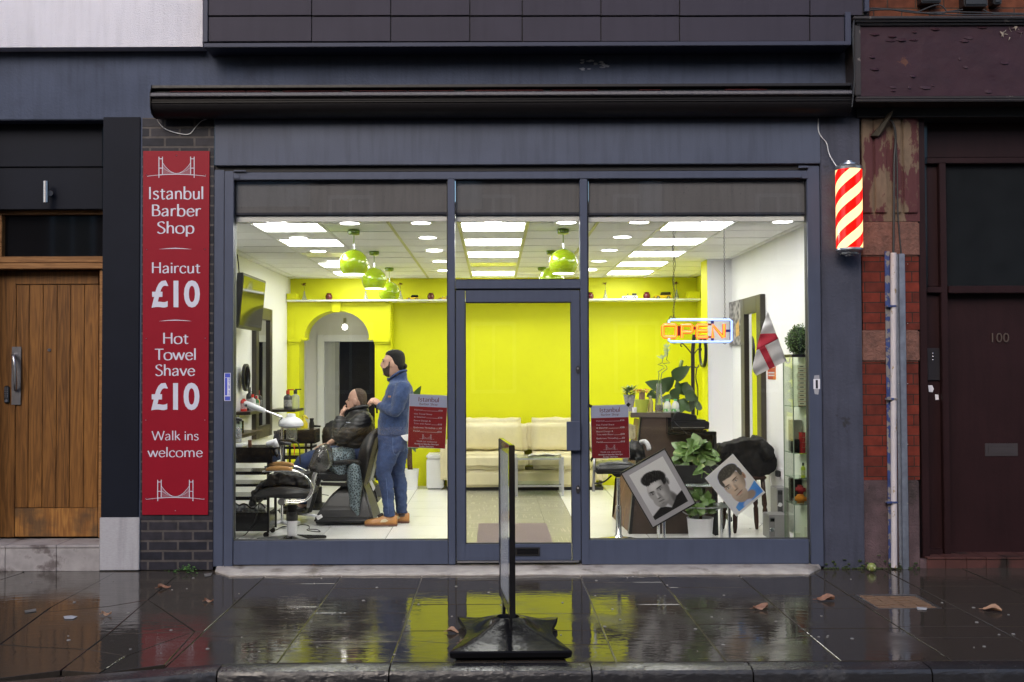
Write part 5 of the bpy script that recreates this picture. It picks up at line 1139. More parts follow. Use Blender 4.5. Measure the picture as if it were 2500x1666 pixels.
body = hb.build('body', skin1, man, smooth='all'); remesh(body, .0055, 2)
hr = MB()
rows(hr, [(144, 1430, 1515, .03), (162, 1376, 1568, .053), (188, 1340, 1600, .07), (215, 1331, 1614, .078), (250, 1346, 1622, .081), (285, 1374, 1626, .082), (320, 1392, 1625, .081), (350, 1408, 1622, .079), (385, 1478, 1616, .074), (420, 1500, 1604, .066), (445, 1520, 1590, .05)], Ym, O1, K1)
hr.ball(q1(1612, 390, Ym), .03, .03, .029, 12, 9); hr.ball(q1(1588, 405, Ym), .022, .026, .026, 10, 8)
hair = hr.build('hair', hair_b, man, smooth='all'); remesh(hair, .005, 1)
def patch(mb, data, Y, org, k, off, pw=2.25, n=17):   # a shell lying on the front of the head, back to the column xe
    rg = []
    for zy, xf, xb, hd, xe in data:
        a = P(org[0]+xf/k, org[1]+zy/k, Y); b = P(org[0]+xb/k, org[1]+zy/k, Y); c = (a+b)/2; rx = (b.x-a.x)/2+off; e = P(org[0]+xe/k, org[1]+zy/k, Y).x
        co_ = max(-.97, min(.97, (e-c.x)/rx)); t0 = math.acos(math.copysign(abs(co_)**(pw/2), co_)); row = []
        for i in range(n):
            t = t0+(2*math.pi-2*t0)*i/(n-1); ct, s_t = math.cos(t), math.sin(t); row.append(Vector((c.x+rx*math.copysign(abs(ct)**(2/pw), ct), Y+(hd+off)*math.copysign(abs(s_t)**(2/pw), s_t), a.z)))
        rg.append(row)
    mb.add([v for r in rg for v in r], [(j*n+i, j*n+i+1, (j+1)*n+i+1, (j+1)*n+i) for j in range(len(rg)-1) for i in range(n-1)])
bd = MB()
patch(bd, [(418, 1296, 1590, .068, 1404), (430, 1296, 1582, .066, 1404), (446, 1297, 1575, .064, 1404), (475, 1303, 1560, .06, 1402), (505, 1310, 1545, .053, 1400), (528, 1328, 1530, .043, 1398), (547, 1360, 1520, .036, 1400)], Ym, O1, K1, .0028)
for s in (-1, 1):
    bd.loft([[Vector((P(720+x_/6.03, 830+zy/6.03, Ym).x, Ym+s*(h_+o_), P(1000, 830+zy/6.03, Ym).z)) for x_, o_ in ((x0_, -.012), (x0_, .002), (x1_, .003), (x1_, -.012))] for zy, x0_, x1_, h_ in ((322, 1394, 1410, .0755), (350, 1392, 1409, .0745), (380, 1382, 1408, .073), (400, 1350, 1408, .0715), (420, 1338, 1405, .0685))])
bb_ = bd.build('beard', beard_m, man, smooth='all')
ey = MB()
for s in (-1, 1): ey.ball(q1(1303, 322, Ym+s*.034), .0085, .009, .0045, 10, 8)
ey.build('eye', eye_m, man, smooth='all')
eb = MB()
for s in (-1, 1): eb.tube([q1(1289, 300, Ym+s*.018), q1(1290, 292, Ym+s*.038), q1(1315, 300, Ym+s*.063)], [.0022, .0034, .0022], 6)
eb.build('eyebrow', hair_b, man, smooth='all')
fl = MB()
rows(fl, [(478, 1560, 1638, .052), (500, 1510, 1643, .06), (522, 1468, 1646, .066), (548, 1412, 1648, .07), (592, 1376, 1662, .078), (640, 1388, 1706, .15), (690, 1366, 1734, .198), (780, 1332, 1752, .215), (860, 1302, 1750, .212), (940, 1272, 1740, .205), (1030, 1248, 1722, .195), (1120, 1232, 1704, .19), (1220, 1226, 1690, .186), (1330, 1222, 1680, .184), (1395, 1224, 1672, .18), (1412, 1240, 1660, .168)], Ym, O1, K1, pw=2.3)
for s, e1, e2 in ((-1, (1492, 1040), (1240, 962)), (1, (1470, 1040), (1238, 947))):
    limb(fl, [(q1(1600, 690, Ym+s*.17), .085), (q1(1560, 830, Ym+s*.235), .075), (q1(1520, 960, Ym+s*.245), .066), (q1(e1[0]-20, e1[1]+5, Ym+s*.24), .06), (q1(1380, 1015, Ym+s*.17), .053), (q1(1290, 985, Ym+s*.11), .046), (q1(*e2, Ym+s*.075), .04)])
fo = fl.build('fleece', fleece, man, smooth='all'); remesh(fo, .011, 3); displace(fo, .013, 9, 3, (1, 1, .8)); displace(fo, .004, 26, 8)
cl_ = MB(); cl_.tube(smoothpts([q1(1385, 600, Ym-.05), q1(1372, 572, Ym), q1(1385, 600, Ym+.05)], 4), .013, 8)
cl_.tube(smoothpts([q1(1378, 592, Ym-.045), q1(1440, 535, Ym-.066), q1(1540, 470, Ym-.066), q1(1625, 450, Ym-.03), q1(1640, 455, Ym), q1(1625, 450, Ym+.03), q1(1540, 470, Ym+.066), q1(1440, 535, Ym+.066), q1(1378, 592, Ym+.045)], 5), .012, 8)
cl_.build('collar', fleece, man, smooth='all'); MB().ball(q1(1372, 595, Ym-.03), .012, .008, .008, 8, 6).build('zip_end', black_soft, man)
lb_ = q1(1388, 836, Ym-.31); MB().box(lb_.x-.012, lb_.x+.014, Ym-.304, Ym-.285, lb_.z-.008, lb_.z+.008).build('sleeve_tag', tan, man)
jn = MB()
rows(jn, [(-20, 1190, 1580, .168), (40, 1180, 1590, .175), (110, 1178, 1595, .178), (180, 1185, 1590, .178), (240, 1210, 1560, .165)], Ym, O2, K2, pw=2.4)
limb(jn, [(q2(1352, 190, Ym-.085), .104), (q2(1310, 320, Ym-.095), .097), (q2(1275, 440, Ym-.1), .084), (q2(1262, 560, Ym-.1), .073), (q2(1285, 680, Ym-.1), .07), (q2(1310, 840, Ym-.1), .063), (q2(1326, 1000, Ym-.1), .057), (q2(1336, 1100, Ym-.1), .055), (q2(1341, 1172, Ym-.1), .055)])
limb(jn, [(q2(1470, 190, Ym+.085), .1), (q2(1455, 320, Ym+.095), .093), (q2(1450, 440, Ym+.1), .082), (q2(1460, 570, Ym+.1), .072), (q2(1485, 700, Ym+.1), .07), (q2(1500, 860, Ym+.1), .062), (q2(1512, 1000, Ym+.1), .057), (q2(1517, 1122, Ym+.1), .057)])
jo = jn.build('jeans', denim, man, smooth='all'); remesh(jo, .01, 2); displace(jo, .009, 13, 11, (1, 1, 1.6)); displace(jo, .004, 34, 4, (.6, 1, 1.6))
ss = MB(); ss.tube(smoothpts([q2(1390, 40, Ym-.2), q2(1392, 240, Ym-.195), q2(1440, 300, Ym-.19), q2(1500, 240, Ym-.185)], 5), .0022, 6); ss.tube(smoothpts([q2(1290, 620, Ym-.172), q2(1312, 850, Ym-.165), q2(1325, 1130, Ym-.157)], 5), .0018, 6); ss.build('seam', M('denim stitch', (.1, .15, .28), .8), man)
MB().pp([(978, 1064), (995, 1062), (995, 1079), (987, 1075)], Ym-.17, Ym+.1).build('shirt_tail', M('white shirt', (.75, .75, .78), .8), man, bevel=.004)
def shoe(zx0, Yc, base, org=q2):       # toe towards -x
    f_ = lambda zx, zy: org(zx, zy, Yc); x = lambda zx: f_(zx, 1200).x; zb = FZ
    sec = [(1452, .075, .033), (1425, .085, .04), (1360, .09, .042), (1300, .092, .042), (1240, .085, .042), (1190, .066, .044), (1120, .056, .048), (1060, .05, .047), (1015, .04, .038), (990, .028, .022)]
    r_ = []
    for zx, h, w_ in sec:
        X__ = x(zx+zx0); r_.append([Vector((X__, Yc+w_*math.cos(t), zb+.018+max(0, (h)*math.sin(t)) if math.sin(t) > 0 else zb+.018)) for t in [2*math.pi*i/16 for i in range(16)]])
    up = MB().loft(r_); o = up.build('shoe', tan, base, smooth='all')
    sl = MB(); pts = []
    for zx, h, w_ in sec: pts.append((x(zx+zx0), w_+.004))
    out = [(a, Yc-b) for a, b in pts]+[(a, Yc+b) for a, b in reversed(pts)]
    sl.prism([(a, b, zb+.006) for a, b in out], (0, 0, .014)); sl.box(x(1330+zx0), x(1452+zx0)-.0, Yc-.032, Yc+.032, zb, zb+.0058); sl.build('sole', sole_m, o, bevel=.002)
    pn = MB()
    for s in (-1, 1): pn.add([Vector((x(a+zx0), Yc+s*b, zb+c)) for a, b, c in ((1215, .0455, .04), (1290, .0445, .042), (1330, .0435, .055), (1290, .0415, .075), (1235, .0435, .066))], [(0, 1, 2, 3, 4)])
    pn.build('side_panel', cream_l, o); MB().tube([(x(1180+zx0), Yc, zb+.088), (x(1215+zx0), Yc, zb+.102), (x(1250+zx0), Yc, zb+.112)], [.016, .018, .016], 8).build('lace', M('dark lace', (.03, .022, .02), .8), o)
    MB().tube([f_(1345+zx0, 1150)+Vector((0, 0, -.01)), Vector((f_(1345+zx0, 1150).x, Yc, zb+.09))], [.046, .042], 14).build('sock', M('grey sock', (.06, .05, .05), .9), o)
shoe(0, Ym-.1, man); shoe(172, Ym+.1, man)
cm_ = T('clipper', 'black clipper with hanging cord held by the standing man', 'hair clipper', q1(1175, 960, Ym)); MB().tube([q1(1150, 905, Ym-.06), q1(1205, 1000, Ym-.06)], [.012, .016], 8).build('body', black_soft, cm_); MB().tube(smoothpts([q1(1205, 1000, Ym-.06), q1(1207, 1050, Ym-.05), q1(1206, 1080, Ym-.05)], 4), .009, 6).build('cord', black_soft, cm_)
# ---- seated customer
Yt = 2.28
jacket_m = M('black puffer', (.013, .013, .014), .42, var=.3, vs=20, bump=.2, bs=90)
cst = T('person', 'man with cropped hair in black jacket seated in the barber chair, hand at mouth', 'person', (q1(950, 1300, Yt).x, Yt, .6))
sb = MB()
rows(sb, [(722, 895, 965, .02), (738, 852, 1002, .05), (766, 820, 1034, .067), (800, 800, 1048, .074), (840, 788, 1053, .076), (868, 780, 1053, .076), (888, 786, 1052, .074), (915, 788, 1048, .074), (945, 780, 1044, .071), (975, 776, 1036, .067), (1005, 777, 1024, .061), (1030, 781, 1012, .053), (1052, 800, 1002, .042), (1064, 830, 992, .034)], Yt, O1, K1, pw=2.25)
rows(sb, [(970, 870, 1035, .058), (1050, 850, 1050, .062), (1120, 820, 1080, .13), (1200, 740, 1120, .18), (1350, 690, 1130, .18), (1500, 690, 1110, .17), (1580, 690, 1100, .17)], Yt, O1, K1)
face(sb, (q1(784, 886, Yt), q1(752, 922, Yt), q1(776, 950, Yt)), Yt, .074, q1(896, 912, Yt))
sb.ball(q1(781, 972, Yt), .009, .02, .006, 8, 6); sb.ball(q1(782, 990, Yt), .009, .018, .007, 8, 6); sb.ball(q1(790, 1035, Yt), .015, .025, .013, 8, 6)
limb(sb, [(q1(1010, 1180, Yt-.2), .055), (q1(850, 1340, Yt-.25), .045), (q1(690, 1430, Yt-.24), .04), (q1(660, 1280, Yt-.17), .035), (q1(690, 1120, Yt-.07), .027)])
hand(sb, q1(686, 1125, Yt-.07), (.16, .1, .8), (.35, -1, .1), 1.7, thumb=-1, L=.068)
sb.tube([q1(722, 1035, Yt-.07), q1(720, 1000, Yt-.045), q1(738, 972, Yt-.03), q1(756, 960, Yt-.02)], [.0105, .01, .009, .0075], 8)
limb(sb, [(q1(1010, 1180, Yt+.2), .055), (q1(860, 1350, Yt+.25), .045), (q1(720, 1440, Yt+.22), .04), (q1(560, 1500, Yt+.14), .032), (q1(500, 1535, Yt+.1), .027)]); hand(sb, q1(500, 1535, Yt+.1), (-1, -.1, -.2), (0, 1, 0), .4)
for s in (-1, 1):
    limb(sb, [(P(890, 1100, Yt+s*.1), .085), (P(800, 1112, Yt+s*.12), .075), (P(735, 1130, Yt+s*.13), .055), (P(748, 1180, Yt+s*.12), .05), (P(738, 1238, Yt+s*.1), .04)])
    h = P(738, 1238, Yt+s*.1); sb.tube([h, h+Vector((-.08, 0, -.03)), h+Vector((-.17, 0, -.02))], [.035, .035, .025], 10)
ob_ = sb.build('body', skin2, cst, smooth='all'); remesh(ob_, .0055, 2)
hr = MB(); rows(hr, [(717, 905, 968, .03), (735, 866, 1006, .054), (765, 842, 1039, .07), (800, 844, 1054, .077), (840, 862, 1060, .079), (875, 884, 1061, .079), (905, 925, 1059, .078), (940, 945, 1053, .074), (975, 955, 1045, .068), (995, 970, 1035, .06)], Yt, O1, K1); ho = hr.build('hair', hair_s, cst, smooth='all'); remesh(ho, .005, 1)
ey = MB()
for s in (-1, 1): ey.ball(q1(791, 889, Yt+s*.034), .0085, .009, .004, 10, 8)
ey.build('eye', eye_m, cst, smooth='all')
eb = MB()
for s in (-1, 1): eb.tube([q1(781, 872, Yt+s*.018), q1(781, 866, Yt+s*.038), q1(800, 870, Yt+s*.062)], [.002, .003, .002], 6)
eb.build('eyebrow', hair_s, cst, smooth='all')
jk = MB()
rows(jk, [(1000, 880, 1062, .064), (1030, 815, 1072, .078), (1060, 792, 1082, .085), (1090, 790, 1100, .13), (1130, 765, 1125, .2), (1180, 735, 1145, .225), (1240, 700, 1165, .235), (1320, 675, 1165, .235), (1400, 655, 1150, .23), (1480, 640, 1130, .225), (1570, 630, 1110, .22)], Yt, O1, K1, pw=2.3)
limb(jk, [(q1(1030, 1160, Yt-.17), .09), (q1(930, 1250, Yt-.235), .085), (q1(800, 1360, Yt-.26), .075), (q1(690, 1435, Yt-.25), .066), (q1(645, 1380, Yt-.22), .06), (q1(645, 1270, Yt-.17), .054), (q1(668, 1160, Yt-.1), .046)])
limb(jk, [(q1(1030, 1160, Yt+.17), .09), (q1(870, 1350, Yt+.26), .075), (q1(730, 1440, Yt+.23), .066), (q1(560, 1505, Yt+.15), .05)])
jo = jk.build('jacket', jacket_m, cst, smooth='all'); remesh(jo, .011, 2)
from mathutils import noise as _nz
for v in jo.data.vertices:
    p = v.co; v.co += v.normal*(.008*abs(math.sin(p.z*62+6*_nz.noise(p*5)))+.006*_nz.noise(p*16))
cl_ = MB(); cl_.tube(smoothpts([q1(795, 1050, Yt-.04), q1(870, 1010, Yt-.07), q1(980, 985, Yt-.068), q1(1050, 985, Yt-.03), q1(1060, 990, Yt), q1(1050, 985, Yt+.03), q1(980, 985, Yt+.068), q1(870, 1010, Yt+.07), q1(795, 1050, Yt+.04)], 5), .02, 8); cl_.build('collar', jacket_m, cst, smooth='all')
lg = MB(); c = q1(782, 1215, Yt-.335)
for i in range(4): lg.box(c.x-.018+i*.011, c.x-.011+i*.011, Yt-.352, Yt-.33, c.z-.003-.001*i, c.z+.003-.001*i)
lg.build('sleeve_print', sign_white, cst)
tr_ = MB()
for s in (-1, 1): limb(tr_, [(P(890, 1102, Yt+s*.1), .1), (P(800, 1114, Yt+s*.12), .09), (P(752, 1124, Yt+s*.13), .078), (P(733, 1142, Yt+s*.13), .072), (P(742, 1185, Yt+s*.12), .064), (P(738, 1228, Yt+s*.1), .056)])
to = tr_.build('jeans', denim, cst, smooth='all'); remesh(to, .011, 2); displace(to, .008, 14, 2)
sh_ = MB()
for s in (-1, 1): h = P(738, 1240, Yt+s*.1); sh_.tube([h+Vector((.04, 0, -.01)), h+Vector((-.04, 0, -.02)), h+Vector((-.19, 0, -.02)), h+Vector((-.21, 0, -.02))], [.04, .046, .04, .02], 12)
sh_.build('shoe', black_soft, cst, smooth='all')
# cape over his lap
cpm, t, b, N, L = node_mat('patterned cape'); tc = N('ShaderNodeTexCoord'); mp = N('ShaderNodeMapping'); mp.inputs['Scale'].default_value = (1, .4, .8); mp.inputs['Rotation'].default_value = (0, R(35), 0); L(tc.outputs['Object'], mp.inputs[0])
br = N('ShaderNodeTexVoronoi'); br.feature = 'DISTANCE_TO_EDGE'; br.distance = 'EUCLIDEAN'; br.inputs['Scale'].default_value = 55; L(mp.outputs[0], br.inputs['Vector'])
rp = N('ShaderNodeMapRange'); rp.inputs[1].default_value = .07; rp.inputs[2].default_value = .14; L(br.outputs['Distance'], rp.inputs[0]); mx = N('ShaderNodeMix'); mx.data_type = 'RGBA'; mx.inputs[6].default_value = (.2, .26, .29, 1); mx.inputs[7].default_value = (.022, .035, .042, 1); L(rp.outputs[0], mx.inputs[0]); L(mx.outputs[2], b.inputs['Base Color']); b.inputs['Roughness'].default_value = .5
Yq = 2.2; cp = MB()
def prow(mb, data, Y, n=26, w=1): 
    rg = []
    for py, a, b_, hd in data:
        A, B = P(a, py, Y), P(b_, py, Y); c = (A+B)/2; rg.append([Vector((c.x+(B.x-A.x)/2*math.cos(t), Y+hd*math.sin(t), c.z)) for t in [2*math.pi*i/n for i in range(n)]])
    return mb.loft(rg)
prow(cp, [(1092, 796, 862, .2), (1097, 785, 872, .27), (1108, 782, 877, .3), (1122, 786, 876, .31), (1136, 794, 872, .31), (1150, 812, 866, .3), (1158, 826, 858, .28), (1162, 836, 852, .25)], Yq)
prow(cp, [(1135, 852, 878, .05), (1160, 849, 884, .06), (1190, 848, 885, .06), (1215, 850, 883, .055), (1238, 853, 882, .045), (1252, 862, 880, .03), (1263, 868, 873, .012)], Yq-.28)
cpo = cp.build('barber_cape', cpm, label='grey zigzag patterned cape draped over the seated man and hanging down', cat='cape', smooth='all'); remesh(cpo, .01, 2); displace(cpo, .022, 8, 5, (1.2, 1, .5)); displace(cpo, .006, 22, 9, (1, 1, .4))
# ---- barber chair
Yc = 2.2
bc = T('barber_chair', 'black padded hydraulic barber chair holding the seated man', 'barber chair', (P(845, 1279, Yc).x, Yc, FZ))
rg = []
for zpx in ((1277, 767, 915, .3), (1266, 768, 913, .3), (1240, 785, 905, .27), (1210, 806, 895, .22), (1190, 830, 886, .17), (1180, 838, 880, .14)):
    A, B = P(zpx[1], zpx[0], Yc-.25), P(zpx[2], zpx[0], Yc-.25); rg.append([Vector((x, Yc+s*zpx[3], max(A.z, FZ))) for x, s in ((A.x, -1), (B.x, -1), (B.x, 1), (A.x, 1))])
MB().loft(rg).build('base', M('satin black shell', (.018, .018, .02), .4, var=.15), bc, bevel=.02, seg=3)
MB().pp([(776, 1152), (884, 1156), (886, 1168), (880, 1176), (784, 1176), (776, 1168)], Yc-.28, Yc+.28).build('seat', black_leather, bc, bevel=.02, seg=3)
q = MB(); q.pp([(782, 1178), (850, 1180), (850, 1188), (782, 1186)], Yc-.26, Yc-.22); q.pp([(775, 1165), (784, 1170), (760, 1252), (750, 1252)], Yc-.25, Yc-.21); q.pp([(775, 1165), (784, 1170), (760, 1252), (750, 1252)], Yc+.21, Yc+.25); q.pp([(782, 1178), (850, 1180), (850, 1188), (782, 1186)], Yc+.22, Yc+.26); q.build('frame', black_soft, bc, bevel=.004)
q = MB(); q.pp([(752, 1205), (763, 1210), (755, 1240), (748, 1240)], Yc-.262, Yc-.252); q.pp([(768, 1160), (776, 1164), (762, 1195), (756, 1190)], Yc-.262, Yc-.252); q.build('side_cover', steel, bc, bevel=.003)
MB().pp([(674, 1246), (742, 1250), (742, 1257), (690, 1256)], Yc-.22, Yc+.22).build('footrest', black_soft, bc, bevel=.008)
MB().pp([(908, 1052), (922, 1044), (927, 1052), (923, 1085), (908, 1130), (897, 1182), (890, 1188), (878, 1165), (870, 1140), (876, 1100), (890, 1068)], Yc-.27, Yc+.27).build('backrest', black_leather, bc, bevel=.025, seg=4, smooth='all')
MB().pp([(916, 1072), (925, 1062), (923, 1080), (912, 1120), (904, 1160), (892, 1190), (888, 1184), (898, 1140), (908, 1100)], Yc-.285, Yc-.272).build('back_plate', M('bronze plate', (.16, .15, .09), .35, .8, var=.2), bc, bevel=.003)
for s in (-1, 1): MB().pp([(790, 1128), (858, 1122), (880, 1126), (880, 1136), (858, 1132), (792, 1140)], Yc+s*.3-.03, Yc+s*.3+.03).build('armrest', black_leather, bc, bevel=.012, seg=3)
def back_chair(pts, Y, lab, base, pos):
    o = T('barber_chair', lab, 'barber chair', (P(*pos, Y).x, Y, FZ))
    MB().pp(pts, Y-.22, Y+.25).build('backrest', black_leather, o, bevel=.03, seg=4, smooth='all'); base(o, Y); return o
def bA(o, Y):
    MB().pp([(730, 1150), (818, 1150), (818, 1172), (735, 1172)], Y-.25, Y+.25).build('seat', black_leather, o, bevel=.03, seg=3)
    A = P(775, 1200, Y); MB().lathe([(0, 0), (.26, 0), (.26, .02), (.05, .05), (.05, A.z+.05-FZ), (0, A.z+.05-FZ)], (A.x, Y, FZ), 24).build('pedestal', black_soft, o, smooth=True)
back_chair([(787, 1092), (784, 1060), (790, 1040), (800, 1030), (812, 1026), (822, 1030), (822, 1150), (792, 1152)], 3.3, 'black leather chair standing behind the seated man', bA, (800, 1200))
def bB(o, Y):
    MB().pp([(893, 1180), (915, 1195), (922, 1218), (922, 1232), (880, 1232), (878, 1200)], Y-.25, Y+.25).build('base', black_soft, o, bevel=.02); MB().pp([(897, 1165), (904, 1166), (916, 1192), (911, 1200)], Y-.27, Y-.251).build('side_trim', white_plastic, o, bevel=.004)
    MB().pp([(905, 1195), (932, 1180), (934, 1212), (915, 1215)], Y-.2, Y+.2).build('seat', M('grey shell', (.12, .12, .12), .4), o, bevel=.01)
back_chair([(906, 1133), (925, 1120), (934, 1124), (934, 1178), (912, 1172)], 3.4, 'grey and white barber chair half hidden behind the standing man', bB, (905, 1220))
# ================================================================ LEFT: styling chair, trolleys, steamer
q3 = lambda zx, zy, Y: P(560+zx/5.807, 1060+zy/5.807, Y)
q4 = lambda zx, zy, Y: P(560+zx/6.27, 840+zy/6.27, Y)
def poly3(mb, pts, Y0, Y1, f=None): return mb.prism([(f or q3)(a, b, Y0) for a, b in pts], (0, Y1-Y0, 0))
Yn = 1.0
sc_ = T('styling_chair', 'black swivel styling chair with chrome loop arms and wooden pads by the window', 'salon chair', (q3(890, 1490, Yn).x, Yn, FZ))
so_ = poly3(MB(), [(318, 890), (345, 840), (450, 785), (600, 765), (800, 755), (1000, 770), (1120, 805), (1150, 850), (1130, 900), (1060, 920), (800, 918), (560, 905), (420, 915), (350, 930)], Yn-.24, Yn+.24).build('seat', black_leather, sc_, bevel=.035, seg=5, smooth='all')
bk = poly3(MB(), [(1112, 515), (1128, 440), (1205, 240), (1245, 190), (1300, 172), (1340, 215), (1362, 330), (1385, 515), (1240, 545)], Yn-.2, Yn+.2).build('backrest', black_gloss, sc_, bevel=.03, seg=4, smooth='all')
poly3(MB(), [(1104, 520), (1120, 440), (1198, 236), (1240, 182), (1300, 164), (1347, 210), (1369, 330), (1392, 518), (1240, 552)], Yn-.206, Yn+.206).build('clear_cover', GLASS('clear plastic cover', (.97, .97, .97), rough=.12, opac=.04), bk, bevel=.03, seg=3, smooth='all')
for s in (-1, 1):
    Ya = Yn+s*.25; dx, dyy = (0, 0) if s < 0 else (22, -62)
    qa = lambda a, b, Y: q3(a+dx, b+dyy, Y)
    for off, r_ in ((0, .0075), (28, .0065)):
        pts = [(480, 540), (520, 528-off*.2), (860, 520-off*.3), (1020, 560), (1130, 650+off*.6), (1180-off*.6, 760), (1165-off, 850), (1090-off*.3, 935-off*.4), (990, 968-off), (780, 972-off)]
        MB().tube(smoothpts([qa(a, b, Ya) for a, b in pts], 6), r_, 8).build('arm_loop', chrome, sc_, smooth='all')
    poly3(MB(), [(503, 518), (508, 490), (560, 470), (700, 457), (840, 473), (890, 498), (886, 522), (700, 516)], Ya-.03, Ya+.03, qa).build('arm_pad', WOOD('beech', (.6, .34, .13), (.42, .22, .075), scale=(1, 10, 10)), sc_, bevel=.008, seg=3)
    c = qa(740, 960, Ya); MB().cyl(c-Vector((0, .02, 0)), c+Vector((0, .02, 0)), .029, n=20).build('arm_knob', steel, sc_, smooth=True)
MB().tube(smoothpts([q3(1225, 545, Yn-.05), q3(1190, 640, Yn-.05), q3(1180, 760, Yn-.05), q3(1130, 880, Yn-.05)], 4), .018, 8).build('back_bracket', alu, sc_, smooth='all')
c = q3(890, 990, Yn); pr = [(0, 0)]
zt_, zb_, zm = q3(890, 1000, Yn).z, q3(890, 1440, Yn).z, q3(890, 1225, Yn).z
bl = [(.03, zm-.0)]+[(.037 if i % 2 else .047, zm+(zt_-zm)*(.35+.65*i/12)) for i in range(13)]+[(.03, zt_)]
MB().lathe([(0, zm)]+[(.05, zm), (.05, zm+.08)]+bl[1:]+[(0, zt_)], (c.x, Yn, 0), 24).build('bellows', black_soft, sc_, smooth=True)
MB().lathe([(0, zb_-.02), (.044, zb_-.02), (.044, zm-.001), (0, zm-.001)], (c.x, Yn, 0), 24).build('column', white_plastic, sc_, smooth=True)
for k in range(5):
    a = R(90+72*k+12); d = Vector((math.cos(a), math.sin(a), 0)); n_ = Vector((-d.y, d.x, 0)); b0 = Vector((c.x, Yn, FZ))
    MB().loft([[b0+d*.03+n_*.035+Vector((0, 0, h)) for h in (.02, .055)]+[b0+d*.03-n_*.035+Vector((0, 0, h)) for h in (.055, .02)], [b0+d*.31+n_*.02+Vector((0, 0, h)) for h in (.006, .028)]+[b0+d*.31-n_*.02+Vector((0, 0, h)) for h in (.028, .006)]]).build('foot', steel if k % 2 else black_gloss, sc_, bevel=.004)
MB().tube([q3(960, 1130, Yn), q3(1120, 1140, Yn-.02), q3(1250, 1165, Yn-.03)], [.014, .012, .01], 8).build('pump_lever', steel, sc_, smooth='all'); MB().tube([q3(1245, 1195, Yn-.03), q3(1310, 1160, Yn-.03)], [.018, .014], 10).build('lever_grip', white_plastic, sc_, smooth='all')
cp = MB(); poly3(cp, [(300, 870), (360, 770), (450, 700), (520, 640), (580, 585), (680, 560), (900, 575), (1060, 600), (1085, 700), (1120, 740), (1000, 730), (700, 715), (450, 775), (345, 850), (325, 930), (345, 1000), (330, 1025), (295, 1020), (282, 960)], Yn-.2, Yn+.2)
co_ = cp.build('folded_cape', M('black nylon', (.009, .009, .01), .5, spec=.3, var=.2), label='crumpled black cape lying on the styling chair seat', cat='cape'); remesh(co_, .009, 2); displace(co_, .018, 14, 3, (1, 1, 1)); displace(co_, .012, 32, 7)
def trolley(px0, px1, Y0, Y1, boxes, shelves, posts, lab, wheel_y, mesh_y):
    o = T('trolley', lab, 'trolley', (P((px0+px1)/2, 1200, Y0).x, (Y0+Y1)/2, FZ), 'black salon trolleys')
    for nm, a, b, x0, x1 in boxes: MB().pb(x0, x1, a, b, Y0, Y1).build(nm, black_gloss, o, bevel=.004)
    for a, b, x0, x1 in shelves: MB().pb(x0, x1, a, b, Y0, Y1).build('shelf', black_gloss, o, bevel=.003)
    for x in posts:
        for Y in (Y0+.005, Y1-.03): MB().box(P(x, 1200, Y0).x, P(x, 1200, Y0).x+.022, Y, Y+.022, FZ+.045, P(x, mesh_y, Y0).z).build('post', black_soft, o)
    for x in (px0+8, px1-12):
        for Y in (Y0+.03, Y1-.04):
            c = P(x, wheel_y, Y0); MB().cyl((c.x, Y-.012, FZ+.024), (c.x, Y+.012, FZ+.024), .024, n=14).build('castor', black_soft, o, smooth=True)
    return o
T1 = trolley(515, 660, 1.2, 1.55, [('drawer', 1093, 1131, 500, 665), ('lower_drawer', 1252, 1298, 500, 655)], [(1152, 1160, 500, 650), (1182, 1189, 500, 640), (1213, 1222, 500, 650)], (513, 651), 'near black gloss trolley with open shelves beside the left jamb', 1305, 1094)
T2 = trolley(678, 762, 2.75, 3.1, [('drawer', 1050, 1084, 676, 768)], [(1091, 1097, 680, 760), (1112, 1122, 682, 758), (1160, 1168, 682, 758)], (690, 744), 'black trolley in front of the arch beside the seated man', 1222, 1050)
q = MB()
for dy in (0, .12): q.tube(smoothpts([q3(60, 960+20*dy, 1.25), q3(140, 1010, 1.3), q3(220, 990, 1.3+dy), q3(330, 1060, 1.3), q3(430, 980, 1.35), q3(510, 1050, 1.35)], 5), .006, 6)
q.build('cable_tangle', wire_black, label='tangle of black and grey leads on the lower trolley shelf', cat='cables', smooth='all')
bg = MB(); rs = random.Random(12); 
for k in range(9): bg.ball(q3(110+k*45, 1050+rs.uniform(-25, 20), 1.36+rs.uniform(-.06, .06)), .035, .04, .028, 10, 7)
bo = bg.build('plastic_bag', GLASS('crinkled plastic', (.85, .86, .88), rough=.25, opac=.45), label='crinkled clear plastic bag on the lower trolley', cat='plastic bag', smooth='all'); remesh(bo, .008, 0); displace(bo, .014, 30, 2)
def rope(nm, lab, pts, r=.004, mat=wire_black, cat='cable'): return MB().tube(smoothpts(pts, 6), r, 6).build(nm, mat, label=lab, cat=cat, smooth='all')
fz = lambda a, b: G(560+a/5.807, 1060+b/5.807, FZ+.004)
rope('floor_cable', 'black lead snaking over the tiles behind the styling chair column', [fz(560, 1370), fz(660, 1360), fz(760, 1315), fz(900, 1320), fz(1020, 1285), fz(1120, 1300), fz(1130, 1340), fz(1100, 1360), fz(1180, 1380), fz(1285, 1385), fz(1240, 1355), fz(1130, 1350)])
rope('hanging_cable', 'black lead hanging from the trolley down to the floor', [q3(430, 920, 1.15), q3(415, 1030, 1.14), q3(380, 1180, 1.13), q3(320, 1300, 1.13), fz(220, 1430), fz(80, 1500)])
rope('floor_cable', 'thin black lead behind the barber chair footrest', [G(755, 1190, FZ+.004), G(765, 1206, FZ+.004), G(790, 1208, FZ+.004), G(802, 1210, FZ+.004)])
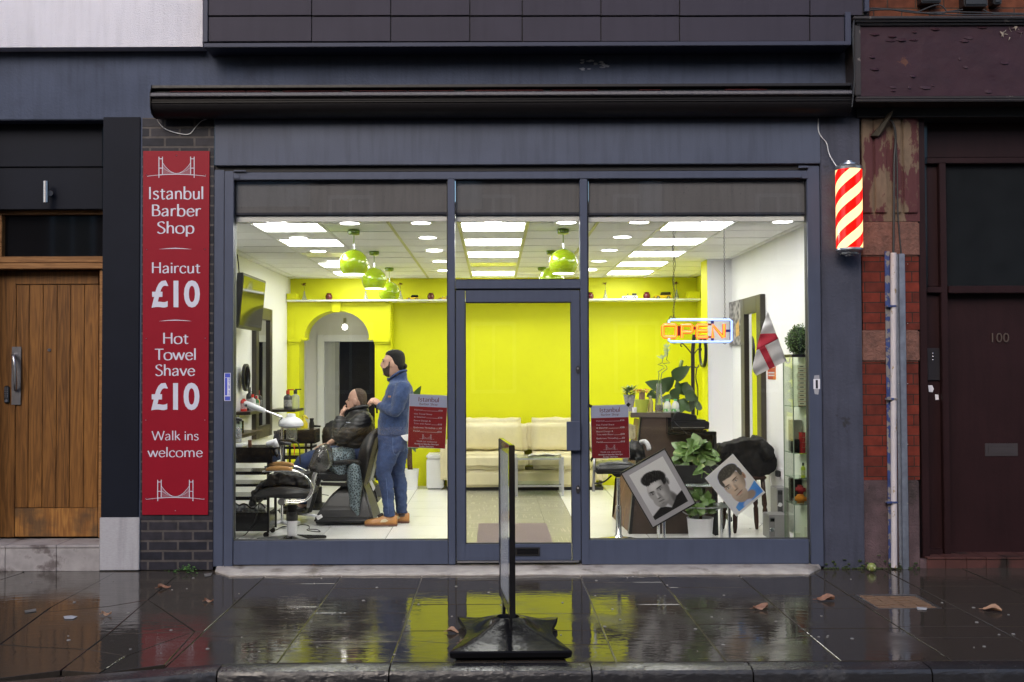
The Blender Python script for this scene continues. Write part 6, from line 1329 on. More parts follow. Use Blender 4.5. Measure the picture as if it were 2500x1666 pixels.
# steamer
Yv = 1.8; stm = T('hair_steamer', 'white facial steamer with long angled arm, dome and water jar', 'steamer', (P(690, 1290, Yv).x, Yv, FZ))
hx = q4(945, 1200, Yv)
s_ = S(Yv)/6.27
MB().lathe([(0, -80*s_), (.1, -80*s_), (120*s_, -66*s_), (182*s_, -55*s_), (188*s_, -25*s_), (175*s_, 15*s_), (130*s_, 55*s_), (85*s_, 75*s_), (72*s_, 82*s_), (62*s_, 130*s_), (30*s_, 135*s_), (0, 135*s_)], hx, 32).build('dome', white_plastic, stm, smooth=True)
MB().lathe([(0, 0), (72*s_, 0), (80*s_, 30*s_), (80*s_, 195*s_), (76*s_, 195*s_), (72*s_, 30*s_), (0, 6*s_)], hx+Vector((12*s_, 0, -270*s_)), 20).build('water_jar', GLASS('jar plastic', (.93, .95, .88), opac=.12), stm, smooth=True)
a, b = q4(545, 1020, Yv), q4(800, 1120, Yv); MB().tube([a, b], .0085, 10).build('arm_rod', chrome, stm, smooth=True)
MB().tube([q4(225, 905, Yv), q4(245, 912, Yv), q4(360, 960, Yv), q4(500, 1010, Yv), q4(550, 1022, Yv)], [.016, .029, .031, .024, .017], 14).build('arm_head', white_plastic, stm, smooth='all')
c = q4(268, 938, Yv); MB().cyl(c+Vector((0, -.034, 0)), c+Vector((0, -.026, 0)), .01, n=12).build('nozzle', black_soft, stm)
pp_ = q4(808, 1200, Yv); MB().cyl((pp_.x, Yv, FZ+.05), (pp_.x, Yv, q4(808, 1120, Yv).z), .014, n=12).build('pole', chrome, stm, smooth=True)
for k in range(4): a = R(45+90*k); MB().tube([(pp_.x, Yv, FZ+.06), (pp_.x+.2*math.cos(a), Yv+.2*math.sin(a), FZ+.03)], .014, 8).build('foot', white_plastic, stm, smooth='all')
MB().tube(smoothpts([q4(800, 1130, Yv-.02), q4(760, 1190, Yv-.04), q4(765, 1260, Yv-.03), q4(830, 1250, Yv-.02), q4(880, 1290, Yv-.02)], 5), .0035, 6).build('hose', wire_black, stm, smooth='all')
# small things on the trolleys
def dryer(c, mat, lab, up=True, s=1.0):
    o = T('hair_dryer', lab, 'hair dryer', c, 'hair dryers'); c = Vector(c)
    MB().lathe([(0, 0), (.038*s, 0), (.045*s, .04*s), (.043*s, .1*s), (.03*s, .15*s), (.036*s, .17*s), (.036*s, .19*s), (0, .185*s)], c, 20).build('barrel', mat, o, smooth=True)
    MB().tube([c+Vector((.03*s, 0, .06*s)), c+Vector((.15*s, 0, .05*s))], [.02*s, .017*s], 10).build('handle', mat, o, smooth='all')
dryer(P(761, 1049, 2.9), black_soft, 'black hair dryer standing on the trolley by the arch', s=.62)
dryer(P(676, 1096, 1.35), M('slate dryer', (.03, .032, .045), .3), 'dark slate hair dryer standing behind the white one', s=.85)
wd = T('hair_dryer', 'white hair dryer lying at the right end of the near trolley', 'hair dryer', q3(630, 150, 1.28), 'hair dryers')
MB().tube([q3(660, 190, 1.28), q3(640, 110, 1.28), q3(545, 140, 1.28), q3(525, 130, 1.28)], [.034, .034, .024, .021], 16).build('barrel', white_plastic, wd, smooth='all'); MB().tube([q3(650, 200, 1.28), q3(660, 290, 1.28), q3(690, 310, 1.28)], [.022, .02, .018], 10).build('handle', black_soft, wd, smooth='all')
MB().tube(smoothpts([q3(700, 90, 1.3), q3(880, 85, 1.3), q3(980, 150, 1.3), q3(1000, 300, 1.3), q3(1005, 440, 1.3)], 5), .006, 6).build('lead', wire_black, wd, smooth='all')
sp_ = T('spray_bottle', 'clear spray bottle with black trigger on the near trolley', 'spray bottle', q3(110, 130, 1.3)); c = q3(120, 120, 1.3); MB().lathe([(0, 0), (.034, 0), (.035, .085), (.026, .12), (.014, .15), (.014, .17), (0, .17)], c, 18).build('bottle', GLASS('bottle', (.9, .92, .95), opac=.2), sp_, smooth=True)
q = MB(); q.cyl(c+Vector((0, 0, .17)), c+Vector((0, 0, .2)), .015, n=10); q.tube([c+Vector((.035, 0, .2)), c+Vector((-.02, 0, .215)), c+Vector((-.055, 0, .235))], [.012, .016, .012], 8); q.tube([c+Vector((-.02, 0, .2)), c+Vector((-.03, 0, .165))], .006, 6); q.build('trigger', black_soft, sp_, smooth='all'); MB().tube([c+Vector((-.055, 0, .235)), c+Vector((-.07, 0, .243))], .013, 8).build('nozzle', white_plastic, sp_, smooth='all')
MB().pb(568, 592, 1085, 1093, 1.22, 1.45).build('tray', white_plastic, label='white tray under the spray bottle', cat='tray', bevel=.006)
br = T('neck_brush', 'wooden handled neck brush standing on the near trolley', 'brush', q3(290, 175, 1.3)); MB().lathe([(0, 0), (.016, 0), (.019, .02), (.017, .03), (.017, .058), (0, .058)], q3(290, 178, 1.3), 14).build('handle', WOOD('brush wood', (.2, .09, .05), (.08, .03, .02)), br, smooth=True)
yb = T('spray_bottle', 'yellow plastic sprayer behind the steamer dome', 'spray bottle', q4(1140, 1300, 2.85)); c = q4(1140, 1295, 2.85); MB().lathe([(0, 0), (.04, 0), (.042, .05), (.02, .09), (.014, .12), (0, .12)], c, 16).build('bottle', M('yellow plastic', (.75, .62, .01), .3), yb, smooth=True); MB().tube([c+Vector((-.02, 0, .12)), c+Vector((.01, 0, .13)), c+Vector((.045, 0, .1))], [.012, .016, .006], 8).build('trigger', M('yellow plastic', (.75, .62, .01), .3), yb, smooth='all')
rope('red_lead', 'red lead hanging behind the far trolley', [P(716, 1085, 2.74), P(719, 1096, 2.73), P(718, 1112, 2.74)], .005, M('red lead', (.6, .05, .02), .5))
# ================================================================ RIGHT: desk, till, plants
q5 = lambda zx, zy, Y: P(1430+zx/4.751, 1000+zy/4.751, Y)
slate = M('bronzed slate laminate', (.062, .042, .032), .42, var=.4, vs=5, col2=(.12, .09, .07), c2s=6, c2a=.6, c2w=.1); walnut = WOOD('walnut panel', (.2, .1, .05), (.11, .05, .025), scale=(16, 2, 2))
Yd = 1.35
dk = T('reception_desk', 'brown stone effect reception desk with flared black edged end panel', 'reception desk', (q5(1000, 1475, Yd).x, 1.7, FZ))
poly3(MB(), [(545, 40), (985, 38), (985, 100), (1500, 280), (1535, 1470), (510, 1475), (650, 90), (545, 85)], Yd, Yd+.08, q5).build('end_panel', slate, dk, bevel=.003)
poly3(MB(), [(632, 90), (652, 90), (532, 1478), (497, 1470)], Yd-.008, Yd+.075, q5).build('edge_trim', black_soft, dk); poly3(MB(), [(510, 1472), (1535, 1466), (1535, 1480), (510, 1486)], Yd-.008, Yd+.07, q5).build('bottom_trim', black_soft, dk)
MB().prism([q5(640, 130, Yd+.09), q5(620, 420, Yd+.09), q5(497, 1470, Yd+.09), P(1493, 1277, 2.45), P(1501, 1170, 2.45), P(1540, 1090, 2.45), P(1548, 1022, 2.45)], (.02, .0, 0)).build('side_panel', walnut, dk)
for t_ in (.33, .66):
    a = q5(640, 130, Yd+.09).lerp(P(1548, 1022, 2.45), t_); b_ = q5(497, 1470, Yd+.09).lerp(P(1493, 1277, 2.45), t_)
    MB().tube([a.lerp(b_, .3)-Vector((.003, 0, 0)), a.lerp(b_, .95)-Vector((.003, 0, 0))], .004, 6).build('strip', M('brass strip', (.4, .28, .16), .4, .6), dk)
MB().prism([q5(520, 38, Yd-.01), q5(990, 36, Yd-.01), P(1640, 1004, 2.5), P(1536, 1004, 2.5)], (0, 0, -.045)).build('top', M('desk top', (.13, .11, .095), .3, var=.15), dk, bevel=.003)
sh_ = MB(); poly3(sh_, [(955, 95), (990, 95), (990, 255), (1518, 258), (1518, 300), (955, 296)], Yd-.12, Yd-.002, q5); sh_.build('till_shelf', black_gloss, dk, bevel=.003)
poly3(MB(), [(1490, 300), (1518, 300), (1540, 1470), (1500, 1470)], Yd-.1, Yd-.003, q5).build('shelf_side', black_soft, dk, bevel=.003)
tl = T('till', 'black cash till with sloped keyboard on the desk shelf', 'till', q5(1210, 250, Yd-.1)); Yk = Yd-.11
poly3(MB(), [(992, 140), (1425, 138), (1436, 155), (1432, 232), (1000, 238), (988, 225)], Yk, Yk+.3, q5).build('drawer', black_soft, tl, bevel=.006); poly3(MB(), [(1000, 138), (1040, 45), (1075, 28), (1290, 70), (1290, 120), (1398, 122), (1400, 137)], Yk+.03, Yk+.28, q5).build('keyboard_case', black_soft, tl, bevel=.008)
q = MB(); [q.cyl(q5(a, 236, Yk+.05), q5(a, 254, Yk+.05), .012, n=8) for a in (1030, 1390)]; q.each('foot', black_soft, tl); q = MB(); poly3(q, [(1010, 210), (1380, 206), (1380, 212), (1010, 216)], Yk-.003, Yk, q5); q.build('drawer_line', steel, tl)
rope('till_lead', 'black lead looping across the front of the desk', [q5(985, 100, Yd-.02), q5(1060, 180, Yd-.14), q5(1180, 290, Yd-.14)], .004)
q6 = lambda zx, zy, Y: P(1430+zx/5.226, 760+zy/5.226, Y)
zt = q5(760, 36, Yd+.2).z
dY = Yd+.25
def on(px, py=1006, Y=None): v = P(px, py, Y or dY); return Vector((v.x, v.y, P(1600, 1006, 1.6).z))
gp = planter('potted_plant', 'small leafy plant in a grey lace edged pot on the desk', on(1537, Y=1.75), .03, .055, .155, M('grey lace pot', (.33, .33, .36), .6, var=.35, vs=70)); q = MB(); c = on(1537, Y=1.75)+Vector((0, 0, .14)); rs = random.Random(3)
for k in range(95): a = rs.uniform(0, 6.28); rr_ = rs.uniform(.02, .1); b_ = c+Vector((math.cos(a)*rr_*.5, math.sin(a)*rr_*.5, rs.uniform(.0, .08))); q.leaf(b_, b_+Vector((math.cos(a)*.045, math.sin(a)*.045, rs.uniform(.005, .05))), (0, 0, 1), .02, .3, 3)
q.build('foliage', M('fresh leaf', (.12, .19, .05), .45, var=.5, vs=30, col2=(.5, .55, .25), c2s=25, c2a=.6), gp, smooth='all')
lp_ = planter('potted_plant', 'lime green pot with a bark wrapped plant of small yellow flowers', on(1567, Y=1.5), .047, .066, .12, M('lime pot', (.5, .58, .08), .45, var=.04)); c = on(1567, Y=1.5)+Vector((0, 0, .1)); MB().cyl(c+Vector((.0, .0, 0)), c+Vector((.005, 0, .09)), .027, n=14).build('moss_pole', WOOD('birch sleeve', (.35, .24, .17), (.2, .12, .08), scale=(20, 20, 3)), lp_, smooth=True); q = MB(); q2_ = MB()
for k in range(60): a = rs.uniform(0, 6.28); r_ = rs.uniform(0, .07); (q if k % 3 else q2_).ball(c+Vector((math.cos(a)*r_*1.1, math.sin(a)*r_, .088+rs.uniform(0, .03)-r_*.15)), .008, .008, .006, 6, 4)
q.build('flowers', M('yellow florets', (.6, .5, .06), .7, var=.3), lp_); q2_.build('orange_flowers', M('orange florets', (.6, .2, .03), .7), lp_)
MB().lathe([(.0, 0), (.02, 0), (.022, .05), (.02, .05), (.018, .004), (0, .004)], on(1549, Y=1.42), 14).build('cup', white_plastic, label='white cup hidden behind the lime pot', cat='cup', smooth=True)
bv = T('bamboo_vase', 'tall tapered glass vase of curly lucky bamboo on the desk', 'vase', on(1609, Y=1.45)); vc = on(1609, Y=1.45); MB().lathe([(0, 0), (.034, 0), (.037, .03), (.024, .265), (.022, .265), (.034, .03), (.03, .008), (0, .008)], vc, 20).build('glass', GLASS('vase clear', (.9, .93, .9), opac=.1), bv, smooth=True); MB().lathe([(0, .009), (.032, .009), (.033, .035), (.031, .07), (0, .07)], vc, 16).build('amber_water', M('amber gravel', (.35, .2, .05), .4, var=.5, vs=60), bv, smooth=True)
b5 = lambda a, b: q6(a, b, 1.45)
for pts in ([(900, 1180), (925, 1000), (935, 800), (925, 775), (1000, 725), (985, 700), (920, 680), (975, 660), (985, 600)], [(915, 1180), (955, 900), (970, 790), (1040, 735), (1030, 700), (985, 670), (1075, 660), (1030, 620), (1045, 560), (1038, 470)]):
    MB().tube([b5(a, b) for a, b in pts], .0045, 7).build('stem', M('bamboo stem', (.16, .24, .06), .4, var=.3), bv, smooth='all')
q = MB()
for bx, by in ((985, 590), (1038, 470), (1040, 520), (1045, 560), (980, 610)):
    for k in range(6): a = rs.uniform(-2.6, -.5); l_ = rs.uniform(50, 100); q.leaf(b5(bx, by), b5(bx+math.cos(a)*l_, by+math.sin(a)*l_*.8), (0, -1, .2), .016, .2, 4)
q.build('foliage', leaf_light, bv, smooth='all')
wb = None
for px, lab in ((1629, 'clear water bottle with green cap next to the bamboo vase'), (1649, 'clear water bottle with green cap nearest the till')):
    c = on(px, Y=1.42); o = T('water_bottle', lab, 'water bottle', c, 'water bottles on the desk'); MB().lathe([(0, 0), (.034, 0), (.036, .02), (.036, .06), (.028, .085), (.014, .1), (.013, .108), (0, .108)], c, 16).build('bottle', GLASS('pet', (.93, .96, .97), opac=.45), o, smooth=True); MB().cyl(c+Vector((0, 0, .108)), c+Vector((0, 0, .122)), .0145, n=12).build('cap', M('green cap', (.1, .5, .18), .4), o); MB().lathe([(.0368, .012), (.0368, .036)], c, 16).build('wrapper', M('green label', (.12, .4, .12), .4, col2=(.8, .8, .8), c2s=30, c2a=.5), o, smooth=True)
c = on(1588, Y=1.55); o = T('glass_jar', 'tall ribbed glass bottle between lime pot and vase', 'bottle', c); MB().lathe([(0, 0), (.024, 0), (.026, .09), (.014, .125), (.014, .14), (0, .14)], c, 16).build('bottle', GLASS('brownish glass', (.75, .68, .55), opac=.3), o, smooth=True); MB().cyl(c+Vector((0, 0, .14)), c+Vector((0, 0, .15)), .015, n=12).build('lid', steel, o)
mgz = T('magazine_rack', 'rack of leaflets on the side of the desk', 'leaflets', P(1543, 1070, 2.2)); q = MB()
for k in range(5): q.pb(1535+k*3.4, 1538+k*3.4, 1035+k, 1072, 2.0-.03*k, 2.02-.03*k)
q.build('leaflet', M('leaflet paper', (.6, .52, .35), .7, var=.5, vs=20, col2=(.5, .15, .05), c2s=12, c2a=.62), mgz)
# big pothos plant behind the desk
bY = 2.6
bp2 = planter('potted_plant', 'tall large leaved climbing plant behind the desk', (P(1665, 1200, bY).x, bY, FZ), .13, .16, .3, white_plastic); q = MB()
MB().tube(smoothpts([(P(1665, 1200, bY).x, bY, .3), P(1660, 1050, bY), P(1652, 950, bY), P(1665, 880, bY)], 5), .018, 8).build('stem', stem_mat, bp2, smooth='all')
L6 = [((1040, 1010), (770, 900), 150), ((1110, 960), (960, 880), 175), ((1100, 860), (1330, 705), 150), ((1200, 1060), (1300, 905), 160), ((1220, 1000), (1400, 1010), 150), ((1100, 1100), (1200, 980), 120), ((1180, 1130), (1320, 1270), 140), ((1150, 1050), (1090, 1120), 130), ((1380, 1190), (1500, 1230), 120), ((1320, 1150), (1340, 1300), 140), ((900, 1060), (790, 1080), 110), ((1000, 1080), (1060, 1180), 120), ((1260, 1060), (1440, 1120), 130), ((1130, 960), (1250, 960), 90), ((1020, 1000), (880, 1000), 130), ((1250, 1150), (1200, 1290), 130)]
for k, (a, b_, w_) in enumerate(L6): A, B = q6(*a, bY-.1+.03*(k % 4)), q6(*b_, bY-.18+.05*(k % 5)); broad(q, A, B, w_*S(bY)/5.226*1.15, (rs.uniform(-.3, .3), -1, rs.uniform(.1, .5)), .2)
q.build('foliage', M('large leaf', (.045, .085, .028), .32, var=.35, vs=8, col2=(.25, .33, .08), c2s=5, c2a=.66, c2w=.04, spec=.5), bp2, smooth='all')
# coat rack
cr = T('coat_rack', 'dark metal coat rack with curled hooks behind the desk', 'coat rack', (P(1690, 1200, 3.0).x, 3.0, FZ)); rY = 3.0
dkm = M('dark iron', (.03, .024, .022), .45, .4)
MB().tube([(P(1693, 1200, rY).x, rY, FZ), q6(1370, 1300, rY), q6(1365, 500, rY), q6(1385, 300, rY)], .02, 8).build('post', dkm, cr)
for pts in ([(1365, 560), (1300, 480), (1245, 420), (1220, 415), (1212, 440), (1230, 455)], [(1370, 560), (1420, 500), (1460, 470), (1475, 485), (1465, 510), (1445, 500)], [(1365, 690), (1330, 715), (1300, 720), (1280, 690)], [(1370, 690), (1400, 720), (1430, 715), (1445, 690)]): MB().tube(smoothpts([q6(a, b, rY) for a, b in pts], 5), .006, 6).build('hook', dkm, cr, smooth='all')
for k in range(3): a = R(90+120*k); MB().tube([(P(1693, 1200, rY).x, rY, FZ+.12), (P(1693, 1200, rY).x+.24*math.cos(a), rY+.24*math.sin(a), FZ+.015)], .014, 8).build('leg', dkm, cr)
rope('rack_strap', 'dark strap hanging from the coat rack', [q6(1418, 720, rY), q6(1405, 850, rY), q6(1430, 1000, rY), q6(1425, 1330, rY)], .006)
# glass console with planters
Yg = .72
gt = T('glass_console', 'glass console table on chrome legs holding the black planter', 'console table', (q5(1350, 1500, Yg).x, Yg, FZ))
gx0, gx1 = q5(860, 1180, Yg).x, q5(1640, 1180, Yg).x
for px, Y in ((876, Yg-.14), (1622, Yg-.14), (876, Yg+.16), (1622, Yg+.16)): c = q5(px, 1200, Yg); MB().cyl((c.x, Y, FZ), (c.x, Y, q5(px, 1105, Yg).z if px > 1000 else q5(px, 860, Yg).z), .0135, n=14).build('leg', chrome, gt, smooth=True)
for Y in (Yg-.16, Yg+.16): MB().tube([(gx0-.02, Y, q5(1200, 862, Yg).z), (gx1+.02, Y, q5(1200, 862, Yg).z)], .013, 10).build('rail', chrome, gt, smooth=True)
MB().box(gx0-.04, gx1+.04, Yg-.2, Yg+.2, q5(1200, 852, Yg).z, q5(1200, 848, Yg).z+.004).build('top', tg, gt); 
ov = [(gx0+(gx1-gx0)*(.62+.42*math.cos(t)), Yg-.02+.2*math.sin(t)) for t in [2*math.pi*i/28 for i in range(28)]]; zsv = q5(1400, 1115, Yg).z; MB().prism([(a, b, zsv) for a, b in ov], (0, 0, .009)).build('oval_shelf', GLASS('smoked shelf', (.6, .64, .62), opac=.35), gt)
MB().tube(smoothpts([q5(1120, 1180, Yg-.1), q5(1180, 1215, Yg-.12), q5(1300, 1225, Yg-.14), q5(1450, 1190, Yg-.12), q5(1600, 1130, Yg-.1)], 5), .005, 6).build('curved_rail', steel, gt, smooth='all')
def pothos(mb, cx, cy, cz, rx, ry, rz, n, sz, seed, hang=.0):
    r_ = random.Random(seed)
    for k in range(n):
        a = r_.uniform(0, 6.28); e = r_.uniform(-.1, 1.3); d = Vector((math.cos(a)*math.cos(e), math.sin(a)*math.cos(e), math.sin(e)))
        b_ = Vector((cx+d.x*rx*.75, cy+d.y*ry*.75, cz+d.z*rz*.75)); d2 = (d*.55+Vector((r_.uniform(-.9, .9), r_.uniform(-.7, .3), r_.uniform(-1.1, .25)))).normalized()
        l_ = sz*r_.uniform(.75, 1.2); mb.leaf(b_, b_+d2*l_, d*.5+Vector((r_.uniform(-.6, .6), -.8, r_.uniform(0, .8))), l_*.8, .3, 7, .1)
pb_ = T('planter_box', 'long black planter box packed with variegated leaves on the glass console', 'planter', q5(1290, 840, Yg)); z0_, z1_ = q5(1290, 846, Yg).z+.004, q5(1290, 636, Yg).z
q = MB(); xa_, xb_ = q5(1040, 700, Yg-.12).x, q5(1560, 700, Yg-.12).x; q.prism([(xa_, Yg-.12, z1_), (xb_, Yg-.12, z1_), (xb_-.012, Yg-.12, z0_), (xa_+.012, Yg-.12, z0_)], (0, .24, 0)); q.build('box', black_soft, pb_, bevel=.004); q = MB(); pothos(q, (xa_+xb_)/2, Yg, z1_-.03, .19, .1, .25, 110, .115, 5); q.build('foliage', leaf_mid, pb_, smooth='all')
wc = Vector((q5(1335, 1500, .58).x, .6, FZ)); wp_ = planter('potted_plant', 'trailing variegated plant in a white pot standing under the glass console', wc, .088, .108, .25, white_plastic); q = MB(); pothos(q, wc.x, .62, FZ+.33, .11, .09, .16, 60, .085, 9); MB().tube([wc+Vector((0, 0, .15)), wc+Vector((.01, .02, .26))], .014, 8).build('stem', WOOD('woody stem', (.15, .09, .05), (.07, .04, .02)), wp_, smooth='all'); q.build('foliage', leaf_mid, wp_, smooth='all')
# reception stool
Ys_ = .95; rs_ = T('stool', 'black padded gas lift stool with a low back and chrome column', 'stool', (q5(380, 1500, Ys_).x, Ys_, FZ)); c = q5(380, 1100, Ys_)
for s in (0,): MB().lathe([(0, 0), (.2, 0), (.2, .012), (.04, .04), (.025, .06), (.025, q5(380, 1115, Ys_).z-FZ), (.016, q5(380, 1112, Ys_).z-FZ), (.016, q5(380, 790, Ys_).z-FZ), (0, q5(380, 790, Ys_).z-FZ)], (c.x, Ys_, FZ), 24).build('column', chrome, rs_, smooth=True)
poly3(MB(), [(115, 700), (150, 650), (300, 625), (560, 630), (600, 660), (600, 740), (420, 752), (110, 752)], Ys_-.2, Ys_+.2, q5).build('seat', black_leather, rs_, bevel=.03, seg=4, smooth='all'); poly3(MB(), [(300, 750), (420, 752), (400, 790), (340, 780)], Ys_-.1, Ys_+.1, q5).build('mechanism', black_soft, rs_, bevel=.006)
poly3(MB(), [(500, 345), (580, 355), (650, 390), (690, 450), (700, 590), (640, 600), (500, 590), (470, 480)], Ys_+.1, Ys_+.18, q5).build('backrest', black_leather, rs_, bevel=.03, seg=4, smooth='all'); MB().tube(smoothpts([q5(640, 380, Ys_+.05), q5(690, 375, Ys_), q5(725, 420, Ys_-.04), q5(735, 470, Ys_-.06)], 4), .02, 10).build('armrest', M('grey armrest', (.4, .4, .41), .35), rs_, smooth='all')
MB().tube([q5(100, 480, Ys_-.1), q5(98, 700, Ys_-.1), q5(88, 950, Ys_-.1)], .012, 8).build('arm_post', steel, rs_, smooth='all'); MB().tube(smoothpts([q5(100, 860, Ys_-.12), q5(180, 850, Ys_-.12), q5(240, 820, Ys_-.12), q5(300, 765, Ys_-.12)], 5), .007, 6).build('lever', black_soft, rs_, smooth='all')
poly3(MB(), [(430, 570), (490, 570), (490, 690), (425, 700)], Ys_+.0, Ys_+.012, q5).build('back_stem', steel, rs_)
# wooden chair with jacket
q7 = lambda zx, zy, Y: P(1720+zx/4.61, 1000+zy/4.61, Y); Yw = 1.35
wch = T('wooden_chair', 'dark turned leg wooden chair under the black jacket', 'chair', (q7(620, 1200, Yw).x, Yw+.1, FZ)); dwood = WOOD('dark beech', (.05, .022, .013), (.02, .009, .006), coat=.3)
for a, b, Y in (((560, 760), (588, 1262), Yw+.25), ((650, 740), (700, 1300), Yw), ((350, 900), (342, 1310), Yw+.02), ((250, 900), (205, 1265), Yw+.28)):
    A, B = q7(*a, Y), q7(*b, Y); B.z = FZ; pts = [A.lerp(B, t) for t in (0, .3, .5, .55, .6, .85, .97, 1)]; MB().tube(pts, [.02, .02, .024, .016, .023, .021, .015, .012], 12).build('leg', dwood, wch, smooth='all')
poly3(MB(), [(220, 770), (700, 750), (700, 790), (220, 810)], Yw-.05, Yw+.32, q7).build('seat', dwood, wch, bevel=.008); poly3(MB(), [(345, 350), (400, 350), (420, 770), (380, 770)], Yw+.26, Yw+.3, q7).build('back_post', dwood, wch, bevel=.004); poly3(MB(), [(560, 360), (600, 360), (620, 770), (580, 770)], Yw+.26, Yw+.3, q7).build('back_post', dwood, wch, bevel=.004)
poly3(MB(), [(345, 360), (600, 350), (602, 420), (348, 430)], Yw+.265, Yw+.29, q7).build('back_rail', dwood, wch, bevel=.003)
jm = MB(); poly3(jm, [(170, 480), (215, 410), (350, 372), (500, 338), (575, 350), (640, 322), (690, 332), (735, 420), (800, 500), (820, 560), (812, 640), (785, 700), (720, 730), (640, 770), (560, 770), (520, 900), (300, 1000), (240, 900), (200, 700)], Yw-.04, Yw+.24, q7); jm.ball(q7(690, 480, Yw-.02), .07, .1, .09); jm.ball(q7(660, 400, Yw), .05, .1, .06)
jo = jm.build('draped_jacket', M('black jacket', (.007, .007, .0075), .7, spec=.2, var=.25, vs=15), label='black padded jacket thrown over the wooden chair', cat='jacket'); remesh(jo, .011, 3); displace(jo, .02, 4.5, 4, (1, 1, .8)); displace(jo, .012, 12, 6, (1.6, 1, .7)); displace(jo, .004, 40, 2)
MB().pp([(1781, 1255), (1790, 1268), (1786, 1278), (1776, 1268)], Yw-.02, Yw+.1).build('trouser_leg', black_leather, label='black cloth hanging beside the front chair leg', cat='cloth', bevel=.01)
# stereo, socket
silver = M('silver plastic', (.35, .35, .36), .35, .5, var=.1); Yz = 1.0
for nm, lab, a, b, c0_, d in (('stereo', 'silver mini stereo unit standing on the floor by the cabinet', 1878, 1912, 1258, 1317), ('stereo', 'taller silver speaker with black cone stacked behind the stereo', 1897, 1914, 1192, 1261)):
    yo = .72 if a < 1890 else .98; o = T(nm, lab, 'stereo', P((a+b)/2, d, yo), 'mini stereo units'); zbase = FZ if a < 1890 else None
    MB().pb(a, b+14, c0_, d, yo, yo+.22).build('case', silver, o, bevel=.006); f_ = MB(); f_.pb(a+2, a+14, c0_+5, d-6, yo-.006, yo); f_.build('front', M('stereo front', (.06, .06, .065) if a > 1890 else (.22, .22, .23), .3), o, bevel=.003)
    c = P(a+7.5, (c0_+d)/2+6, yo-.007); MB().lathe([(0, -.006), (.018, -.006), (.022, .002), (0, .002)], c, 18, 'y').build('dial', chrome, o, smooth=True); MB().pb(a+3, a+13, c0_+8, c0_+16, yo-.008, yo-.006).build('display', dark_glass, o)
MB().pb(1892, 1918, 1261.5, 1319, .98, 1.25).build('speaker', M('dark speaker box', (.05, .05, .05), .5), label='dark box on the floor carrying the taller speaker', cat='speaker', bevel=.004)
ps_ = T('wall_socket', 'white double socket with a black plug beside the cabinet', 'socket', q7(840, 710, 1.6)); sx_ = PX(1905, 1155, XR); MB().box(XR-.012, XR, sx_.y-.08, sx_.y+.08, sx_.z-.045, sx_.z+.045).build('plate', white_plastic, ps_, bevel=.003); MB().box(XR-.05, XR-.0125, sx_.y-.07, sx_.y-.01, sx_.z-.03, sx_.z+.025).build('plug', black_soft, ps_, bevel=.006)
rope('white_lead', 'white lead curving from the wall socket to the floor', [q7(800, 675, 1.5), q7(745, 700, 1.4), q7(740, 760, 1.35), q7(765, 1000, 1.3), q7(740, 1150, 1.2), q7(680, 1250, 1.1), G(1849, 1289, FZ+.004), G(1830, 1290, FZ+.004)], .004, wire_white)
# display cabinet
dc = T('display_cabinet', 'narrow glass display cabinet with a black top in the right corner', 'display cabinet', (2.49, .5, FZ)); cx0_, cx1_, cy0_, cy1_ = 2.425, 2.548, .36, .64
ctz = P(1950, 872, .36).z; MB().box(cx0_-.01, cx1_, cy0_-.01, cy1_+.01, ctz, ctz+.022).build('top', black_soft, dc, bevel=.002); cgl = GLASS('cabinet glass', (.93, .97, .88), refl=.35); q = MB(); q.box(cx0_, cx0_+.005, cy0_, cy1_, FZ+.06, ctz-.001); q.build('side_glass', cgl, dc); MB().box(cx0_+.006, cx1_-.002, cy0_, cy0_+.005, FZ+.06, ctz-.001).build('front_glass', cgl, dc)
MB().box(cx0_, cx1_, cy0_, cy1_, FZ, FZ+.058).build('plinth', black_soft, dc); q = MB()
for a, b in ((cx0_, cy0_-.003), (cx0_, cy1_)): q.box(a-.003, a+.004, b-.003, b+.003, FZ+.06, ctz-.001)
q.build('edge', M('edge green', (.2, .26, .2), .15), dc); zsh = []
for py in (992, 1107, 1168, 1232): z = P(1955, py, .36).z; zsh.append(z); MB().box(cx0_+.006, cx1_-.002, cy0_+.006, cy1_, z-.007, z).build('shelf', tg, dc)
for k in range(10): z = zsh[0]+.0005+k*.0335; bx = T('product_box', 'white printed product box, '+['lowest', 'second', 'third', 'fourth', 'fifth', 'sixth', 'seventh', 'eighth', 'ninth', 'topmost'][k]+' of the stack in the cabinet', 'box', (2.5, .5, z), 'white product boxes'); MB().box(cx0_+.042+random.uniform(-.004, .004), cx1_-.004, cy0_+.02, cy1_-.03, z, z+.0318).build('carton', M('white carton', (.85, .85, .85), .6, var=.05), bx); q = MB(); q.box(cx0_+.048, cx1_-.006, cy0_+.0185, cy0_+.0199, z+.001, z+.004); q.build('orange_band', M('orange band', (.5, .2, .06), .6), bx); q = MB(); q.box(cx0_+.062, cx1_-.03, cy0_+.0185, cy0_+.0199, z+.015, z+.023); q.build('print', M('grey print', (.12, .12, .13), .6), bx)
def item(nm, lab, cat, x0, x1, z, h, y0, y1, mat, bev=.003): return MB().box(x0, x1, y0, y1, z+.0005, z+h).build(nm, mat, label=lab, cat=cat, bevel=bev)
item('grey_box', 'tall grey carton on the second cabinet shelf', 'box', cx0_+.03, cx1_-.01, zsh[1], .26, .5, .62, M('grey carton', (.2, .2, .21), .6)); item('black_box', 'black gift box on the second cabinet shelf', 'box', cx0_+.01, cx0_+.06, zsh[1], .11, .39, .48, black_gloss)
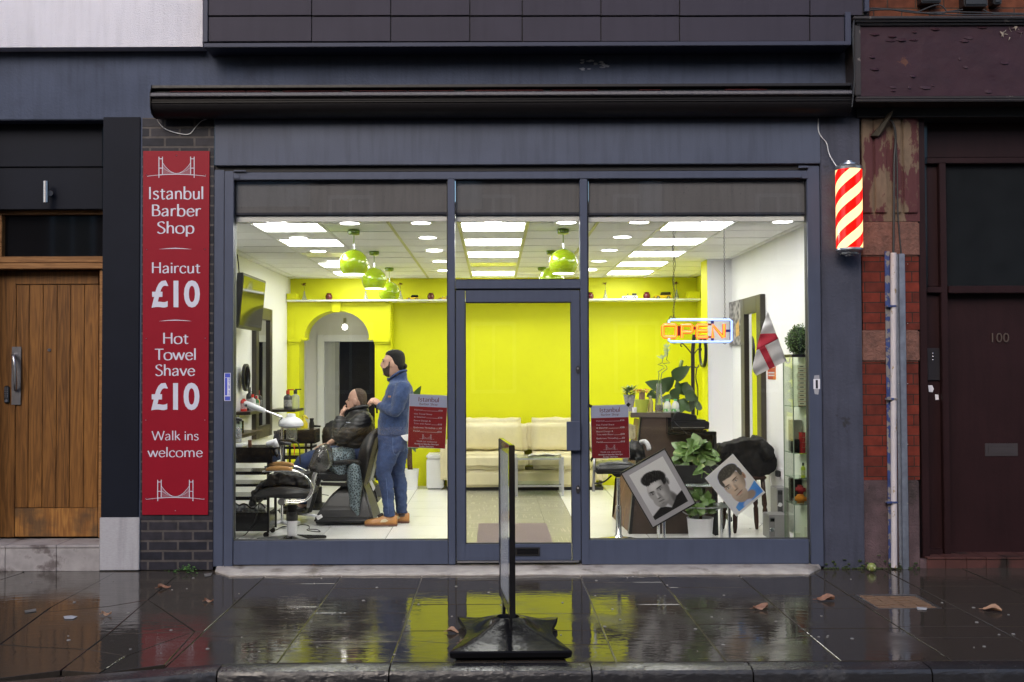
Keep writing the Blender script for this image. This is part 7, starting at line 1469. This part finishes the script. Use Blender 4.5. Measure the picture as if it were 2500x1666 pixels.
for k in range(4): c = Vector((cx1_-.035, .42, zsh[1]+.0005+k*.042)); MB().lathe([(0, 0), (.026, 0), (.027, .026), (.025, .028), (.028, .03), (.028, .04), (0, .04)], c, 16).build('wax_tin', M('red tin', (.4, .02, .03), .2, coat=.4), label='red wax tin, '+['lowest', 'second', 'third', 'topmost'][k]+' of the stack behind the cabinet glass', cat='tin', group='red wax tins', smooth=True)
bottle((cx1_-.03, .42, zsh[2]+.0005), .018, .12, (.45, .55, .05), (.02, .02, .02), 'lime spray can with black cap on the third cabinet shelf', grp=None)
for nm, colr, a, lab in (('towel', (.6, .2, .02), (cx0_+.035, cx1_-.004, .4, .5, zsh[3], .07), 'rolled orange towel in the cabinet'), ('towel', (.3, .012, .03), (cx0_+.055, cx1_-.004, .42, .54, zsh[3]+.072, .07), 'folded crimson towel on top of the orange one')): o = MB().box(a[0], a[1], a[2], a[3], a[4]+.001, a[4]+a[5]).build(nm, M('terry', colr, .95, var=.3, vs=40, bump=.6, bs=200), label=lab, cat='towel', bevel=.02, seg=3, smooth='all')
MB().box(cx0_+.03, cx1_-.002, .55, .63, zsh[3]+.001, zsh[2]-.02).build('dark_box', black_soft, label='dark box behind the towels in the cabinet', cat='box', bevel=.003)
c = Vector((cx0_+.03, .45, FZ+.0585)); MB().lathe([(0, 0), (.03, 0), (.045, .09), (.042, .09), (.028, .004), (0, .004)], c, 18).build('white_tub', white_plastic, label='white tub at the bottom of the cabinet', cat='tub', smooth=True); MB().box(cx1_-.03, cx1_-.004, .4, .42, FZ+.0585, FZ+.2).build('white_card', white_plastic, label='white card leaning at the bottom of the cabinet', cat='card')
tp = T('topiary_ball', 'round artificial box topiary ball on the display cabinet', 'topiary', (P(1981, 868, .5).x-.03, .5, ctz+.0225)); tc_ = Vector((P(1981, 829, .5).x-.0, .5, P(1981, 831, .5).z)); tc_.x = min(tc_.x, 2.55); q = MB(); rs = random.Random(6)
for k in range(1500):
    d = Vector((rs.gauss(0, 1), rs.gauss(0, 1), rs.gauss(0, 1))).normalized(); r_ = .127*rs.uniform(.82, 1.04); b_ = tc_+d*r_
    if b_.x > 2.545: continue
    q.leaf(b_, b_+(d+Vector((rs.uniform(-.8, .8), rs.uniform(-.8, .8), rs.uniform(-.8, .8)))).normalized()*.02, d, .012, .1, 2)
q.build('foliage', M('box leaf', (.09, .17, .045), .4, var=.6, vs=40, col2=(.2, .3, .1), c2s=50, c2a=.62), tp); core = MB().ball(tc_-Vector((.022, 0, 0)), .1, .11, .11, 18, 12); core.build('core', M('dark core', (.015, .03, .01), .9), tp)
MB().tube([PX(1972, 640, 2.53), PX(1972, 790, 2.53)], .006, 6).build('wall_trunking', wire_black, label='thin dark lead down the right wall by the jamb', cat='cable')
# ================================================================ WINDOW: OPEN sign, flag, posters, portraits
YO = .22; q6 = lambda zx, zy, Y=YO: P(1430+zx/5.226, 760+zy/5.226, Y)
og = T('open_sign', 'lit neon style OPEN sign hanging on chains in the right window', 'neon sign', q6(1480, 420))
em_o = EM('amber tube', (1, .36, .012), .75, (.9, .4, .1)); em_r = EM('red tube', (1, .03, .008), .7, (.8, .05, .02)); em_b = EM('ice blue tube', (.33, .56, 1), .75, (.7, .8, 1)); em_bb = EM('blue tube', (.05, .09, .9), .8, (.1, .1, .6))
LT = [[(1000, 180), (1140, 180), (1155, 195), (1155, 310), (1140, 330), (1000, 330), (983, 310), (983, 195), (1000, 180)], [(1225, 342), (1225, 180), (1340, 180), (1358, 195), (1358, 255), (1340, 268), (1230, 268)], [(1555, 180), (1430, 180), (1422, 190), (1422, 325), (1432, 333), (1560, 333)], [(1430, 253), (1550, 253)], [(1620, 342), (1620, 178), (1755, 335), (1765, 335), (1765, 165)]]
for pts in LT:
    cl = pts[0] == pts[-1]; p_ = pts[:-1] if cl else pts
    MB().tube([q6(a, b) for a, b in p_], 13/5.226*S(YO), 8, closed=cl).build('letter_tube', em_o, og, smooth=True)
    MB().tube([q6(a, b, YO+.014) for a, b in p_], 22/5.226*S(YO), 8, closed=cl).build('letter_backing', em_r, og, smooth=True)
fr1 = [(1062, 150), (1062, 125), (1085, 110), (1835, 110), (1862, 128), (1862, 372), (1835, 390), (1085, 390), (1062, 372), (1062, 345)]
MB().tube([q6(a, b) for a, b in fr1], 13/5.226*S(YO), 8).build('border_tube', em_b, og, smooth=True); MB().tube([q6(a, b, YO+.014) for a, b in fr1], 17/5.226*S(YO), 8).build('border_backing', em_bb, og, smooth=True)
pl = M('maroon clip', (.25, .01, .03), .4); pbm = M('blue clip', (.03, .03, .3), .4); q = MB()
for a, b, c, d in ((1168, 1212, 190, 222), (1168, 1212, 280, 312), (1172, 1208, 222, 280), (1372, 1410, 200, 235), (1560, 1605, 160, 182), (1560, 1605, 320, 342)): q.pb(1430+a/5.226, 1430+b/5.226, 760+c/5.226, 760+d/5.226, YO+.008, YO+.02)
q.each('clip', pl, og)
q = MB()
for a, b, c, d in ((1600, 1635, 122, 160), (1600, 1635, 345, 380), (1790, 1850, 235, 265)): q.pb(1430+a/5.226, 1430+b/5.226, 760+c/5.226, 760+d/5.226, YO+.008, YO+.02)
q.each('clip', pbm, og); q = MB()
for a in (1127, 1775):
    for b, s in ((95, 1), (405, -1)): q.tube([q6(a+18*math.cos(t), b-s*14*math.sin(t)) for t in [math.pi*i/8 for i in range(9)]], .0025, 6)
q.each('eyelet', wire_black, og, smooth='all')
for a, nm in ((1127, 'left'), (1775, 'right')):
    ch = T('chain', 'fine dark chain holding the '+nm+' end of the OPEN sign', 'chain', q6(a, 80), 'sign chains'); q = MB(); z0, z1 = q6(a, 82).z, CZ; x = q6(a, 80).x; z = z0; i = 0
    while z < z1-.02:
        r_ = .006; pts = [Vector((x+(r_*math.cos(t) if i % 2 else 0), YO+(0 if i % 2 else r_*math.cos(t)), z+.012+.011*math.sin(t))) for t in [2*math.pi*j/8 for j in range(8)]]; q.tube(pts, .0016, 5, closed=True); z += .019; i += 1
    q.build('links', dkm, ch)
rope('sign_lead', 'thin black lead twisting down beside the left sign chain', [Vector((q6(1127, 80).x+.012*math.sin(k*1.3)+.004, YO+.01, CZ-.01-(CZ-q6(1127, 60).z)*k/14)) for k in range(15)]+[q6(1080, 70), q6(1060, 110)], .0022)
# flag
q8 = lambda zx, zy, Y: P(1720+zx/5.225, 700+zy/5.225, Y); Yf = .12
fg = T('flag', 'small white flag with a red cross on a plastic window stick', 'flag', q8(1060, 975, Yf)); wv = lambda a, b: Yf+.012*math.sin((a*.6+b)*.03)+.01*math.sin(a*.02)
def cloth(mb, pts, n=7, off=0):
    bm = bmesh.new(); vs = [bm.verts.new((a, b, 0)) for a, b in pts]; bm.faces.new(vs); bmesh.ops.triangulate(bm, faces=bm.faces); bmesh.ops.subdivide_edges(bm, edges=list(bm.edges), cuts=n, use_grid_fill=True)
    bm.verts.ensure_lookup_table(); bm.verts.index_update(); mb.add([q8(v.co.x, v.co.y, wv(v.co.x, v.co.y)+off) for v in bm.verts], [[v.index for v in f.verts] for f in bm.faces]); bm.free()
q = MB(); cloth(q, [(805, 318), (905, 598), (735, 682), (710, 605)]); cloth(q, [(942, 662), (1035, 945), (1028, 962), (900, 1020), (772, 752)]); cloth(q, [(697, 795), (828, 1055), (660, 1140), (625, 1090), (608, 1040), (660, 815)])
o = q.build('white_cloth', M('white flag cloth', (.75, .75, .78), .8, var=.06, vs=9), fg, smooth='all'); o.modifiers.new('s', 'SOLIDIFY').thickness = .0015
q = MB(); cloth(q, [(905, 598), (942, 662), (772, 752), (697, 795), (660, 815), (685, 700), (710, 605), (735, 682)], off=-.003); cloth(q, [(772, 752), (900, 1020), (828, 1055), (697, 795)], off=-.003)
o = q.build('red_cross', M('red flag cloth', (.5, .03, .06), .8, var=.08, vs=9), fg, smooth='all'); o.modifiers.new('s', 'SOLIDIFY').thickness = .0015
MB().tube([q8(803, 312, Yf), q8(1050, 975, Yf)], .0035, 8).build('stick', white_plastic, fg, smooth='all'); MB().tube(smoothpts([q8(1050, 975, Yf), q8(1085, 965, Yf-.02), q8(1090, 905, Yf-.05)], 4), .004, 6).build('window_clip', white_plastic, fg, smooth='all')
# price posters
def poster(C, lab, hsplit, redm):
    TL, TR, BR, BL = [Vector((a, b, 0)) for a, b in C]; Yp = .062
    mpx = lambda u, v: tuple((TL.lerp(TR, u/100)).lerp(BL.lerp(BR, u/100), v/140)[:2])
    o = T('price_poster', lab, 'poster', P(*mpx(50, 140), Yp), 'price posters in the window')
    MB().pp([mpx(0, 0), mpx(100, 0), mpx(100, 140), mpx(0, 140)], Yp, Yp+.0015).build('sheet', white_st, o); MB().pp([mpx(0.8, 1), mpx(99.2, 1), mpx(99.2, hsplit), mpx(.8, hsplit)], Yp-.0006, Yp-.0001).build('header', pale_blue, o); MB().pp([mpx(.8, hsplit), mpx(99.2, hsplit), mpx(99.2, 139), mpx(.8, 139)], Yp-.0006, Yp-.0001).build('red_field', redm, o)
    rot = lambda a, b: mpx(a, b); Yt_ = Yp-.0012
    q = MB(); flare(q, 'Istanbul', (24, 77, 7, 18.5), Yt_, .09, .05, rot); flare(q, 'Barber Shop', (27, 74, 22, 27.5), Yt_, .08, .05, rot); q.build('title', dark_red, o)
    q = MB()
    for s, b_ in (('Haircut', (14, 36, 38.5, 42.5)), ('Hot Towel Shave', (14, 61, 49, 53)), ('& Steamer', (14, 45, 57, 61)), ('Beard Design &', (14, 58, 66.5, 70.5)), ('Trim with Razor', (14, 59, 74.5, 78.5)), ('Eyebrows Threading', (14, 70, 84.5, 88.5)), ('Facial', (14, 30, 94, 98)), ('Walk ins welcome', (23, 77, 120.5, 124.5))): text_in(q, s, b_, Yt_, rot=rot, bold=.004)
    for s, b_ in (('\u00a310', (77, 88, 38.5, 42.5)), ('\u00a310', (77, 88, 57, 61)), ('\u00a310', (77, 88, 74.5, 78.5)), ('\u00a35', (81, 88, 84.5, 88.5)), ('\u00a315', (77, 88, 94, 98)), ('Monday to Saturday: 9am-7pm', (18, 82, 127.5, 131)), ('Sunday: 10am-6pm', (30, 69, 133.5, 137))): text_in(q, s, b_, Yt_, rot=rot, bold=.03)
    for a, b, v in ((37, 76, 42.5), (46, 76, 61), (60, 76, 78.5), (71, 80, 88.5), (31, 76, 98)): q.add([P(*mpx(*k), Yt_) for k in ((a, v-.5), (b, v-.5), (b, v+.2), (a, v+.2))], [(0, 1, 2, 3)])
    q.build('price_list', sign_white, o); q = MB(); bridge(q, 50, 104, 23, Yt_, rot, .38, False); q.build('emblem', sign_white, o); return o
z2 = lambda zx, zy: (990+zx/9.8, 950+zy/9.8); z5 = lambda zx, zy: (1430+zx/4.751, 1000+zy/4.751); z6 = lambda zx, zy: (1430+zx/5.226, 760+zy/5.226)
poster([z2(98, 118), z2(1015, 158), z2(952, 1437), z2(48, 1397)], 'price poster taped inside the left window in front of the barber', 32, poster_red)
po2 = poster([z6(62, 1206), z6(545, 1190), z5(511, 565), z5(70, 574)], 'price poster taped inside the right window next to the door', 33, M('poster crimson', (.24, .012, .025), .35, var=.04))
tp_ = MB(); [tp_.pp(p, .0605, .0622) for p in ([z6(40, 1180), z6(85, 1205), z6(65, 1240), z6(45, 1225)], [z6(515, 1195), z6(545, 1165), z6(575, 1190), z6(545, 1225)], [z5(50, 580), z5(75, 545), z5(90, 570), z5(60, 620)], [z5(505, 560), z5(530, 560), z5(520, 600), z5(500, 580)])]; tp_.build('tape', black_soft, po2)
# portraits: printed pictures held as colour attributes on flat sheets
def sm(x): x = min(max(x, 0), 1); return x*x*(3-2*x)
def el(u, v, cu, cv, ru, rv, soft=.15, rot=0):
    a = math.radians(rot); x, y = (u-cu), (v-cv)*1.26; X, Y = x*math.cos(a)+y*math.sin(a), -x*math.sin(a)+y*math.cos(a)
    return sm((1+soft-math.hypot(X/ru, Y/(rv*1.26)))/(2*soft))
def mixc(a, b, t): return [a[i]+(b[i]-a[i])*t for i in range(3)]
from mathutils import noise as NZ
def por1(u, v):
    c = [.55, .56, .6]; c = mixc(c, [.36, .37, .41], sm((v-.2))*.6); g = lambda k: [k, k, k*1.04]
    c = mixc(c, g(.2), el(u, v, .66, .8, .16, .22, .2, -20)); c = mixc(c, g(.1), el(u, v, .76, .86, .08, .16, .4, -10))
    sh = sm((v-(.80+.9*max(0, .42-u)**1.2*.35-.25*max(0, u-.75)+.30*(1-abs(u-.55)/.25 if abs(u-.55) < .25 else 0)*.45))/.02); c = mixc(c, g(.012), sh)
    c = mixc(c, g(.22), el(u, v, .79, .46, .045, .075, .2, 10)); c = mixc(c, g(.07), el(u, v, .785, .47, .022, .045, .4, 10))
    f = max(el(u, v, .47, .53, .285, .26, .06, 0), el(u, v, .41, .7, .2, .165, .08, 0)); sk = mixc(g(.3), g(.52), el(u, v, .4, .43, .18, .1, .9)); sk = mixc(sk, g(.11), sm((u-.52)/.2)*.75); sk = mixc(sk, g(.42), el(u, v, .5, .62, .07, .05, .9)*.7); sk = mixc(sk, g(.12), el(u, v, .45, .84, .2, .06, .6)*.6); c = mixc(c, sk, f)
    for eu, ev, w_ in ((.285, .545, .055), (.515, .53, .065)):
        c = mixc(c, g(.09), el(u, v, eu, ev-.015, w_*1.3, .035, .6)*.75); c = mixc(c, g(.5), el(u, v, eu, ev, w_*.6, .012, .3)); c = mixc(c, g(.006), el(u, v, eu+.005, ev, .02, .016, .3)); c = mixc(c, g(.012), el(u, v, eu, ev-.045, w_*1.35, .012, .35, -6 if eu > .4 else 10))
    c = mixc(c, g(.5), el(u, v, .37, .62, .022, .06, .6)*.8); c = mixc(c, g(.12), el(u, v, .44, .63, .03, .07, .8, -14)*.7); c = mixc(c, g(.05), el(u, v, .385, .672, .05, .011, .5)); c = mixc(c, g(.1), el(u, v, .41, .735, .085, .014, .4, 4)); c = mixc(c, g(.26), el(u, v, .42, .762, .06, .016, .6)); c = mixc(c, g(.12), el(u, v, .42, .79, .05, .01, .7)*.7)
    n = NZ.noise(Vector((u*14, v*9, 3))); n2 = NZ.noise(Vector((u*50+v*20, v*16, 1)))
    h = max(el(u, v, .5, .285, .33, .15+.02*n2, .07+.03*abs(n), 12), el(u, v, .68, .36, .12, .13, .12, 0)*.95); fr = sm((v-(.335+.09*abs(u-.42)+.03*n2))/.03)*(1 if u < .66 else .0)
    hc = mixc(g(.006), g(.1), max(0, n2)*.9*sm((.4-v)/.2)); return mixc(c, hc, h*(1-fr))
def por2(u, v):
    bgc = mixc([.5, .52, .8], [.62, .64, .88], u); c = bgc
    bl = sm((v-(.8+.35*abs(u-.5)**1.5*(1 if u < .5 else -.9)))/.02)*(1 if u > .12 else 0); blc = mixc([.04, .16, .5], [.1, .3, .72], .5+.5*NZ.noise(Vector((u*7, v*5, 2)))); c = mixc(c, blc, bl); c = mixc(c, [.24, .19, .155], el(u, v, .66, .88, .17, .09, .25))
    c = mixc(c, [.45, .5, .75], el(u, v, .47, .98, .14, .06, .3)*.8)
    c = mixc(c, [.36, .24, .17], el(u, v, .865, .47, .05, .08, .15, 8)); c = mixc(c, [.2, .11, .07], el(u, v, .86, .48, .025, .045, .4, 8))
    f = max(el(u, v, .52, .47, .315, .27, .05), el(u, v, .46, .7, .225, .215, .06)); sk = mixc([.4, .33, .27], [.6, .5, .42], el(u, v, .45, .36, .22, .13, .9)); sk = mixc(sk, [.17, .125, .09], sm((u-.62)/.22)*.8); sk = mixc(sk, [.24, .185, .14], sm((v-.7)/.14)*.6); sk = mixc(sk, [.52, .38, .28], el(u, v, .33, .6, .09, .06, .9)*.6); sk = mixc(sk, [.5, .38, .28], el(u, v, .6, .6, .07, .05, .9)*.5); c = mixc(c, sk, f)
    for eu, ev in ((.31, .47), (.605, .455)):
        c = mixc(c, [.17, .12, .09], el(u, v, eu, ev-.012, .085, .034, .6)*.75); c = mixc(c, [.6, .58, .55], el(u, v, eu, ev, .045, .012, .3)); c = mixc(c, [.02, .025, .03], el(u, v, eu, ev, .019, .014, .3)); c = mixc(c, [.05, .038, .03], el(u, v, eu, ev-.052, .095, .012, .4, -4 if eu > .5 else 6))
    c = mixc(c, [.6, .45, .34], el(u, v, .44, .54, .026, .07, .6)*.75); c = mixc(c, [.2, .14, .1], el(u, v, .5, .55, .03, .07, .8)*.55); c = mixc(c, [.13, .08, .06], el(u, v, .45, .605, .062, .012, .5)); c = mixc(c, [.12, .06, .05], el(u, v, .465, .7, .12, .012, .4, -6)); c = mixc(c, [.42, .25, .2], el(u, v, .47, .722, .085, .015, .6)); c = mixc(c, [.2, .15, .11], el(u, v, .46, .765, .06, .01, .7)*.6)
    n2 = NZ.noise(Vector((u*40, v*22, 1))); h = max(el(u, v, .56, .215, .33, .15+.008*n2, .06), el(u, v, .83, .33, .075, .11, .15), el(u, v, .25, .31, .05, .1, .2)); fr = sm((v-(.3-.12*abs(u-.55)+.012*n2))/.03)*(1 if .29 < u < .79 else 0)
    return mixc(c, mixc([.03, .03, .025], [.15, .14, .12], max(0, n2)*.9+.15), h*(1-fr))
pm_, t, b, N, L = node_mat('portrait print'); at_ = N('ShaderNodeAttribute'); at_.attribute_name = 'print'; L(at_.outputs['Color'], b.inputs['Base Color']); b.inputs['Roughness'].default_value = .3
def portrait(C, fn, nm, lab, frame, Yp=.066):
    TL, TR, BR, BL = [Vector((a, b, 0)) for a, b in C]; mpx = lambda u, v: tuple((TL.lerp(TR, u)).lerp(BL.lerp(BR, u), v)[:2])
    o = T(nm, lab, 'picture', P(*mpx(.5, 1), Yp)); i0, i1, j0, j1 = frame
    q = MB(); W, H = 84, 106; vs = []
    for j in range(H+1):
        for i in range(W+1): vs.append(P(*mpx(i0+(i1-i0)*i/W, j0+(j1-j0)*j/H), Yp-.001))
    q.add(vs, [(j*(W+1)+i, j*(W+1)+i+1, (j+1)*(W+1)+i+1, (j+1)*(W+1)+i) for j in range(H) for i in range(W)])
    g = q.build('print', pm_, o); ca = g.data.color_attributes.new('print', 'FLOAT_COLOR', 'POINT')
    for j in range(H+1):
        for i in range(W+1): ca.data[j*(W+1)+i].color = (*[min(.92, k*1.6) for k in fn(i/W, j/H)], 1)
    return o, mpx
o, mpx = portrait([z5(410, 740), z5(915, 455), z5(1275, 1090), z5(780, 1375)], por1, 'framed_portrait', 'tilted framed black and white portrait of a spiky haired young man', (.115, .89, .09, .91))
YP = .066
MB().pp([mpx(.012, .012), mpx(.988, .012), mpx(.988, .988), mpx(.012, .988)], YP, YP+.006).build('mount', M('grey mount', (.47, .47, .52), .5, var=.03), o)
q = MB(); [q.pp([mpx(*k) for k in p], YP-.006, YP+.008) for p in ([(-.012, -.008), (1.012, -.008), (.992, .012), (.008, .012)], [(.008, .988), (.992, .988), (1.012, 1.008), (-.012, 1.008)], [(-.012, -.008), (.008, .012), (.008, .988), (-.012, 1.008)], [(.992, .012), (1.012, -.008), (1.012, 1.008), (.992, .988)])]; q.build('frame', black_soft, o)
o, mpx = portrait([z_ for z_ in [(1720+5/4.61, 1000+775/4.61), (1720+320/4.61, 1000+500/4.61), (1720+685/4.61, 1000+935/4.61), (1720+360/4.61, 1000+1205/4.61)]], por2, 'portrait_print', 'tilted unframed colour portrait of a short haired man in a blue shirt', (.02, .98, .012, .955))
MB().pp([mpx(0, 0), mpx(1, 0), mpx(1, 1), mpx(0, 1)], YP, YP+.004).build('board', M('white print border', (.86, .86, .9), .4), o)
# ================================================================ PAVEMENT SIGN
Yn_, Yf_ = -2.47, -1.87
sg = T('pavement_sign', 'black swing pavement sign seen edge on with a water filled base', 'pavement sign', G(1235, 1560))
zx = lambda px, Y: P(px, 1300, Y).x
pk = M('wet black frame', (.009, .009, .01), .13, var=.2, coat=.6); wetp = M('rain specked panel', (.2, .19, .21), .22, var=.3, vs=7, bump=.7, bs=420, col2=(.33, .32, .35), c2s=180, c2a=.56, c2w=.06)
nx0, nx1 = zx(1243.5, Yn_), zx(1258, Yn_); zt0, zb0 = P(1250, 1087, Yn_).z, P(1250, 1511, Yn_).z
fx0, fx1 = zx(1217.5, Yf_), zx(1231, Yf_)
ang = math.atan2((fx0-nx0), (Yf_-Yn_))
def sheet(y0, y1, z0, z1, a, b, mat, nm, bev=.004):      # slab in the sign's plane; a..b across its thickness
    def pt(y, t, z): k = (y-Yn_)/(Yf_-Yn_); return Vector((nx0+(nx1-nx0)*t+(fx0-nx0)*k, y, z))
    return MB().prism([pt(y0, a, z0), pt(y0, b, z0), pt(y1, b, z0), pt(y1, a, z0)], (0, 0, z1-z0)).build(nm, mat, sg, bevel=bev)
sheet(Yn_+.06, Yf_-.06, zb0+.06, zt0-.06, .3, .7, wetp, 'panel', 0); sheet(Yn_+.06, Yf_-.06, zb0+.06, zt0-.06, .12, .29, GLASS('poster cover', (.9, .9, .92), rough=.15, opac=.25), 'cover', 0)
sheet(Yn_, Yn_+.055, zb0, zt0, 0, 1, pk, 'frame_post'); sheet(Yf_-.055, Yf_, zb0, zt0, 0, 1, pk, 'frame_post'); sheet(Yn_+.056, Yf_-.056, zt0-.06, zt0, .05, .95, pk, 'frame_rail'); sheet(Yn_+.056, Yf_-.056, zb0, zb0+.06, .05, .95, pk, 'frame_rail')
for y in (Yn_+.1, Yf_-.14): sheet(y, y+.045, .1, zb0+.05, .3, .8, pk, 'spring_post', .003)
bx, by = .076, -2.185
st_b = MB(); rg = []
crn = [(-.315, -.425, .0), (.335, -.415, .13), (.305, .36, .1), (-.30, .385, .14)]          # corner x, y and how far the side after it bows in
out = []
for k in range(4):
    a, b = Vector((*crn[k][:2], 0)), Vector((*crn[(k+1) % 4][:2], 0)); m_ = (a+b)/2
    for j in range(12): t = j/12; q_ = a.lerp(b, t); q_ = q_.lerp(Vector((0, 0, 0)), crn[k][2]*2*(4*t*(1-t))**1.2*.8) if crn[k][2] else q_; out.append(q_)
def star(r, h, rnd=0): return [Vector((bx, by, h))+(p_*r).lerp(p_.normalized()*.38*r, rnd) for p_ in out]
for r_, h, rn in ((.9, .003, 0), (.985, .022, 0), (1, .048, 0), (.985, .056, 0), (.8, .066, .1), (.55, .092, .3), (.36, .122, .7), (.24, .138, 1), (.17, .143, 1), (.15, .128, 1), (.03, .126, 1)): rg.append(star(r_, h, rn))
st_b.loft(rg).build('base', M('moulded black plastic', (.007, .007, .008), .16, var=.2, spec=.05, bump=.12, bs=30), sg, smooth=True)
# ================================================================ LITTER
br_leaf = M('dead leaf', (.2, .09, .05), .5, var=.4, vs=20, bump=.4, bs=60); pale_l = M('pale dead leaf', (.3, .17, .1), .5, var=.35, vs=20, bump=.4, bs=60)
def dead(px, py, wpx, ang, lab, mat=br_leaf, z=.002, seed=0):
    c = G(px, py, z); r_ = random.Random(seed+px); L_ = wpx*(c.y-CAMY)/F; W_ = L_*.62; n, m = 10, 6; q = MB(); vs = []
    ca, sa = math.cos(R(ang)), math.sin(R(ang))
    for i in range(n+1):
        t = i/n; wd = W_*.5*(math.sin(math.pi*t**.8)**.8)*(1+.18*math.sin(i*2.6+seed))+.001
        for j in range(m+1):
            s = j/m*2-1; x = (t-.5)*L_; y = s*wd; h = .006+.55*abs(s)**1.6*W_*.55*(1 if s > 0 else .5)+.012*math.sin(t*5+seed)*abs(s)+.02*L_*math.sin(7*t+4*s)
            vs.append(Vector((c.x+x*ca-y*sa, c.y+x*sa+y*ca, z+max(h, .001))))
    q.add(vs, [(i*(m+1)+j, i*(m+1)+j+1, (i+1)*(m+1)+j+1, (i+1)*(m+1)+j) for i in range(n) for j in range(m)])
    e0 = (vs[m//2]+vs[m//2+1])/2; q.tube([e0, e0-Vector((ca*L_*.22, sa*L_*.22, .003))], .0022, 5)
    o = q.build('dead_leaf', mat, label=lab, cat='leaf', group='fallen leaves', smooth='all'); return o
for a in ((401, 1437, 30, 20, 'curled brown leaf on the paving in front of the brick pillar', br_leaf, 1), (260, 1502, 24, 5, 'small ochre leaf on the paving left of the red reflection', pale_l, 2), (1857, 1487, 40, 15, 'torn brown leaf on the paving below the right portrait', br_leaf, 3), (2016, 1466, 42, -6, 'flat curled brown leaf between the portrait leaf and the drain cover', br_leaf, 4), (2423, 1492, 42, -35, 'pale broad leaf alone at the far right of the paving', pale_l, 5), (1105, 1545, 30, -12, 'wet tan leaf touching the left of the sign base', pale_l, 6), (772, 1383, 27, 3, 'thin leaf on the concrete threshold', pale_l, 7), (510, 1470, 22, 4, 'dark small leaf scrap left of the window reflection', br_leaf, 8)):
    dead(*a[:4], a[4], a[5], .026 if a[0] == 772 else .003, a[6])
wl2 = dead(1140, 1567, 44, 40, 'wet brown leaf plastered on the sign base', br_leaf, .05, 9)
for v in wl2.data.vertices: v.co.z *= .5
for pts, lab in (([(155, 1506), (172, 1504), (189, 1506), (178, 1512), (158, 1512)], 'white paper scrap on the left paving'), ([(2238, 1483), (2263, 1485), (2262, 1490), (2240, 1489)], 'white wrapper lying on the drain cover edge'), ([(60, 1492), (88, 1487), (89, 1493), (62, 1497)], 'dull crumpled paper scrap at the far left paving'), ([(498, 1402), (518, 1400), (514, 1407), (500, 1409)], 'grey wet scrap near the threshold corner')):
    q = MB(); q.prism([G(a, b, .003) for a, b in pts], (0, 0, .003)); q.build('paper_scrap', M('grubby paper', (.3, .3, .32), .7, var=.3, vs=40) if 'white' in lab else M('dull paper', (.11, .105, .1), .6, var=.4, vs=40), label=lab, cat='litter', group='paper scraps')
gm_ = M('chewing gum', (.2, .19, .18), .6, var=.2); q = MB(); rs = random.Random(21)
for k in range(70):
    a, b = rs.uniform(10, 2480), rs.uniform(1405, 1600); c = G(a, b, .0); r_ = rs.uniform(.004, .012); q.lathe([(0, .001), (r_, .001), (r_*.8, .004), (0, .0045)], (c.x, c.y, 0), 9)
q.build('gum_spots', gm_, kind='stuff')
gb = T('ball', 'small scuffed green and white ball against the brick pilaster base', 'ball', G(2128, 1396)); c = P(2128, 1386, -.16); MB().ball((c.x, -.16, .036), .034, n=20, m=14).build('shell', M('scuffed ball', (.2, .23, .06), .3, var=.3, vs=30, col2=(.6, .56, .42), c2s=22, c2a=.55, c2w=.04), gb, smooth='all')
wd_ = T('weed', 'small green weed growing at the foot of the brick pillar', 'weed', G(455, 1396)); q = MB(); rs = random.Random(17)
for k in range(60):
    c = G(rs.gauss(455, 16), 1396+rs.uniform(-3, 6), .0); h = rs.uniform(.005, .05)*math.exp(-((c.x-G(455, 1396).x)/.06)**2)+.004; t = c+Vector((rs.uniform(-.02, .02), rs.uniform(-.02, .02), h)); q.leaf(t, t+Vector((rs.uniform(-.022, .022), rs.uniform(-.02, 0), rs.uniform(-.002, .01))), (0, -.3, 1), .02, .3, 3)
q.build('foliage', M('weed leaf', (.06, .14, .03), .5, var=.4, vs=40), wd_, smooth='all')
q = MB(); q.lathe([(0, 0), (.012, 0), (.016, .03), (.012, .045), (0, .048)], G(230, 1388, .002), 10); q.build('orange_scrap', M('orange wrapper', (.5, .1, .03), .4, var=.3), label='orange wrapper scrap against the doorstep', cat='litter', smooth='all')
